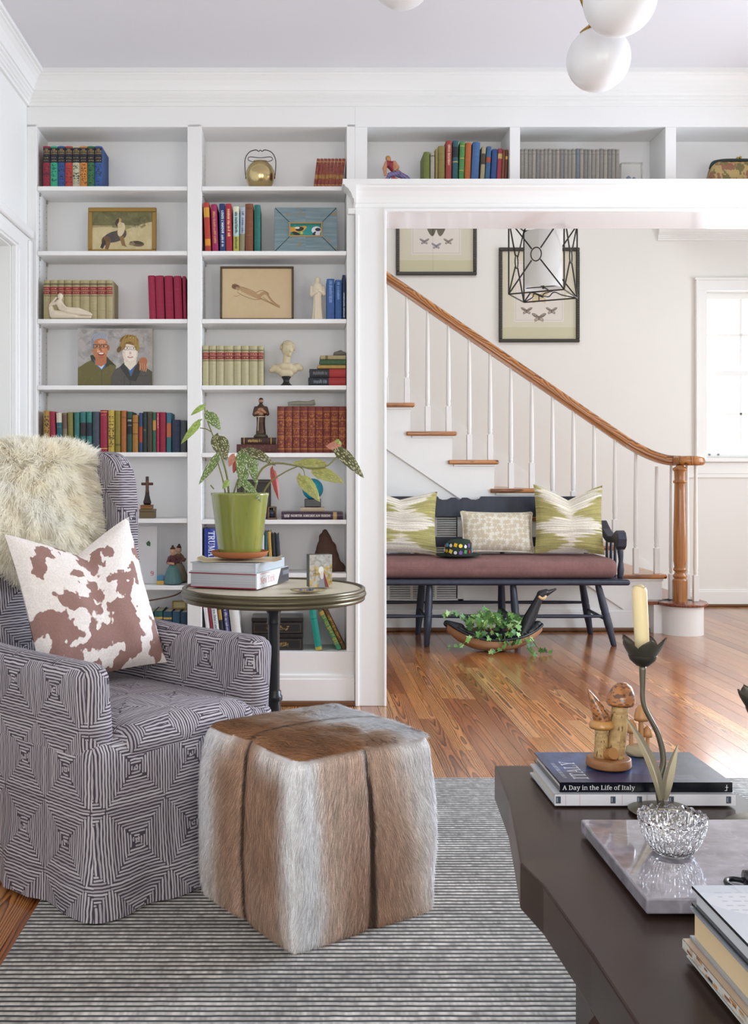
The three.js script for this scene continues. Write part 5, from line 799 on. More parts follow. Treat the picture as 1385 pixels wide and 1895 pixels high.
tag(mesh('paper_scroll', merge([bb(-0.06, 0.06, 0, 0.004, -0.04, 0.03), ttube([[-0.06, 0.012, 0], [-0.02, 0.015, 0], [0.03, 0.014, 0.004], [0.06, 0.02, 0.004]], [0.009, 0.011, 0.010, 0.012], 10, 10)]).translate(wx(558, -0.06), wy(752, -0.02) + 0.002, -0.075), mat('#9b978a', 0.85)), 'grey rolled parchment lying on top of the red leather set', 'scroll');
tag(mesh('clasp_stone', blob([[-0.018, 0.010, 0, 0.010, 0.004, 0.014, 0, 0.013], [0.004, 0.014, 0, 0.012, 0.020, 0.010, 0.002, 0.009], [-0.024, 0.005, 0, 0.005, 0.026, 0.005, 0, 0.005]], 30, 0.4).translate(wx(629, -0.06), shelfY2[3] + 56.8 / 425 - 0.0005, -0.06), mat('#6d655c', 0.5)), 'small grey carved stone animal on the stacked books', 'figurine');
{ // bay 2, sixth shelf: dark picture, inkwell, blue glass globe
  const y = shelfY2[5], z = -0.1;
  const dk = thing('dark_plaque', 'dark bronze plaque standing behind the begonia leaves', 'plaque', [wx(470, z), y + 0.001, z]); dk.rotation.x = -0.06;
  mesh('panel', rb(-0.076, 0.076, 0, 0.175, -0.012, 0, 0.003, 2), mat('#2b2521', 0.5), dk); mesh('raised_border', merge([rb(-0.07, 0.07, 0.16, 0.17, 0, 0.004, 0.002), rb(-0.07, 0.07, 0.004, 0.014, 0, 0.004, 0.002), rb(-0.07, -0.06, 0.014, 0.16, 0, 0.004, 0.002), rb(0.06, 0.07, 0.014, 0.16, 0, 0.004, 0.002)]), mat('#3d332b', 0.45), dk);
  const iw = thing('inkwell', 'small dark inkwell in a bronze stand next to the bird guide', 'inkwell', [wx(503, -0.04), y + 0.0005, -0.04], 0.2);
  mesh('stand', merge([rb(-0.022, 0.022, 0, 0.008, -0.02, 0.02, 0.002), rb(-0.02, 0.02, 0.05, 0.056, -0.018, 0.018, 0.002), cyl(0.003, 0.003, 0.046, -0.017, 0.006, 0.015, 8), cyl(0.003, 0.003, 0.046, 0.017, 0.006, 0.015, 8), cyl(0.003, 0.003, 0.046, -0.017, 0.006, -0.015, 8), cyl(0.003, 0.003, 0.046, 0.017, 0.006, -0.015, 8)]), mat('#6b4e36', 0.4, { metalness: 0.4 }), iw);
  mesh('bottle', lathe([[0, 0.008], [0.013, 0.008], [0.014, 0.03], [0.008, 0.042], [0.008, 0.05], [0, 0.05]], 16), M({ color: '#1d2733', roughness: 0.1 }), iw);
  const yb = y + 22.8 / 425, gb = thing('glass_globe', 'turquoise blue glass globe on a black block', 'ornament', [wx(579, -0.07), yb + 0.0005, -0.07]);
  mesh('block', rb(-0.036, 0.036, 0, 0.036, -0.028, 0.028, 0.003, 2), M({ color: '#141416', roughness: 0.25 }), gb);
  mesh('globe', ball(0.047, 0, 0.079, 0, 36), M({ color: '#2fa3bd', roughness: 0.08, transmission: 0.35, thickness: 0.05, ior: 1.4 }), gb);
  tag(mesh('wood_carving', (() => { const g = blob([[0, 0.03, 0, 0.06, -0.005, 0.10, 0, 0.045], [-0.005, 0.10, 0, 0.04, -0.012, 0.15, 0, 0.024], [0.02, 0.02, 0, 0.045, 0.05, 0.015, 0, 0.03], [-0.04, 0.02, 0, 0.035, -0.02, 0.08, 0, 0.03], [0.0, 0.14, 0, 0.02, -0.01, 0.175, 0, 0.012]], 40, 0.4), p = g.attributes.position; for (let i = 0; i < p.count; i++) { const k = 1 + 0.16 * (fbm(p.getX(i) * 60 + 5, p.getY(i) * 60 + p.getZ(i) * 40, 3, 3) - 0.5); p.setX(i, p.getX(i) * k); p.setZ(i, p.getZ(i) * k * 0.7); if (p.getY(i) < 0.001) p.setY(i, 0.001); } return toCreasedNormals(g, 0.5); })().translate(wx(606, -0.09), shelfY2[6] + 0.0005, -0.09), mat('#4a3024', 0.75)), 'jagged dark brown rock like wood piece on shelf above the table', 'rock');
}
{ // bay 2, bottom shelf: two black lacquer boxes
  const x0 = wx(466, -0.03), x1 = wx(561, -0.03), w = x1 - x0;
  const art = (seed) => canvasTex(256, 80, (g, W, H) => { g.fillStyle = '#1b1a1a'; g.fillRect(0, 0, W, H); g.strokeStyle = '#6d5a34'; g.lineWidth = 2; g.strokeRect(8, 8, W - 16, H - 16); for (let i = 0; i < 90; i++) { ell(g, ['#8a6d34', '#a88a48', '#6b5630'][i % 3], W * (0.28 + 0.44 * rnd()), H * (0.3 + 0.4 * rnd()), 1 + rnd() * 7, 1 + rnd() * 3, rnd() * 3); } });
  for (const [y, h, l, s] of [[0, 0.072, 'black lacquer box with gilt drawer pattern, lower of two on bottom shelf', 1], [0.0725, 0.07, 'black lacquer box with gilt dragon, upper of two on bottom shelf', 2]]) {
    const b = thing('lacquer_box', l, 'box', [(x0 + x1) / 2, FLOORSHELF + 0.0005 + y, -0.11]); mesh('body', rb(-w / 2, w / 2, 0, h - 0.02, -0.075, 0.075, 0.003, 2), M({ color: '#1a1919', roughness: 0.3 }), b); mesh('lid', rb(-w / 2 - 0.001, w / 2 + 0.001, h - 0.019, h, -0.076, 0.076, 0.004, 2), M({ color: '#201e1d', roughness: 0.3 }), b);
    mesh('gilt_panel', new THREE.PlaneGeometry(w * 0.96, (h - 0.02) * 0.9).translate(0, (h - 0.02) / 2, 0.0757), mat('#ffffff', 0.35, { map: art(s) }), b);
  }
}
{ // bay 1 lower shelves beside the chair
  const y6 = shelfY1[5], x = (p) => wx(p, -0.05);
  const c = thing('crucifix', 'small dark standing crucifix beside the wing chair', 'crucifix', [x(272), y6 + 25.2 / 425, -0.06], 0.15), dk = M({ color: '#2a1714', roughness: 0.35 });
  mesh('foot', blob([[0, 0.012, 0, 0.018, 0, 0.03, 0, 0.012], [0, 0.03, 0, 0.011, 0, 0.06, 0, 0.008]], 24, 0.5), dk, c); mesh('upright', rb(-0.007, 0.007, 0.045, 0.125, -0.005, 0.005, 0.002), dk, c); mesh('crossbar', rb(-0.026, 0.026, 0.086, 0.098, -0.005, 0.005, 0.002), mat('#4a2c22', 0.5), c); mesh('figure', blob([[0, 0.105, 0.008, 0.004, 0, 0.09, 0.008, 0.005], [0, 0.09, 0.008, 0.005, 0, 0.055, 0.008, 0.003], [-0.02, 0.095, 0.007, 0.003, 0.02, 0.095, 0.007, 0.003]], 24, 0.4), mat('#6b4a32', 0.5), c);
  const bx = (name, l, x0, x1, y0, h, m, z) => { const g = thing(name, l, 'box', [(x(x0) + x(x1)) / 2, y0 + 0.0005, z]); const w = x(x1) - x(x0); mesh('body', rb(-w / 2, w / 2, 0, h * 0.72, -0.03, 0.03, 0.002), m, g); mesh('lid', rb(-w / 2 - 0.001, w / 2 + 0.001, h * 0.73, h, -0.031, 0.031, 0.002), m, g); return g; };
  bx('keepsake_box', 'small grey and gold box under the crucifix', 259, 287, y6, 17 / 425, mat('#6f5d3f', 0.5), -0.06); bx('keepsake_box', 'flat amber wooden box between crucifix and grey box', 261, 282, y6 + 17.4 / 425, 7.4 / 425, mat('#8a5f34', 0.5), -0.06);
  const y7 = shelfY1[6];
  const cal = thing('desk_calendar', 'white card calendar with a small red numeral', 'calendar', [x(268), y7 + 0.001, -0.08]); cal.rotation.x = -0.06;
  mesh('card', rb(-0.05, 0.05, 0, 0.255, -0.01, 0, 0.002), mat('#e6e6e8', 0.7), cal); mesh('numeral', new THREE.PlaneGeometry(0.03, 0.036).translate(0.028, 0.045, 0.0006), mat('#ffffff', 0.7, { map: canvasTex(64, 76, (g, w, h) => { g.fillStyle = '#e6e6e8'; g.fillRect(0, 0, w, h); g.fillStyle = '#c4525e'; g.font = 'bold 60px serif'; g.textAlign = 'center'; g.textBaseline = 'middle'; g.fillText('9', w / 2, h / 2); }) }), cal); mesh('leaf_motif', prism([[0.0, 0.18], [0.012, 0.19], [0.02, 0.18], [0.018, 0.165], [0.004, 0.168]], 0.001).translate(0, 0, 0), mat('#3f6f3c', 0.7), cal);
  const sb = thing('matchbox', 'tiny blue and yellow box beside the peasant doll', 'box', [x(297), y7 + 0.0005, -0.05], 0.1); mesh('tray', rb(-0.016, 0.016, 0, 0.018, -0.012, 0.012, 0.001), mat('#d8b25a', 0.6), sb); mesh('sleeve', rb(-0.0155, 0.0155, 0.0185, 0.04, -0.012, 0.012, 0.003), mat('#4f8fb5', 0.5), sb);
  const doll = (px, l, skirtC, topC, s) => {
    const g = thing('peasant_doll', l, 'doll', [x(px), y7 + 0.0005, s > 0 ? -0.05 : -0.138], s * 0.4);
    const sk = lathe([[0, 0.002], [0.034, 0.002], [0.040, 0.01], [0.034, 0.04], [0.024, 0.07], [0.014, 0.086], [0, 0.088]], 36), p = sk.attributes.position; for (let i = 0; i < p.count; i++) { const a = Math.atan2(p.getZ(i), p.getX(i)), f = 1 + 0.07 * Math.cos(a * 11) * smooth(0.08, 0.02, p.getY(i)); p.setX(i, p.getX(i) * f); p.setZ(i, p.getZ(i) * f); } sk.computeVertexNormals();
    mesh('skirt', sk, mat(skirtC, 0.85), g);
    const b = blob([[0, 0.085, 0, 0.013, 0, 0.118, 0, 0.016], [0, 0.125, 0, 0.006, 0, 0.132, 0, 0.006], [0, 0.145, 0.002, 0.0125, 0, 0.149, 0.002, 0.012], [-0.016, 0.118, 0, 0.007, -0.026, 0.098, 0.01, 0.006], [-0.026, 0.098, 0.01, 0.006, -0.004, 0.092, 0.022, 0.005], [0.016, 0.118, 0, 0.007, 0.03, 0.1, 0.008, 0.006], [0.03, 0.1, 0.008, 0.006, 0.042, 0.108, 0.02, 0.005]], 44, 0.4);
    mesh('body', paint(b, (xx, yy, zz) => yy > 0.13 ? (zz > 0.003 && yy < 0.155 ? '#c79a7c' : '#3a2620') : (zz > 0.014 && yy < 0.1) ? '#c79a7c' : topC), V_MAT(0.7), g);
    mesh('bun', blob([[0, 0.163, -0.002, 0.007, 0, 0.168, -0.002, 0.005], [-0.006, 0.157, 0, 0.006, 0.006, 0.157, 0, 0.006]], 20, 0.5), mat('#4a2f22', 0.8), g);
  };
  doll(320, 'peasant doll in a dusty teal skirt and maroon bodice', '#5c7f80', '#5b2f36', 1); doll(327, 'peasant doll in patterned brown and white clothes behind the teal skirted one', '#8d8068', '#6d4f38', -1);
  tag(mesh('leather_strap', tube([[x(256), shelfY1[6] - 0.075, -0.03], [x(290), shelfY1[6] - 0.062, -0.02], [x(325), shelfY1[6] - 0.045, -0.03], [x(338), shelfY1[6] - 0.030, -0.04], [x(340), shelfY1[6] - 0.036, -0.06]], 0.0035, 6), mat('#5b3a2a', 0.6)), 'thin brown leather strap dangling below the doll shelf', 'strap');
  shelfPicture('small_gilt_frame', 'tiny gilt framed card standing on the blue green books', 318, 345, 1112, FLOORSHELF + 73 / 425 + 0.002, -0.08, { t: 0.006, fm: mat('#a38a4a', 0.4, { metalness: 0.4 }), m: mat('#c9bb8c', 0.8), lean: 0.03, depth: 0.008 });
}
{ // cubbies above the doorway
  const y = wy(335), z = -0.05, g = thing('lunging_figurine', 'painted figurine of a lunging muscular man in red vest and blue trousers', 'figurine', [wx(736, z), y + 0.0005, z]);
  const b = blob([[-0.040, 0.108, 0, 0.0115, -0.042, 0.114, 0, 0.0115], [-0.036, 0.094, 0, 0.007, -0.038, 0.102, 0, 0.007], [-0.03, 0.084, 0, 0.018, -0.012, 0.058, 0, 0.014], [-0.012, 0.055, 0, 0.015, 0.004, 0.046, 0, 0.014], [-0.002, 0.046, 0.006, 0.014, -0.036, 0.036, 0.014, 0.011], [-0.036, 0.036, 0.014, 0.010, -0.052, 0.010, 0.014, 0.007], [0.006, 0.044, -0.004, 0.014, 0.040, 0.030, -0.006, 0.011], [0.040, 0.030, -0.006, 0.010, 0.066, 0.010, -0.006, 0.007], [-0.05, 0.008, 0.014, 0.008, -0.034, 0.006, 0.018, 0.006], [0.062, 0.009, -0.006, 0.008, 0.076, 0.006, -0.002, 0.006], [-0.046, 0.092, 0.008, 0.011, -0.058, 0.066, 0.012, 0.009], [-0.058, 0.066, 0.012, 0.009, -0.056, 0.036, 0.02, 0.006], [-0.016, 0.09, 0.006, 0.011, -0.002, 0.07, 0.016, 0.008], [-0.002, 0.07, 0.016, 0.008, -0.014, 0.056, 0.024, 0.006], [-0.02, 0.014, 0.02, 0.012, -0.008, 0.012, 0.02, 0.010]], 72, 0.35, 70000);
  mesh('body', paint(b, (x, yy, zz) => yy > 0.1 ? (yy > 0.113 ? '#b8863c' : '#c58a66') : yy < 0.011 ? '#b4552f' : (yy < 0.05 && Math.abs(x + 0.014) < 0.012 && zz > 0.012 && yy < 0.028) ? '#b4432c' : yy < 0.052 && x > -0.05 ? (Math.sin(x * 420 + yy * 500) > 0.35 ? '#a03040' : '#5b86c0') : (x < -0.048 || (zz > 0.012 && x > -0.02) ? '#c58a66' : '#8c2233')), V_MAT(0.45), g);
  const cz = -0.05, cb = thing('acrylic_block', 'small clear block with a tiny colourful scene inside', 'ornament', [wx(1168, cz), y + 0.0005, cz]);
  mesh('block', rb(-0.047, 0.047, 0, 0.092, -0.02, 0.02, 0.003, 2), M({ color: '#f4f4ee', roughness: 0.05, transmission: 0.85, thickness: 0.04, ior: 1.35 }), cb);
  for (const [px, py, r, c] of [[-0.012, 0.024, 0.012, '#5d79c4'], [0.012, 0.022, 0.010, '#3d54a8'], [0.0, 0.012, 0.007, '#c5503c'], [0.026, 0.018, 0.008, '#7fa05a'], [-0.028, 0.016, 0.008, '#d8b24c']]) mesh('scene_piece', lathe([[0, 0], [r, 0.002], [r * 0.8, r], [r * 0.3, r * 1.5], [0, r * 1.6]], 12).translate(px, py - 0.008, 0), mat(c, 0.6), cb);
  const pz = -0.06, bag = thing('tapestry_purse', 'vintage floral tapestry evening purse with dark clasp frame', 'purse', [wx(1368, pz), y + 0.0005, pz]);
  const ft = tex(256, 128, (u, v) => { const a = fbm(u * 14, v * 9, 5, 3), b2 = fbm(u * 22 + 3, v * 14, 8, 2); return a > 0.62 ? [150, 104, 82] : b2 > 0.64 ? [120, 114, 72] : a < 0.36 ? [134, 108, 66] : [184, 160, 108]; });
  mesh('body', sheet(24, 14, (a, q) => { const t = q * Math.PI * 2, w = lerp(0.135, 0.10, Math.abs(Math.sin(t / 2)) ** 3); return [0, 0, 0]; }) && (() => { const gg = rbox(0.27, 0.1, 0.09, 0.035, 0, 0.05, 0, 5), p = gg.attributes.position; for (let i = 0; i < p.count; i++) { const k = p.getY(i) / 0.1; p.setZ(i, p.getZ(i) * lerp(1.1, 0.45, k * k)); p.setX(i, p.getX(i) * lerp(1.03, 0.86, k * k)); } gg.computeVertexNormals(); return boxUV(gg, 0.3); })(), mat('#ffffff', 0.85, { map: ft }), bag);
  mesh('clasp_frame', tube([[-0.125, 0.07, 0], [-0.115, 0.095, 0], [-0.08, 0.105, 0], [0, 0.108, 0], [0.08, 0.105, 0], [0.115, 0.095, 0], [0.125, 0.07, 0]], 0.008, 8), mat('#2f3a36', 0.35, { metalness: 0.4 }), bag);
  mesh('clasp', merge([ball(0.006, -0.005, 0.118, 0, 12), ball(0.006, 0.006, 0.12, 0.002, 12)]), mat('#b59a52', 0.3, { metalness: 0.8 }), bag); 
}
// ---------------------------------------------------------------- wing chair in a printed slipcover
const fabric = canvasTex(2048, 2048, (g, w, h) => {   // 0.66 m: nested square blocks of hand-drawn stripes, light on dark
  g.fillStyle = '#463f47'; g.fillRect(0, 0, w, h); g.lineCap = 'round';
  const cell = 512, R = 11, step = cell / 2 / R;
  const wob = (x0, y0, x1, y1) => {
    const l = Math.hypot(x1 - x0, y1 - y0) || 1, n = Math.max(2, Math.round(l / 40)), nx = -(y1 - y0) / l, ny = (x1 - x0) / l;
    g.beginPath(); for (let i = 0; i <= n; i++) { const t = i / n, k = (hash(Math.round(lerp(x0, x1, t)), Math.round(lerp(y0, y1, t)), 3) - 0.5) * 5, x = lerp(x0, x1, t) + nx * k, y = lerp(y0, y1, t) + ny * k; i ? g.lineTo(x, y) : g.moveTo(x, y); } g.stroke();
  };
  for (let j = 0; j < 4; j++) for (let i = 0; i < 4; i++) {
    const cx = (i + 0.5) * cell, cy = (j + 0.5) * cell;
    for (let k = 0; k < R; k++) {   // level bars above and below, upright bars at the sides, cut along a ragged diagonal
      const r = (k + 0.5) * step, e = (q) => (hash(i * 31 + k, j * 17 + q, 5) - 0.5) * (k < 4 ? 50 : 12);
      for (const q of [0, 1, 2, 3]) {
        g.strokeStyle = ['#b4acb1', '#a9a1a6', '#beb7ba'][Math.floor(hash(i * 9 + k, j + q * 5, 7) * 3)]; g.lineWidth = 10.8 + 3.5 * hash(k + q, i + j * 4, 8);
        if (q < 2) { const y = cy + (q ? 1 : -1) * r, L = Math.max(8, r + step * 0.2); wob(cx - L + Math.max(0, e(q)), y, cx + L - Math.max(0, e(q + 9)), y); } else { const x = cx + (q === 3 ? 1 : -1) * r, L = Math.max(6, r - step * 0.55); wob(x, cy - L + Math.max(0, e(q)), x, cy + L - Math.max(0, e(q + 9))); }
      }
    }
  }
});
const linen = tex(256, 256, (u, v) => 128 + 70 * (vn(u * 128, v * 256, 1) - 0.5) + 70 * (vn(u * 256, v * 128, 2) - 0.5), false); linen.repeat.set(6, 6);
const slip = mat('#ffffff', 0.95, { map: fabric, bumpMap: linen, bumpScale: 0.0006 });
const FS = 0.66;
const CH = { x: -0.556, z: 1.708, rot: 0.835, W: 0.60 };
function bend(g, fn) { const p = g.attributes.position, v = V(); for (let i = 0; i < p.count; i++) { v.fromBufferAttribute(p, i); fn(v); p.setXYZ(i, v.x, v.y, v.z); } g.computeVertexNormals(); return g; }
function gridBox(w, h, d, r, n = [8, 16, 14]) {   // rounded box with enough faces to bend
  const g = new THREE.BoxGeometry(w, h, d, ...n), p = g.attributes.position, v = V(), q = V();
  for (let i = 0; i < p.count; i++) { v.fromBufferAttribute(p, i); q.set(clamp(v.x, -w / 2 + r, w / 2 - r), clamp(v.y, -h / 2 + r, h / 2 - r), clamp(v.z, -d / 2 + r, d / 2 - r)); const e = v.clone().sub(q); if (e.lengthSq() > 1e-12) { const ax = Math.abs(e.x) > r * 0.99, ay = Math.abs(e.y) > r * 0.99, az = Math.abs(e.z) > r * 0.99; if (ax + ay + az > 0) { e.normalize().multiplyScalar(r); v.copy(q).add(e); p.setXYZ(i, v.x, v.y, v.z); } } }
  const m = mergeVertices((g.deleteAttribute('normal'), g.deleteAttribute('uv'), g), 1e-5); m.computeVertexNormals(); m.setAttribute('uv', new THREE.Float32BufferAttribute(new Float32Array(m.attributes.position.count * 2), 2)); return m;
}
const chair = thing('wing_chair', 'grey wing chair in a hand-drawn striped slipcover with skirt', 'armchair', [CH.x, 0, CH.z], CH.rot);
const backTilt = 0.13, BACKZ = -0.335;
{
  const hw = CH.W / 2, wave = (v, k) => { if (v.y < 0.2) { const s = smooth(0.2, 0, v.y), a = Math.atan2(v.x, v.z), o = s * (0.016 + 0.010 * Math.sin(a * 11 + k) + 0.006 * Math.sin(a * 23)); const l = Math.hypot(v.x, v.z) || 1; v.x += v.x / l * o; v.z += v.z / l * o; } };
  const M1 = RUGT + 0.004;
  for (const s of [-1, 1]) {
    const g = bend(gridBox(0.088, 0.40, 0.765, 0.036, [6, 16, 26]).translate(s * (hw - 0.044), 0.36 + M1, 0.014), (v) => { if (v.y > 0.38) { v.x += s * 0.012 * smooth(0.38, 0.56, v.y); v.y += 0.02 * smooth(0.1, -0.36, v.z) * smooth(0.4, 0.55, v.y); } });
    mesh('arm', boxUV(g, FS, [s * 0.3, 0.1]), slip, chair);
  }
  const skirt = bend(gridBox(CH.W + 0.002, 0.455, 0.805, 0.034, [26, 20, 28]).translate(0, 0.16 + M1, 0.004), (v) => { v.y = Math.max(v.y, M1); if (v.z > 0.2) v.z += 0.016 * (1 - (v.x / hw) ** 2) + 0.008 * smooth(0.4, 0.05, v.y); wave(v, 2); });
  mesh('skirt', boxUV(skirt, FS, [0.15, 0.12]), slip, chair);
  const seat = bend(gridBox(CH.W - 0.165, 0.16, 0.672, 0.044, [18, 12, 20]).translate(0, 0.325 + M1, 0.084), (v) => { if (v.z > 0.2) v.z -= 0.05 * smooth(0.385, 0.27, v.y); v.y += v.y > 0.34 ? 0.026 * (1 - (v.x / 0.23) ** 2) * (1 - ((v.z - 0.1) / 0.36) ** 4) : 0; if (v.z > 0.3) v.z += 0.010 * (1 - (v.x / hw) ** 2); });
  mesh('seat_cushion', boxUV(seat, FS, [0.05, 0.2]), slip, chair);
  const back = bend(gridBox(CH.W - 0.10, 0.775, 0.12, 0.045, [16, 24, 6]).translate(0, 0.4075 + M1 + 0.235, 0), (v) => { v.y += 0.02 * (1 - (v.x / hw) ** 2) * smooth(0.8, 1.05, v.y); v.z += 0.02 * (1 - (v.x / hw) ** 2) * (v.z > 0 ? 1 : 0); });
  const bg = boxUV(back, FS, [0.2, 0.1]).rotateX(-backTilt).translate(0, 0, BACKZ + 0.085);
  mesh('backrest', bg, slip, chair);
  mesh('rear_skirt', boxUV(bend(gridBox(CH.W - 0.06, 0.62, 0.06, 0.025, [14, 14, 4]).translate(0, 0.31 + M1, -0.375), (v) => wave(v, 1)), FS), slip, chair);
  for (const s of [-1, 1]) {   // wings
    const prof = [[-0.06, 0.50], [0.16, 0.52], [0.185, 0.60], [0.165, 0.75], [0.175, 0.90], [0.165, 1.00], [0.12, 1.045], [0.03, 1.055], [-0.06, 1.05], [-0.075, 0.8]];
    const sh = new THREE.Shape(); sh.moveTo(...prof[0]); sh.splineThru(prof.slice(1).map((p) => new THREE.Vector2(...p))); sh.closePath();
    const e = new THREE.ExtrudeGeometry(sh, { depth: 0.04, bevelEnabled: true, bevelSize: 0.018, bevelThickness: 0.018, bevelSegments: 4, curveSegments: 24 }).rotateY(-Math.PI / 2).translate(0.02, 0, 0);   // profile x -> +z
    const w = bend(mergeVertices(ni(e)), (v) => { v.x += s * (hw - 0.035) + s * 0.10 * clamp(v.z) * 0.6; });
    mesh('wing', boxUV(toCreasedNormals(w, 0.9).rotateX(-backTilt * 0.8), FS, [s * 0.2, 0.05]).translate(0, 0.0, BACKZ + 0.06), slip, chair);
  }
}
// ---------------------------------------------------------------- fur
function strandGeo(len, wid, curl, seg = 3) {   // thin tapered blade, root at the origin, along +y, bending towards +z
  const pos = [], idx = [];
  for (let i = 0; i <= seg; i++) { const t = i / seg, w = wid * (1 - t * 0.85) / 2, y = len * t * (1 - 0.25 * curl * t), z = len * curl * t * t; pos.push(-w, y, z, w, y, z); }
  for (let i = 0; i < seg; i++) { const a = i * 2; idx.push(a, a + 1, a + 2, a + 1, a + 3, a + 2); }
  const g = new THREE.BufferGeometry(); g.setAttribute('position', new THREE.Float32BufferAttribute(pos, 3)); g.setIndex(idx); g.computeVertexNormals(); return g;
}
function fur(parent, geo, m, list) {   // list: [pos, dir, side, scale, color]
  const o = new THREE.InstancedMesh(geo, m, list.length); o.name = 'fur'; o.userData.kind = 'stuff'; o.castShadow = o.receiveShadow = true;
  const X = V(), Y = V(), Z = V(), mt = new THREE.Matrix4(), c = new THREE.Color();
  list.forEach(([p, d, dn, s, col], i) => { Y.copy(d).normalize(); Z.copy(dn); X.crossVectors(Y, Z); if (X.lengthSq() < 1e-6) X.set(1, 0, 0); X.normalize(); Z.crossVectors(X, Y); mt.makeBasis(X, Y, Z).scale(V(s, s, s)).setPosition(p); o.setMatrixAt(i, mt); o.setColorAt(i, c.setRGB(...col)); });
  parent.add(o); return o;
}
const rgbLin = (r, g, b) => { const c = new THREE.Color().setRGB(r / 255, g / 255, b / 255, THREE.SRGBColorSpace); return [c.r, c.g, c.b]; };
{ // sheepskin over the chair back
  const g = thing('sheepskin', 'shaggy cream sheepskin draped over the wing chair back', 'throw', [CH.x, 0, CH.z], CH.rot), sk = new THREE.Group(); sk.name = 'pelt'; g.add(sk);
  sk.rotation.x = -backTilt; sk.position.set(0, 0, BACKZ + 0.085);
  const topY = 1.062, hz = 0.088, f = (u, v) => {   // v 0 behind the back .. 1 in front
    const s = (v - 0.22) / 0.78, cx = 0.030, half = 0.19 * Math.pow(Math.max(0, 1 - Math.pow(Math.abs(v * 2 - 1) * 0.97, 3.2)), 0.5) * (1 + 0.10 * Math.sin(v * 17) * 0.4);
    let y, z; if (v < 0.18) { y = lerp(topY - 0.14, topY, v / 0.18); z = -hz; } else if (v < 0.34) { const a = (v - 0.18) / 0.16 * Math.PI; y = topY + Math.sin(a) * 0.018; z = -Math.cos(a) * hz; } else { y = lerp(topY, topY - 0.355, (v - 0.34) / 0.66); z = hz + 0.012 * Math.sin((v - 0.34) * 4); }
    const x = cx + (u * 2 - 1) * half; z += 0.012 * (1 - (u * 2 - 1) ** 2) * Math.sign(z); return [x, y, z];
  };
  const skin = sheet(36, 44, f); mesh('hide', skin, mat('#fbf6e8', 0.95, { side: THREE.DoubleSide }), sk);
  const list = [], N = 46000;
  for (let i = 0; i < N; i++) {
    const u = rnd(), v = i < N * 0.12 ? rr(0.02, 0.3) : rr(0.2, 0.995), p = V(...f(u, v)), du = V(...f(Math.min(1, u + 0.01), v)).sub(V(...f(Math.max(0, u - 0.01), v))), dv = V(...f(u, Math.min(1, v + 0.01))).sub(V(...f(u, Math.max(0, v - 0.01))));
    const n = du.clone().cross(dv).normalize(); if (v < 0.16 ? n.z > 0 : v > 0.36 ? n.z < 0 : n.y < 0) n.negate();
    const lock = V(vn(u * 16, v * 22, 3) - 0.5, vn(u * 16 + 40, v * 22, 4) - 0.5, vn(u * 16, v * 22 + 50, 5) - 0.5), out = V((u * 2 - 1) * 0.8, v > 0.4 ? -0.55 - 0.3 * v : 0.25, 0);
    const d = n.clone().multiplyScalar(0.55).add(out.multiplyScalar(0.8)).addScaledVector(lock, 0.8).add(V(rr(-0.2, 0.2), rr(-0.2, 0.2), rr(-0.2, 0.2)));
    const k = 0.96 + 0.06 * rnd(), y = vn(u * 9, v * 12, 8); list.push([p, d, n.clone().negate().add(V(rr(-0.5, 0.5), rr(-0.5, 0.5), rr(-0.5, 0.5))), rr(0.75, 1.2), rgbLin(255 * Math.min(1, k), lerp(252, 247, y) * Math.min(1, k), lerp(242, 226, y) * Math.min(1, k))]);
  }
  fur(sk, strandGeo(0.046, 0.0032, 0.4, 4), M({ color: '#ffffff', roughness: 0.95, transmission: 0.4, thickness: 0, side: THREE.DoubleSide }), list);
}
{ // cow-print pillow
  const t = tex(512, 512, (u, v) => {
    const x = u * 8.6, y = v * 7.0, wx1 = fbm(x * 2.2, y * 2.2, 3, 3) - 0.5, wy1 = fbm(x * 2.2 + 9, y * 2.2, 4, 3) - 0.5, a = fbm(x + wx1 * 0.9, y * 1.15 + wy1 * 0.9, 12, 2), e = fbm(u * 70, v * 22, 6, 2) * 0.05;
    const k = smooth(0.555, 0.59, a + 0.09 * (0.5 - v) + 0.12 * Math.max(0, fbm(u * 26, v * 22, 25, 2) - 0.66) + e + 0.05 * (fbm(x * 3.2, y * 3.2, 15, 2) - 0.5)), n = 0.94 + 0.1 * vn(u * 240, v * 160, 5);
    return [lerp(240, 152, k) * n, lerp(231, 116, k) * n, lerp(224, 107, k) * n];
  });
  pillow('cowhide_pillow', 'square pillow with brown and white cow print on the wing chair', [0, 0, 0], [0, 0, 0], 0.38, 0.43, 0.16, mat('#ffffff', 0.85, { map: t, bumpMap: weave, bumpScale: 0.0004 }), { chop: 0.075, ear: 0.06, seed: 11, n: 36, lump: 0.1 });
  const p = scene.children[scene.children.length - 1], lx = 0.018, lz = -0.035, ly = 0.63;
  p.position.set(CH.x + lx * Math.cos(CH.rot) + lz * Math.sin(CH.rot), ly + 0.03, CH.z - lx * Math.sin(CH.rot) + lz * Math.cos(CH.rot));
  p.rotation.order = 'YXZ'; p.rotation.set(-0.34, CH.rot - 0.16, 0.10);
}
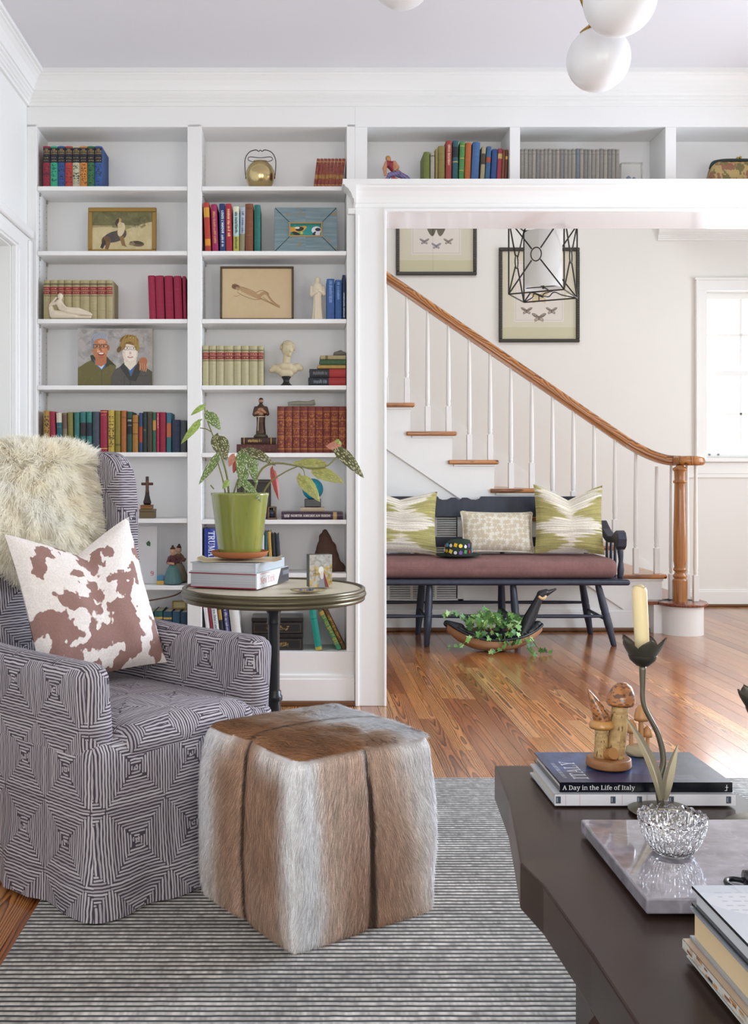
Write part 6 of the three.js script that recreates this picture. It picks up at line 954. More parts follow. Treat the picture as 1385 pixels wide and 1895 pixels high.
// ---------------------------------------------------------------- goat hide cube ottoman
{
  const S = 0.375, H = 0.405, hs = S / 2, g = thing('hide_ottoman', 'cube ottoman covered in brown and white goat hide', 'ottoman', [0.042, RUGT + 0.001, 2.085], 0.607);
  const brown = [180, 143, 118], tan = [214, 188, 170], white = [250, 248, 249], dark = [62, 44, 34], rust = [164, 116, 78];
  const mixc = (a, b, k) => a.map((v, i) => lerp(v, b[i], clamp(k)));
  function hide(face, s, t) {   // s along the face, t = height 0..1 (or depth for the top)
    const fi = 'yzx-'.indexOf(face[face.length - 1]) + face.length * 3, n = fbm(s * 5 + fi * 7, t * 4, 9, 3) - 0.5, f = fbm(s * 40 + fi, t * 8, 19, 2) - 0.5; let c;
    if (face === 'z' || face === '-z') {
      const e = s + n * 0.10; c = mixc(white, tan, smooth(0.10, 0.23, e)); c = mixc(c, brown, smooth(0.22, 0.45, e) * (0.35 + 0.65 * smooth(0.95, 0.15, t)) * smooth(0.95, 0.62, s)); c = mixc(c, white, 0.85 * smooth(0.70, 0.96, e + (t - 0.5) * 0.25));
      c = mixc(c, dark, smooth(0.026, 0.008, Math.abs(s - 0.53 - 0.05 * (0.5 - t) - 0.02 * n)) * 0.95); c = mixc(c, white, smooth(0.05, 0.02, Math.abs(s - 0.49)) * smooth(0.93, 0.99, t));
    } else if (face === '-x' || face === 'x') {
      const e = s + n * 0.08; c = mixc(white, brown, smooth(0.10, 0.34, e) * smooth(1.02, 0.80, e)); c = mixc(c, tan, 0.35 * smooth(0.5, 0.1, t)); c = mixc(c, white, 0.8 * smooth(0.80, 0.98, t) * (1 - smooth(0.25, 0.5, s) * smooth(0.7, 0.55, s))); c = mixc(c, dark, smooth(0.022, 0.006, Math.abs(s - 0.50 - 0.015 * n)) * 0.95);
    } else {
      const pale = smooth(0.22, 0.62, s + n * 0.55 + 0.10 * (0.5 - t)); c = mixc(rust, [224, 204, 190], pale); c = mixc(c, white, 0.95 * smooth(0.40, 0.74, s + n * 0.5 + 0.18 * (t - 0.5))); c = mixc(c, rust, 0.75 * smooth(0.76, 0.94, t + n * 0.3) * smooth(0.85, 0.6, s)); c = mixc(c, white, 0.5 * smooth(0.60, 0.70, fbm(s * 5, t * 16, 33, 3)) * pale); c = mixc(c, [130, 104, 90], 0.4 * smooth(0.70, 0.78, fbm(s * 14, t * 9, 36, 3)) * pale);
      c = mixc(c, dark, 0.85 * smooth(0.014, 0.004, Math.abs(t - 0.46 - 0.10 * s)));
    }
    return c.map((v) => v * (1 + f * 0.22));
  }
  const faceOf = (n) => Math.abs(n.y) > 0.7 ? 'y' : Math.abs(n.z) > Math.abs(n.x) ? (n.z > 0 ? 'z' : '-z') : (n.x < 0 ? '-x' : 'x');
  const st = (f, v) => f === 'y' ? [v.x / S + 0.5, v.z / S + 0.5] : f.endsWith('z') ? [v.x / S + 0.5, v.y / H] : [v.z / S + 0.5, v.y / H];
  const b = bend(gridBox(S, H, S, 0.03, [48, 48, 48]).translate(0, H / 2, 0), (v) => { const k = 0.016 * (1 - ((v.y - H * 0.45) / (H * 0.6)) ** 2); v.x *= 1 + k / hs; v.z *= 1 + k / hs; if (v.y > H * 0.9) v.y += 0.014 * (1 - (v.x / hs) ** 2) * (1 - (v.z / hs) ** 2); for (const [q, w] of [[v.z, 'z'], [v.x, 'x']]) if (Math.abs(q) > hs * 0.9) { const o = w === 'z' ? v.x - 0.012 : v.z; const gr = 0.010 * Math.exp(-((o / 0.014) ** 2)); if (w === 'z') v.z -= Math.sign(q) * gr; else v.x -= Math.sign(q) * gr; } });
  const p = b.attributes.position, nn = b.attributes.normal, col = new Float32Array(p.count * 3), v = V(), n = V();
  for (let i = 0; i < p.count; i++) { v.fromBufferAttribute(p, i); n.fromBufferAttribute(nn, i); const f = faceOf(n); col.set(rgbLin(...hide(f, ...st(f, v)).map((c) => c * 0.85)), i * 3); }
  b.setAttribute('color', new THREE.BufferAttribute(col, 3)); mesh('cover', b, V_MAT(0.8), g);
  const idx = b.index.array, list = [], A = V(), B = V(), C = V(), tri = idx.length / 3, per = 13;
  for (let q = 0; q < tri; q++) {
    A.fromBufferAttribute(p, idx[q * 3]); B.fromBufferAttribute(p, idx[q * 3 + 1]); C.fromBufferAttribute(p, idx[q * 3 + 2]); const nr = B.clone().sub(A).cross(C.clone().sub(A)); if (nr.lengthSq() < 1e-14) continue; nr.normalize(); if (nr.y < -0.6) continue;
    const f = faceOf(nr); if (f === '-z' && q % 3) continue; if (f === 'x' && q % 3) continue;
    for (let k = 0; k < per; k++) {
      let r1 = rnd(), r2 = rnd(); if (r1 + r2 > 1) { r1 = 1 - r1; r2 = 1 - r2; } const P = A.clone().addScaledVector(B.clone().sub(A), r1).addScaledVector(C.clone().sub(A), r2), [s, t] = st(f, P);
      const sw = fbm(s * 5, t * 5, 44, 2) - 0.5; let d;
      if (f === 'y') d = V(0.35 + sw * 1.6, 0, 0.9 + sw); else { const sgn = f.endsWith('z') ? (s > 0.53 ? 1 : -1) : (s > 0.5 ? 1 : -1), lat = f.endsWith('z') ? V(1, 0, 0) : V(0, 0, 1); d = V(0, -1, 0).addScaledVector(lat, sgn * 0.28 + sw * 0.9); }
      d.normalize().addScaledVector(nr, rr(0.22, 0.5)).add(V(rr(-0.16, 0.16), rr(-0.16, 0.16), rr(-0.16, 0.16)));
      const w = rr(0.82, 1.14); list.push([P, d, nr.clone().negate(), rr(0.7, 1.3), rgbLin(...hide(f, s, t).map((c) => Math.min(255, c * w)))]);
    }
  }
  fur(g, strandGeo(0.021, 0.0011, 0.22, 2), M({ color: '#ffffff', roughness: 0.62, side: THREE.DoubleSide }), list);
}
// ---------------------------------------------------------------- round bistro table
const TBL = { x: -0.075, z: 1.166, y: 0.640, r: 0.297 };
const bronze = M({ color: '#5d553f', roughness: 0.3, metalness: 0.55 }), castIron = M({ color: '#16171b', roughness: 0.32 });
{
  const g = thing('bistro_table', 'round cream topped bistro table with bronze rim and black iron pedestal', 'table', [TBL.x, RUGT + 0.0005, TBL.z]), y = TBL.y - RUGT - 0.0005, r = TBL.r;
  mesh('tabletop', lathe([[0, y - 0.03], [r - 0.02, y - 0.03], [r - 0.016, y - 0.003], [r - 0.02, y - 0.001], [0, y - 0.001]], 72), mat('#cfc4ac', 0.45), g);
  mesh('rim', lathe([[r - 0.022, y - 0.038], [r - 0.008, y - 0.038], [r - 0.004, y - 0.034], [r - 0.004, y - 0.028], [r - 0.008, y - 0.025], [r - 0.001, y - 0.022], [r + 0.001, y - 0.017], [r - 0.001, y - 0.012], [r - 0.007, y - 0.009], [r - 0.003, y - 0.007], [r - 0.003, y + 0.001], [r - 0.007, y + 0.004], [r - 0.014, y + 0.004], [r - 0.018, y - 0.001]], 96), bronze, g);
  mesh('pedestal', lathe([[0.055, y - 0.032], [0.052, y - 0.042], [0.03, y - 0.062], [0.021, y - 0.085], [0.021, y - 0.11], [0.023, y - 0.115], [0.019, y - 0.12], [0.019, 0.30], [0.024, 0.296], [0.024, 0.284], [0.028, 0.28], [0.028, 0.268], [0.021, 0.262], [0.024, 0.24], [0.022, 0.14], [0.034, 0.12], [0.036, 0.07], [0.0, 0.06]], 28), castIron, g);
  for (let i = 0; i < 3; i++) { const a = i * 2.094 + 0.5, c = Math.cos(a), s = Math.sin(a); mesh('foot', ttube([[c * 0.02, 0.10, s * 0.02], [c * 0.09, 0.085, s * 0.09], [c * 0.17, 0.035, s * 0.17], [c * 0.225, 0.014, s * 0.225]], [0.02, 0.018, 0.015, 0.013], 10, 14), castIron, g); }
}
// books under the plant
const bookTop = (g, len, w, t, jacket, gm) => {
  mesh('pages', bb(0.004, w - 0.004, 0.003, t - 0.003, -len + 0.004, -0.004), pageMat, g);
  mesh('cover', merge([bb(0, w, 0, 0.003, -len, 0), bb(0, w, t - 0.003, t, -len, 0)]), gm, g);
};
{
  const base = TBL.y + 0.0035, cs = [[0.30, 0.232, 0.048, '#8a2233'], [0.285, 0.222, 0.030, '#aab1b5']];
  // lower: spine on the right, white with red lettering
  const rot = -0.33, place = (g, X, Y, Z) => { g.position.set(X, Y, Z); g.rotation.y = rot; };
  const a = thing('book', 'thick white art book with red title and red endpapers under the plant', 'book'); place(a, wx(475, 1.26), base, 1.262);
  // local: x to the left is -x: pages face -z.. ; origin = nearest corner, spine along -z at x = 0
  const [L, W, T] = cs[0];
  const sp = canvasTex(512, 96, (g, w, h) => { g.fillStyle = '#e4e3e4'; g.fillRect(0, 0, w, h); g.fillStyle = '#34363c'; g.beginPath(); g.moveTo(w * 0.62, h); g.lineTo(w * 0.74, 0); g.lineTo(w, 0); g.lineTo(w, h); g.fill(); g.fillStyle = '#6d7078'; g.fillRect(w * 0.8, h * 0.2, w * 0.2, h * 0.3); g.fillStyle = '#b3303c'; g.font = `${h * 0.62}px serif`; g.textBaseline = 'middle'; g.textAlign = 'left'; g.fillText('New York', w * 0.10, h * 0.52, w * 0.44); g.fillStyle = '#b04a52'; g.fillRect(w * 0.09, h * 0.04, w * 0.3, h * 0.03); });
  mesh('cover', merge([bb(-W, 0, 0, 0.0035, -L, 0), bb(-W, 0, T - 0.0035, T, -L, 0)]), mat('#8a2233', 0.5), a); mesh('jacket', merge([bb(-W, 0.0005, T, T + 0.0008, -L, 0.0005)]), mat('#cfd0d2', 0.35), a);
  mesh('pages', bb(-W + 0.005, -0.003, 0.0035, T - 0.0035, -L + 0.005, -0.004), mat('#c3c6cc', 0.9, { map: tex(8, 64, (u, v) => 205 + 50 * hash(Math.floor(v * 64), 1, 2)) }), a);
  mesh('spine', new THREE.PlaneGeometry(L, T).rotateY(Math.PI / 2).translate(0.0012, T / 2, -L / 2), mat('#ffffff', 0.35, { map: sp }), a); mesh('spine_board', bb(-0.003, 0.001, 0, T, -L, 0), mat('#d8d8da', 0.4), a);
  const b = thing('book', 'pale grey art book lying on the thick white art book', 'book'), [L2, W2, T2] = cs[1]; place(b, wx(470, 1.26) + 0.004, base + T + 0.0012, 1.245); b.rotation.y = rot + 0.02;
  mesh('cover', merge([bb(-W2, 0, 0, 0.003, -L2, 0), bb(-W2, 0, T2 - 0.003, T2, -L2, 0), bb(-0.003, 0.001, 0, T2, -L2, 0)]), mat('#b6bcc0', 0.35), b); mesh('pages', bb(-W2 + 0.005, -0.003, 0.003, T2 - 0.003, -L2 + 0.005, -0.004), mat('#c2c3c6', 0.9), b);
  const top = base + T + T2 + 0.0016, PX = wx(444, 1.12), PZ = 1.115;
  const np = sheet(24, 16, (u, v) => [PX + (u - 0.5) * 0.27 + 0.004 * Math.sin(v * 9), top + 0.0015 + 0.004 * Math.abs(fbm(u * 5, v * 4, 3, 3) - 0.45) + 0.008 * smooth(0.42, 0.5, Math.abs(u - 0.5)), PZ + (v - 0.5) * 0.19 + 0.006 * Math.sin(u * 14)]);
  tag(mesh('crumpled_paper', np, mat('#d8c7a4', 0.9, { side: THREE.DoubleSide })), 'crumpled cream paper sheet under the terracotta saucer', 'paper');
  const sy = top + 0.010;
  tag(mesh('plant_saucer', lathe([[0, 0], [0.07, 0], [0.088, 0.006], [0.094, 0.02], [0.091, 0.022], [0.086, 0.012], [0.07, 0.007], [0, 0.006]], 48).translate(PX, sy, PZ), mat('#a8663f', 0.85)), 'terracotta saucer under the green plant pot', 'saucer');
  // ---------------- begonia in a green glazed pot
  const P = thing('potted_begonia', 'spotted angel wing begonia in a green glazed pot', 'plant', [PX, sy + 0.0075, PZ]), ph = wy(912, PZ) - (sy + 0.0075);
  const glaze = M({ color: '#949a4c', roughness: 0.16, clearcoat: 0.7, clearcoatRoughness: 0.06, map: tex(256, 128, (u, v) => { const k = fbm(u * 14, v * 5, 3, 4), s = fbm(u * 60, v * 40, 8, 2); const q = s > 0.76 ? 0.94 : 1; return [(205 + 50 * k) * q, (205 + 50 * k) * q, (190 + 50 * k) * q]; }) });
  mesh('pot', lathe([[0, 0], [0.066, 0], [0.069, 0.004], [0.093, ph - 0.012], [0.0955, ph - 0.006], [0.0945, ph], [0.088, ph], [0.086, ph - 0.006], [0.084, ph - 0.03], [0, ph - 0.03]], 56), glaze, P);
  mesh('soil', lathe([[0.084, ph - 0.022], [0.05, ph - 0.016], [0, ph - 0.02]], 32), mat('#3a2a1e', 1), P);
  const lw = (px, py, dz = 0) => { const z = PZ + dz; return V(wx(px, z) - PX, wy(py, z) - P.position.y, dz); };
  const spot = (base, spots, vein, dens) => tex(192, 256, (u, v) => { let k = 0; const x = u * 7, y = v * 11; for (let a = -1; a <= 1; a++) for (let b2 = -1; b2 <= 1; b2++) { const i = Math.floor(x) + a, j = Math.floor(y) + b2; if (hash(i, j, 9) > dens) continue; k = Math.max(k, smooth(0.34, 0.2, Math.hypot(x - i - 0.2 - 0.6 * hash(i, j, 1), (y - j - 0.2 - 0.6 * hash(i, j, 2)) * 0.8) * (0.8 + 0.6 * hash(i, j, 3)))); } const n = 0.82 + 0.36 * fbm(u * 9, v * 9, 3, 3), r = smooth(0.03, 0.0, Math.abs(u - 0.5)) * 0.6; return base.map((b, i) => lerp(lerp(b * n, spots[i], k), vein[i], r)); });
  const LM = { g: [[104, 128, 62], [214, 220, 186], [150, 165, 90], 0.75], d: [[84, 84, 40], [205, 200, 160], [110, 100, 50], 0.8], y: [[158, 160, 84], [196, 176, 110], [196, 196, 120], 0.5], r: [[160, 58, 46], [190, 90, 60], [200, 110, 90], 0.2], p: [[198, 130, 108], [214, 160, 120], [220, 170, 140], 0.2], l: [[146, 168, 78], [200, 214, 150], [180, 196, 110], 0.35] };
  for (const k in LM) LM[k] = M({ map: spot(...LM[k]), roughness: 0.42, side: THREE.DoubleSide, transmission: 0.18, thickness: 0 });
  const leaf = (p0, p1, width, kind, fold = 0.35, droop = 0.12, face = [0.2, 0.35, 1]) => {
    const ax = p1.clone().sub(p0), L = ax.length(); ax.normalize(); const nrm = V(...face), side = ax.clone().cross(nrm).normalize(), up = side.clone().cross(ax).normalize();
    mesh('leaf', sheet(8, 14, (u, v) => { const s = u * 2 - 1, w = width * Math.pow(Math.sin(Math.PI * Math.pow(v, 0.62)), 0.8) * (s > 0 ? 1.06 : 0.86) * (1 + 0.03 * Math.sin(v * 30)), back = s > 0 ? -0.12 * L * s * (1 - v) ** 2 : 0.0; const q = p0.clone().addScaledVector(ax, v * L + back).addScaledVector(side, s * w / 2).addScaledVector(up, -fold * Math.abs(s) * w * 0.5 + droop * L * Math.sin(v * Math.PI)); return [q.x, q.y, q.z]; }), LM[kind], P);
  };
  const stem = (pts, r0, r1) => mesh('stem', ttube(pts.map((q) => { const w = lw(...q); return [w.x, w.y, w.z]; }), [r0, r1], 7, 20), mat('#7c7a48', 0.6), P);
  stem([[424, 915, 0.0], [420, 880, 0.01], [408, 838, 0.015], [392, 800, 0.01], [382, 772, 0.0], [379, 753, 0.0]], 0.004, 0.0018);
  stem([[418, 915, 0.01], [412, 885, 0.02], [404, 858, 0.025], [401, 845, 0.02]], 0.003, 0.0018);
  stem([[452, 915, 0.0], [456, 880, 0.0], [452, 852, 0.01], [448, 838, 0.015]], 0.0035, 0.002);
  stem([[470, 915, 0.02], [478, 880, 0.03], [490, 863, 0.04], [512, 857, 0.05], [540, 860, 0.06], [572, 866, 0.06], [602, 864, 0.06], [618, 852, 0.055], [629, 838, 0.05]], 0.004, 0.0022);
  stem([[486, 914, 0.03], [500, 893, 0.05], [525, 875, 0.06], [553, 862, 0.05]], 0.0032, 0.002);
  stem([[396, 905, 0.03], [390, 898, 0.04]], 0.002, 0.0022); stem([[432, 915, 0.03], [440, 890, 0.04], [450, 872, 0.05]], 0.003, 0.002);
  stem([[392, 800, 0.01], [382, 794, 0.01], [370, 792, 0.01]], 0.0018, 0.0015); stem([[384, 780, 0], [392, 768, 0.005], [396, 764, 0.005]], 0.0018, 0.0015); stem([[552, 862, 0.05], [562, 870, 0.06], [564, 880, 0.06]], 0.0018, 0.0015);
  leaf(lw(379, 751), lw(353, 769, 0.01), 0.020, 'l', 0.5, 0.15); leaf(lw(386, 762), lw(408, 796, 0.02), 0.042, 'g', 0.3, 0.1); leaf(lw(371, 780), lw(335, 822, 0.02), 0.026, 'l', 0.45, 0.08);
  leaf(lw(405, 806), lw(419, 852, 0.01), 0.060, 'd', 0.25, 0.06); leaf(lw(406, 842, 0.02), lw(368, 897, 0.04), 0.030, 'g', 0.5, 0.05); leaf(lw(434, 842, 0.02), lw(424, 864, 0.03), 0.024, 'p', 0.4, 0.1); leaf(lw(440, 852, 0.02), lw(432, 876, 0.03), 0.022, 'r', 0.4, 0.1);
  leaf(lw(448, 838, 0.02), lw(444, 893, 0.05), 0.036, 'g', 0.5, 0.10); leaf(lw(450, 838, 0.015), lw(479, 862, 0.03), 0.046, 'g', 0.4, 0.14); leaf(lw(466, 852, 0.02), lw(476, 898, 0.03), 0.034, 'g', 0.4, 0.08);
  leaf(lw(452, 830, 0.0), lw(511, 862, 0.03), 0.040, 'd', 0.35, 0.16); leaf(lw(449, 886, 0.05), lw(484, 929, 0.08), 0.030, 'g', 0.45, 0.06); leaf(lw(506, 868, 0.05), lw(516, 926, 0.06), 0.024, 'r', 0.55, 0.05);
  leaf(lw(600, 862, 0.04), lw(542, 856, 0.03), 0.044, 'y', 0.35, 0.05); leaf(lw(558, 880, 0.06), lw(593, 929, 0.08), 0.048, 'y', 0.3, 0.08); leaf(lw(583, 868, 0.06), lw(638, 894, 0.08), 0.046, 'y', 0.3, 0.08);
  leaf(lw(624, 826, 0.05), lw(674, 885, 0.08), 0.046, 'd', 0.35, 0.08); leaf(lw(629, 826, 0.05), lw(603, 826, 0.05), 0.034, 'p', 0.4, 0.1); leaf(lw(628, 815, 0.04), lw(622, 836, 0.05), 0.026, 'l', 0.4, 0.1);
  leaf(lw(424, 890, 0.02), lw(412, 905, 0.05), 0.022, 'l', 0.4, 0.1); leaf(lw(458, 872, 0.03), lw(440, 905, 0.06), 0.028, 'g', 0.4, 0.08);
  // ---------------- small painted block and shell dish on the table
  const bt = canvasTex(128, 176, (g, w, h) => { g.fillStyle = '#b9b6b0'; g.fillRect(0, 0, w, h); blurNoise(g, w, h * 0.4, 40, ['#8f949a', '#d0d2d2', '#7c7a6a'], 6, 18, 0.3); g.save(); g.translate(0, h * 0.35); blurNoise(g, w, h * 0.65, 120, ['#c79a2c', '#d8b246', '#8a7434', '#b5862a', '#6d6a3a'], 4, 12, 0.4); g.restore(); poly(g, '#8e8f98', [[50, h], [62, 100], [80, 100], [88, h]]); poly(g, '#7c3230', [[78, 100], [84, 100], [110, h], [88, h]]); ell(g, '#eeecea', 66, 84, 14, 20); ell(g, '#d9d6d6', 70, 110, 10, 22); });
  const blk = thing('painted_block', 'small standing block painted with a yellow autumn scene', 'painting', [wx(594, 1.2), TBL.y + 0.004, 1.2], 0.22);
  mesh('block', rb(-0.037, 0.037, 0, 0.104, -0.042, 0.0, 0.001), mat('#4c4d3a', 0.6), blk); mesh('picture', new THREE.PlaneGeometry(0.074, 0.104).translate(0, 0.052, 0.0006), mat('#ffffff', 0.25, { map: bt }), blk);
  const sd = thing('shell_dish', 'shallow shell shaped dish with blue and rust bits', 'dish', [wx(571, 1.30), TBL.y + 0.001, 1.325]);
  mesh('dish', bend(lathe([[0, 0.002], [0.02, 0.001], [0.05, 0.006], [0.056, 0.010], [0.05, 0.0075], [0.02, 0.004], [0, 0.004]], 48).scale(1, 1, 0.6), (v) => { const a = Math.atan2(v.z, v.x), f = 1 + 0.05 * Math.abs(Math.sin(a * 7)); v.x *= f; v.z *= f; }), mat('#b0a078', 0.35), sd);
  for (let i = 0; i < 9; i++) mesh('bit', ball(rr(0.004, 0.007), rr(-0.035, 0.035), 0.008, rr(-0.018, 0.018), 8).scale(1, 0.8, 1), mat(['#5b5f94', '#8a5a3c', '#c9b48a', '#3f4a6b'][i % 4], 0.3), sd);
}
// ---------------------------------------------------------------- coffee table and what lies on it
const CT = 0.45, zc = (d) => CAM_Z - d;
const espresso = M({ color: '#ffffff', roughness: 0.27, specularIntensity: 0.5, map: tex(512, 512, (u, v) => { const k = fbm(u * 3, v * 5, 3, 4), f = fbm(u * 60, v * 8, 9, 3), s = lerp(0.75, 1.3, k) * (0.88 + 0.24 * f); return [56 * s, 42 * s, 36 * s]; }) });
{
  const g = thing('coffee_table', 'dark espresso wooden coffee table with angled sides on a plinth', 'coffee table', [0, RUGT, 0]);
  const plan = [[0.378, 1.945], [0.735, 1.945], [0.765, 1.75], [0.79, 1.60], [0.80, 1.457], [0.785, 1.2], [0.77, 1.03], [0.76, 0.7], [0.36, 0.7], [0.348, 0.86], [0.344, 1.03], [0.3416, 1.18], [0.333, 1.375], [0.32, 1.457], [0.339, 1.583], [0.362, 1.742]];
  const slab = new THREE.ExtrudeGeometry(shapeOf(plan.map(([x, d]) => [x, d])), { depth: 0.06, bevelEnabled: true, bevelSize: 0.003, bevelThickness: 0.003, bevelSegments: 2 });   // shape y = distance from the camera
  slab.rotateX(-Math.PI / 2).translate(0, CT - 0.063 - RUGT, CAM_Z); mesh('tabletop', boxUV(slab), espresso, g);
  mesh('apron', boxUV(prism([[0.43, 0.8], [0.69, 0.8], [0.69, 1.8], [0.43, 1.8]], 0.045).rotateX(-Math.PI / 2).translate(0, CT - 0.105 - RUGT, CAM_Z)), espresso, g);
  mesh('plinth', boxUV(rb(0.478, 0.68, 0.0, 0.125, zc(1.765), zc(0.85), 0.006, 2)), espresso, g);
  mesh('pedestal', boxUV(prism([[0.46, 0.125], [0.70, 0.125], [0.64, 0.2], [0.64, 0.28], [0.70, 0.345], [0.46, 0.345], [0.52, 0.28], [0.52, 0.2]], 0.55).translate(0, 0, zc(1.62))), espresso, g);
}
const cov = (w, h, fn) => canvasTex(w, h, fn);
{ // Italy book on a white book
  const zb = zc(1.86), z1 = zc(1.70), y = CT + 0.0035;
  const lower = thing('book', 'white spined picture book under the book about Italy', 'book', [0, y, 0]);
  const x0 = wx(1027, z1), x1 = wx(1362, z1), T = 0.019, sp = cov(512, 48, (g, w, h) => { g.fillStyle = '#dcdbe0'; g.fillRect(0, 0, w, h); for (const x of [10, 165, 240, 330, 492]) { g.fillStyle = '#3c4250'; g.fillRect(x - 7, h * 0.2, 14, h * 0.6); g.fillStyle = '#8a90a0'; g.fillRect(x - 5, h * 0.3, 4, h * 0.4); } g.fillStyle = '#c9b4b8'; for (const x of [30, 70, 190, 260]) g.fillRect(x, 2, 2, h - 4); });
  mesh('cover', merge([bb(x0, x1, 0, 0.003, zb - 0.02, z1), bb(x0, x1, T - 0.003, T, zb - 0.02, z1), bb(x0, x1, 0, T, z1 - 0.002, z1)]), mat('#c9ccd2', 0.4), lower); mesh('pages', bb(x0 + 0.005, x1 - 0.005, 0.003, T - 0.003, zb - 0.015, z1 - 0.003), mat('#cfc9bb', 0.9), lower); mesh('spine', new THREE.PlaneGeometry(x1 - x0, T).translate((x0 + x1) / 2, T / 2, z1 + 0.0006), mat('#ffffff', 0.4, { map: sp }), lower);
  const up = thing('book', 'glossy dark blue book titled about a day of life in Italy', 'book', [0, y + T + 0.0005, 0]), a0 = wx(1036, z1 - 0.01), a1 = wx(1355, z1 - 0.01), T2 = 0.016, zf = z1 - 0.008, zk = zb - 0.035;
  const spi = cov(1024, 96, (g, w, h) => { g.fillStyle = '#10131c'; g.fillRect(0, 0, w, h); g.fillStyle = '#eceae6'; g.font = `${h * 0.62}px serif`; g.textBaseline = 'middle'; g.fillText('A Day in the Life of Italy', w * 0.015, h * 0.52, w * 0.42); g.fillRect(w * 0.965, h * 0.2, 4, h * 0.6); g.fillRect(w * 0.957, h * 0.45, 20, 5); g.fillRect(w * 0.955, h * 0.78, 14, 5); });
  const face = cov(1024, 640, (g, w, h) => {
    const gr = g; gr.fillStyle = '#2c3d66'; gr.fillRect(0, 0, w, h); blurNoise(g, w * 0.62, h, 160, ['#3a5288', '#24355e', '#4a6297', '#1c2c50', '#2f4a86'], 20, 80, 0.25); g.fillStyle = '#3b4150'; g.fillRect(w * 0.62, 0, w * 0.38, h); g.save(); g.translate(w * 0.6, 0); blurNoise(g, w * 0.4, h, 80, ['#4a5060', '#343a48', '#555c6b'], 20, 70, 0.25); g.restore(); poly(g, '#1c2850', [[0, h * 0.75], [w * 0.3, h * 0.62], [w * 0.62, h * 0.8], [w * 0.62, h], [0, h]]);
    g.save(); g.translate(w * 0.19, h * 0.95); g.rotate(-Math.PI / 2); g.fillStyle = '#d4d6dd'; g.font = `${h * 0.2}px serif`; g.fillText('ITALY', h * 0.05, 0, h * 0.56); g.font = `${h * 0.045}px serif`; g.fillText('A DAY IN THE LIFE OF', h * 0.08, -h * 0.2, h * 0.5); g.restore(); g.fillStyle = '#b3424a'; g.fillRect(w * 0.66, h * 0.30, w * 0.16, h * 0.05); g.fillRect(w * 0.69, h * 0.46, w * 0.11, h * 0.04); g.fillStyle = '#9aa0ab'; for (let i = 0; i < 5; i++) g.fillRect(w * 0.70, h * (0.78 + i * 0.03), w * 0.12, 3);
  });
  mesh('cover', merge([bb(a0, a1, 0, 0.003, zk, zf), bb(a0, a1, T2 - 0.003, T2, zk, zf), bb(a0, a1, 0, T2, zf - 0.002, zf)]), M({ color: '#11141d', roughness: 0.15, clearcoat: 0.6 }), up); mesh('pages', bb(a0 + 0.005, a1 - 0.005, 0.003, T2 - 0.003, zk + 0.005, zf - 0.003), mat('#d5d2cc', 0.9), up);
  mesh('spine', new THREE.PlaneGeometry(a1 - a0, T2).translate((a0 + a1) / 2, T2 / 2, zf + 0.0006), M({ color: '#ffffff', roughness: 0.18, map: spi }), up); mesh('front_picture', new THREE.PlaneGeometry(a1 - a0, zf - zk).rotateX(-Math.PI / 2).translate((a0 + a1) / 2, T2 + 0.0005, (zf + zk) / 2), M({ color: '#ffffff', roughness: 0.3, map: face }), up);
  // wooden mushrooms on a slice of branch
  const mz = zc(1.80), my = y + T + T2 + 0.0016, mk = (px) => wx(px, mz), bark = mat('#ffffff', 0.6, { map: tex(128, 128, (u, v) => { const k = fbm(u * 8, v * 30, 3, 4), s = fbm(u * 20, v * 20, 8, 3); return s > 0.70 ? [120, 90, 60] : [lerp(150, 216, k), lerp(116, 184, k), lerp(72, 128, k)]; }) });
  const capW = M({ color: '#ffffff', roughness: 0.28, clearcoat: 0.5, map: tex(128, 128, (u, v) => { const k = fbm(u * 6, v * 9, 13, 4), q = fbm(u * 16, v * 24, 5, 3); const d = q > 0.58 ? 0.55 : 1; return [lerp(130, 208, k) * d, lerp(78, 138, k) * d, lerp(40, 76, k) * d]; }) }), capY = M({ color: '#c08a4a', roughness: 0.3, clearcoat: 0.4 });
  const A = thing('wooden_mushrooms', 'pair of varnished wooden mushrooms on a bark edged round base', 'ornament', [mk(1127), my, mz]); A.scale.y = 0.91; const sc = 1.80 / 1900, Y = (py) => wy(py, mz) - my;
  mesh('base', lathe([[0, 0], [0.036, 0], [0.039, 0.004], [0.038, 0.017], [0.035, 0.018], [0, 0.018]], 28), mat('#a06c40', 0.5, { map: tex(64, 64, (u, v) => 215 + 40 * vn(u * 20, v * 9, 3)) }), A);
  const tilt = (g, x0, lean) => bend(g, (v) => { v.x += x0 + lean * v.y; });
  mesh('tall_stem', tilt(lathe([[0.0, 0.016], [0.0165, 0.016], [0.016, 0.05], [0.015, 0.10], [0.014, 0.128], [0, 0.13]], 18), 0.010, 0.09), bark, A);
  mesh('tall_cap', tilt(lathe([[0.012, 0.122], [0.022, 0.118], [0.025, 0.124], [0.023, 0.138], [0.016, 0.154], [0.007, 0.161], [0, 0.162]], 24), 0.010, 0.09), capW, A);
  mesh('short_stem', tilt(lathe([[0, 0.016], [0.0125, 0.016], [0.0115, 0.05], [0.011, 0.078], [0, 0.08]], 16), -0.013, -0.0), bark, A);
  mesh('short_brim', tilt(lathe([[0.008, 0.076], [0.02, 0.074], [0.0215, 0.080], [0.018, 0.088], [0.014, 0.09], [0, 0.09]], 24), -0.013, 0), capY, A);
  mesh('short_cap', bend(lathe([[0.0145, 0.088], [0.0148, 0.098], [0.0115, 0.116], [0.006, 0.136], [0.0015, 0.148], [0, 0.149]], 20), (v) => { v.x += -0.013 - 0.9 * Math.max(0, v.y - 0.095) ** 1.25; }), capW, A);
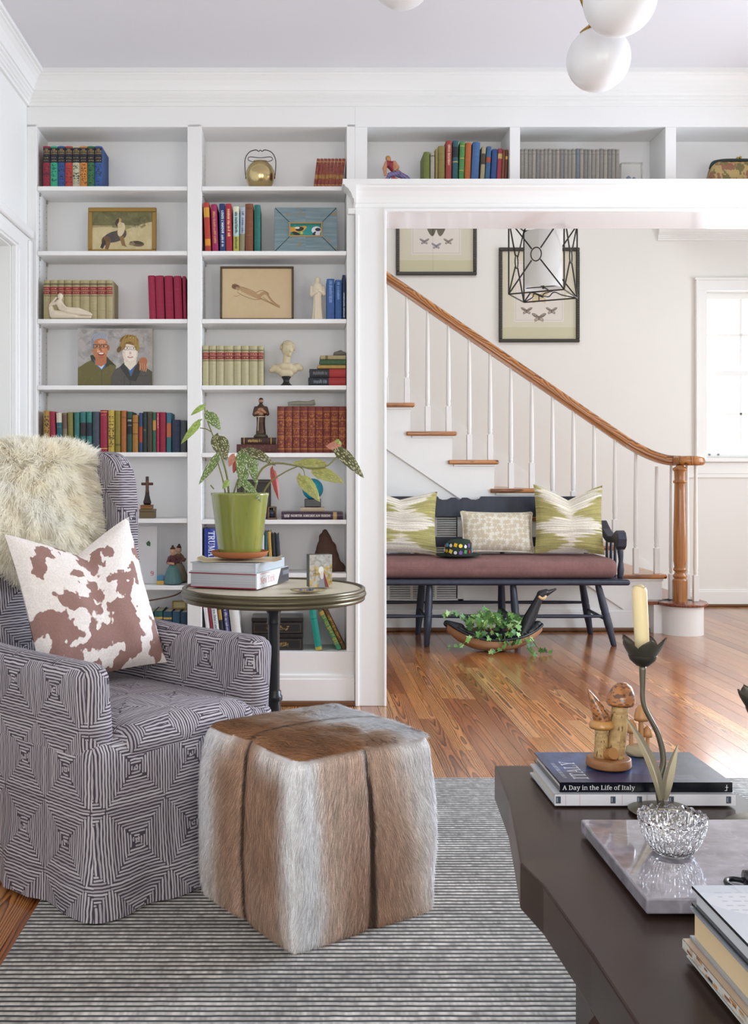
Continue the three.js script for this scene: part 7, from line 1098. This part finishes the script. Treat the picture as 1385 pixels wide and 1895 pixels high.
  mesh('log_chip', new THREE.CylinderGeometry(0.011, 0.011, 0.016, 14).rotateX(1.2).rotateY(0.4).translate(-0.001, 0.028, 0.014), mat('#a8743f', 0.5), A);
  const m2z = zc(1.87), B = thing('small_mushrooms', 'cluster of small pale wooden mushrooms behind the taller pair', 'ornament', [wx(1181, m2z), my, m2z]);
  mesh('moss_base', bend(ball(0.02, 0, 0.012, 0, 18).scale(1.15, 0.7, 0.9), (v) => { const f = 1 + 0.15 * Math.sin(v.x * 900) * Math.sin(v.z * 700); v.x *= f; v.z *= f; if (v.y < 0.001) v.y = 0.001; }), mat('#b0a084', 0.8), B);
  for (const [dx, h, r, w] of [[-0.012, 0.048, 0.010, 0.0035], [0.006, 0.07, 0.0125, 0.0045], [0.018, 0.04, 0.008, 0.003]]) { mesh('stem', lathe([[w * 1.2, 0.012], [w, h], [0, h + 0.001]], 10).translate(dx, 0, 0), mat('#b98a5c', 0.5), B); mesh('cap', lathe([[w, h - 0.004], [r, h - 0.006], [r * 1.02, h], [r * 0.8, h + r * 1.1], [r * 0.3, h + r * 1.7], [0, h + r * 1.8]], 18).translate(dx, 0, 0), M({ color: '#c08c58', roughness: 0.35 }), B); }
}
// ---------------------------------------------------------------- tulip candle holders
const iron = mat('#6f6a5c', 0.38, { metalness: 0.75 }), ironDark = mat('#4a473e', 0.4, { metalness: 0.7 });
function tulip(label, X, Z, H, lean, withCandle, rot) {
  const g = thing('tulip_candle_holder', label, 'candle holder', [X, CT + 0.0035, Z], rot);
  mesh('base', lathe([[0, 0], [0.05, 0], [0.052, 0.002], [0.045, 0.006], [0.02, 0.010], [0, 0.011]], 36), iron, g);
  const pts = [[0.0, 0.008, 0], [-0.004, H * 0.2, 0], [0.004, H * 0.34, 0], [-0.004, H * 0.52, 0], [lean * 0.95, H * 0.74, 0], [lean * 1.0, H * 0.88, 0], [lean, H, 0]];
  mesh('stem', ttube(pts, [0.0062, 0.0058, 0.005, 0.0045, 0.004, 0.004, 0.0055], 10, 40), iron, g);
  const lf = (a, h, w, s) => sheet(8, 20, (u, v) => { const k = u * 2 - 1, ww = w * Math.pow(Math.sin(Math.PI * Math.min(1, 0.06 + v * 0.94) ** 0.8), 0.9), out = s * h * 0.42 * Math.pow(v, 1.6), dx = s * 0.42 * 1.6 * Math.pow(Math.max(v, 0.01), 0.6), l = Math.hypot(dx, 0.9), r = out + k * ww * 0.9 / l; return [Math.cos(a) * r + 0.004 * Math.cos(a), 0.02 + h * v * (1 - 0.06 * v) - k * ww * dx / l, Math.sin(a) * r + 0.008 + 0.4 * ww * Math.abs(k)]; });
  for (const [a, h, w, s] of [[Math.PI, H * 0.62, 0.0085, 0.95], [0.1, H * 0.42, 0.008, 0.5]]) mesh('leaf', lf(a, h, w, s), M({ color: '#b0a68c', roughness: 0.33, metalness: 0.7, side: THREE.DoubleSide }), g);
  const cy = H, cup = new THREE.Group(); cup.name = 'tulip_cup'; cup.position.set(lean, cy, 0); g.add(cup);
  mesh('bowl', lathe([[0, 0], [0.010, 0.001], [0.02, 0.010], [0.023, 0.018], [0.021, 0.018], [0.018, 0.011], [0.009, 0.004], [0, 0.003]], 24), ironDark, cup);
  for (let i = 0; i < 5; i++) { const a0 = i / 5 * Math.PI * 2 + 0.25; mesh('petal', sheet(8, 10, (u, v) => { const k = u * 2 - 1, sp = 0.72 * (v < 0.5 ? 1 : 1 - Math.pow((v - 0.5) * 2, 1.7)), a = a0 + k * sp, r = 0.012 + 0.020 * Math.sin(v * 1.5) + 0.006 * v * v * (1 - Math.abs(k) * 0.5), y = 0.004 + 0.044 * v; return [Math.cos(a) * r, y, Math.sin(a) * r]; }), mat('#57534a', 0.42, { metalness: 0.65, side: THREE.DoubleSide }), cup); }
  if (withCandle) { const c = tag(mesh('taper_candle', bend(lathe([[0, 0], [0.0105, 0], [0.0112, 0.004], [0.0118, 0.05], [0.012, 0.104], [0.0095, 0.109], [0.011, 0.112], [0.006, 0.109], [0, 0.107]], 24), (v) => { v.x -= 0.05 * v.y; v.y += 0.002 * Math.sin(Math.atan2(v.z, v.x) * 3) * smooth(0.09, 0.11, v.y); }), M({ color: '#f0dcaa', roughness: 0.45 })), 'ivory taper candle standing in the tulip holder', 'candle'); const q = V(lean, cy + 0.0185, 0).applyAxisAngle(V(0, 1, 0), rot).add(g.position); c.position.copy(q); }
}
tulip('tall bent metal tulip candle holder with an ivory candle', wx(1224, zc(1.672)), zc(1.672), 0.236, -0.030, true, 0);
tulip('shorter metal tulip candle holder beyond the stone slab, without candle', 0.722, zc(1.60), 0.165, 0.006, false, 0.9);
// ---------------------------------------------------------------- stone slab with cut glass bowl
{
  const st = tex(512, 512, (u, v) => { const k = fbm(u * 14, v * 26, 3, 5), q = fbm(u * 70, v * 70, 9, 3), vein = smooth(0.012, 0.0, Math.abs(fbm(u * 9 + 7, v * 15, 21, 4) - 0.5)), s = 150 + 60 * (k - 0.5) + 40 * (q - 0.5) + vein * 26; return [s * 0.99, s * 0.965, s * 1.03]; });
  const x0 = 0.434, x1 = 0.745, z0 = zc(1.57), z1 = zc(1.275);
  const s = tag(mesh('stone_slab', boxUV(rb(x0, x1, CT + 0.0045, CT + 0.0245, z0, z1, 0.003, 3)), M({ color: '#ffffff', roughness: 0.1, clearcoat: 0.8, clearcoatRoughness: 0.03, map: st })), 'polished grey marble slab lying on the coffee table', 'tray');
  const bz = zc(1.43), B = thing('crystal_bowl', 'small cut crystal bowl with scalloped rim on the grey marble slab', 'bowl', [wx(1245, bz), CT + 0.0252, bz]);
  const R = 0.047, N = 96, cut = (v, outer) => { const a = Math.atan2(v.z, v.x), r = Math.hypot(v.x, v.z); if (r < 1e-5) return; let f = 1; const h = v.y / 0.052; if (outer && h > 0.12 && h < 0.86) f -= 0.045 * Math.abs(Math.sin(a * 8 + h * 9)) * Math.abs(Math.sin(a * 8 - h * 9)) + 0.02 * Math.abs(Math.sin(a * 24)); v.x *= f; v.z *= f; if (h > 0.93) v.y += 0.0022 * Math.cos(a * 20); };
  const prof = []; for (let i = 0; i <= 18; i++) { const t = i / 18; prof.push([lerp(0.022, R, Math.sin(t * Math.PI / 2) ** 0.62), 0.052 * t]); }
  const inner = prof.slice().reverse().map(([r, y]) => [Math.max(0, r - 0.0055), Math.max(y, 0.007)]);
  const g = lathe([[0, 0], ...prof, ...inner, [0, 0.007]], N); bend(g, (v) => cut(v, true));
  mesh('bowl', toCreasedNormals(g, 0.35), M({ color: '#ffffff', roughness: 0.0, transmission: 1, thickness: 0.01, ior: 1.54 }), B);
}
{ // glossy black magnifier lying on the slab
  const z = zc(1.30), g = thing('magnifier', 'glossy black handled magnifier lying on the marble slab edge', 'magnifier', [0.572, CT + 0.0252, z - 0.012]);
  mesh('handle', ttube([[0.0, 0.0105, 0], [0.05, 0.0105, 0], [0.12, 0.0105, 0]], [0.0098, 0.0105, 0.0098], 16, 10), M({ color: '#17191f', roughness: 0.12, clearcoat: 0.6 }), g);
  mesh('loop', new THREE.TorusGeometry(0.014, 0.0035, 10, 28).rotateX(Math.PI / 2).scale(1, 1, 1.2).translate(-0.009, 0.004, 0.003), mat('#2a2d33', 0.25, { metalness: 0.6 }), g);
}
{ // pile of books and magazines at the near end
  const x0 = 0.442, x1 = 0.735, zb = zc(1.165), zn = zc(0.84); let y = CT + 0.004;
  const rows = [['magazine', 'grey backed magazine at the bottom of the near pile', 0.009, '#8e8f98', 0.0, 0], ['magazine', 'colourful covered magazine second in the near pile', 0.010, '#b6a08a', -0.004, 0], ['book', 'thick cream paged hardback in the near pile', 0.036, '#9aa0a8', 0.004, 1], ['book', 'thin dark book with black and white photo cover on the near pile', 0.022, '#1c2228', 0.006, 2]];
  for (const [name, label, t, c, dx, kind] of rows) {
    const g = thing(name, label, name, [0, y, 0]); y += t + 0.0012; const a = x0 + dx, b = x1 - dx;
    if (kind === 0) { mesh('pages', merge([...Array(4).keys()].map((i) => rb(a + 0.002 * (i % 2), b, t * i / 4 + 0.0002, t * (i + 1) / 4 - 0.0002, zb + 0.001 * i, zn, 0.0005))), mat('#d5d3d0', 0.7), g); mesh('cover', bb(a, b, t, t + 0.0006, zb, zn), mat(c, 0.3), g); if (c === '#b6a08a') mesh('spine', new THREE.PlaneGeometry(zn - zb, t).rotateY(-Math.PI / 2).translate(a - 0.0006, t / 2, (zb + zn) / 2), mat('#ffffff', 0.4, { map: canvasTex(256, 24, (q, w, h) => { q.fillStyle = '#d8d4cc'; q.fillRect(0, 0, w, h); for (let i = 0; i < 60; i++) { q.fillStyle = ['#8a5a3c', '#2f2a2a', '#b9b3aa', '#c98a50'][i % 4]; q.fillRect(rnd() * w, rnd() * h, 4 + rnd() * 9, 3 + rnd() * 8); } }) }), g); continue; }
    mesh('cover', merge([bb(a, b, 0, 0.003, zb, zn), bb(a, b, t - 0.003, t, zb, zn), bb(b - 0.003, b, 0, t, zb, zn)]), M({ color: c, roughness: 0.2, clearcoat: 0.4 }), g); mesh('pages', bb(a + 0.004, b - 0.003, 0.003, t - 0.003, zb + 0.004, zn - 0.004), mat(kind === 1 ? '#dcc49c' : '#c9cdd4', 0.9), g);
    if (kind === 2) mesh('front_picture', new THREE.PlaneGeometry(b - a, zn - zb).rotateX(-Math.PI / 2).translate((a + b) / 2, t + 0.0005, (zb + zn) / 2), M({ color: '#ffffff', roughness: 0.12, clearcoat: 0.6, map: canvasTex(512, 512, (q, w, h) => { q.fillStyle = '#c6ccd6'; q.fillRect(0, 0, w, h); blurNoise(q, w, h, 90, ['#dfe3ea', '#a5aebc', '#ccd2dc', '#8d97a6'], 20, 80, 0.3); poly(q, '#f2f3f6', [[60, 260], [200, 190], [380, 230], [420, 330], [180, 340]]); poly(q, '#2a2f38', [[220, 380], [512, 300], [512, 512], [120, 512]]); ell(q, '#d5d9df', 120, 90, 120, 50, 0.2); for (let i = 0; i < 5; i++) for (let j = 0; j < 9; j++) { q.fillStyle = '#b9c0cb'; q.fillRect(30 + j * 22, 30 + i * 18, 8 + 9 * rnd(), 5); } }) }), g);
  }
}
// ---------------------------------------------------------------- globe chandelier
{
  const g = thing('globe_chandelier', 'brass chandelier with white opal glass globes', 'chandelier', [0.80, CEIL, 1.30]), brass = mat('#b08d4a', 0.25, { metalness: 0.9 }), opal = M({ color: '#f4f3f3', roughness: 0.35, clearcoat: 0.3 });
  mesh('ceiling_plate', lathe([[0, -0.025], [0.05, -0.022], [0.06, -0.012], [0.06, -0.0005], [0, -0.0005]], 32), brass, g); mesh('rod', cyl(0.008, 0.008, 0.10, 0, -0.12, 0), brass, g); mesh('hub', ball(0.03, 0, -0.13, 0, 20), brass, g);
  const gl = [[wx(1108, 1.17), wy(110, 1.17), 1.17, 0.1005], [wx(1148, 1.47), wy(-2, 1.47), 1.47, 0.1055], [wx(745, 1.17), wy(-43, 1.17), 1.17, 0.1005], [0.62, 2.44, 1.75, 0.1], [1.20, 2.52, 1.45, 0.1]];
  for (const [x, y, z, r] of gl) {
    const p = V(x - 0.80, y - CEIL, z - 1.30), d = p.clone().sub(V(0, -0.13, 0)).normalize(), up = V(-0.28, 1, 0.1).normalize(), c = p.clone().addScaledVector(up, r);
    const o = mesh('globe', ball(r, 0, 0, 0, 40), opal, g); o.position.copy(p);
    const cap = mesh('globe_cap', lathe([[r * 0.36, -0.010], [r * 0.36, 0.002], [r * 0.2, 0.010], [0.008, 0.014], [0, 0.02]], 24), brass, g); cap.position.copy(p).addScaledVector(up, r * 0.965); cap.quaternion.setFromUnitVectors(V(0, 1, 0), up);
    mesh('arm', tube([[0, -0.13, 0], [lerp(0, c.x, 0.5), lerp(-0.13, c.y, 0.5) + 0.03, lerp(0, c.z, 0.5)], [c.x, c.y + 0.01, c.z]], 0.005, 8), brass, g);
  }
}
renderer.render(scene, camera);
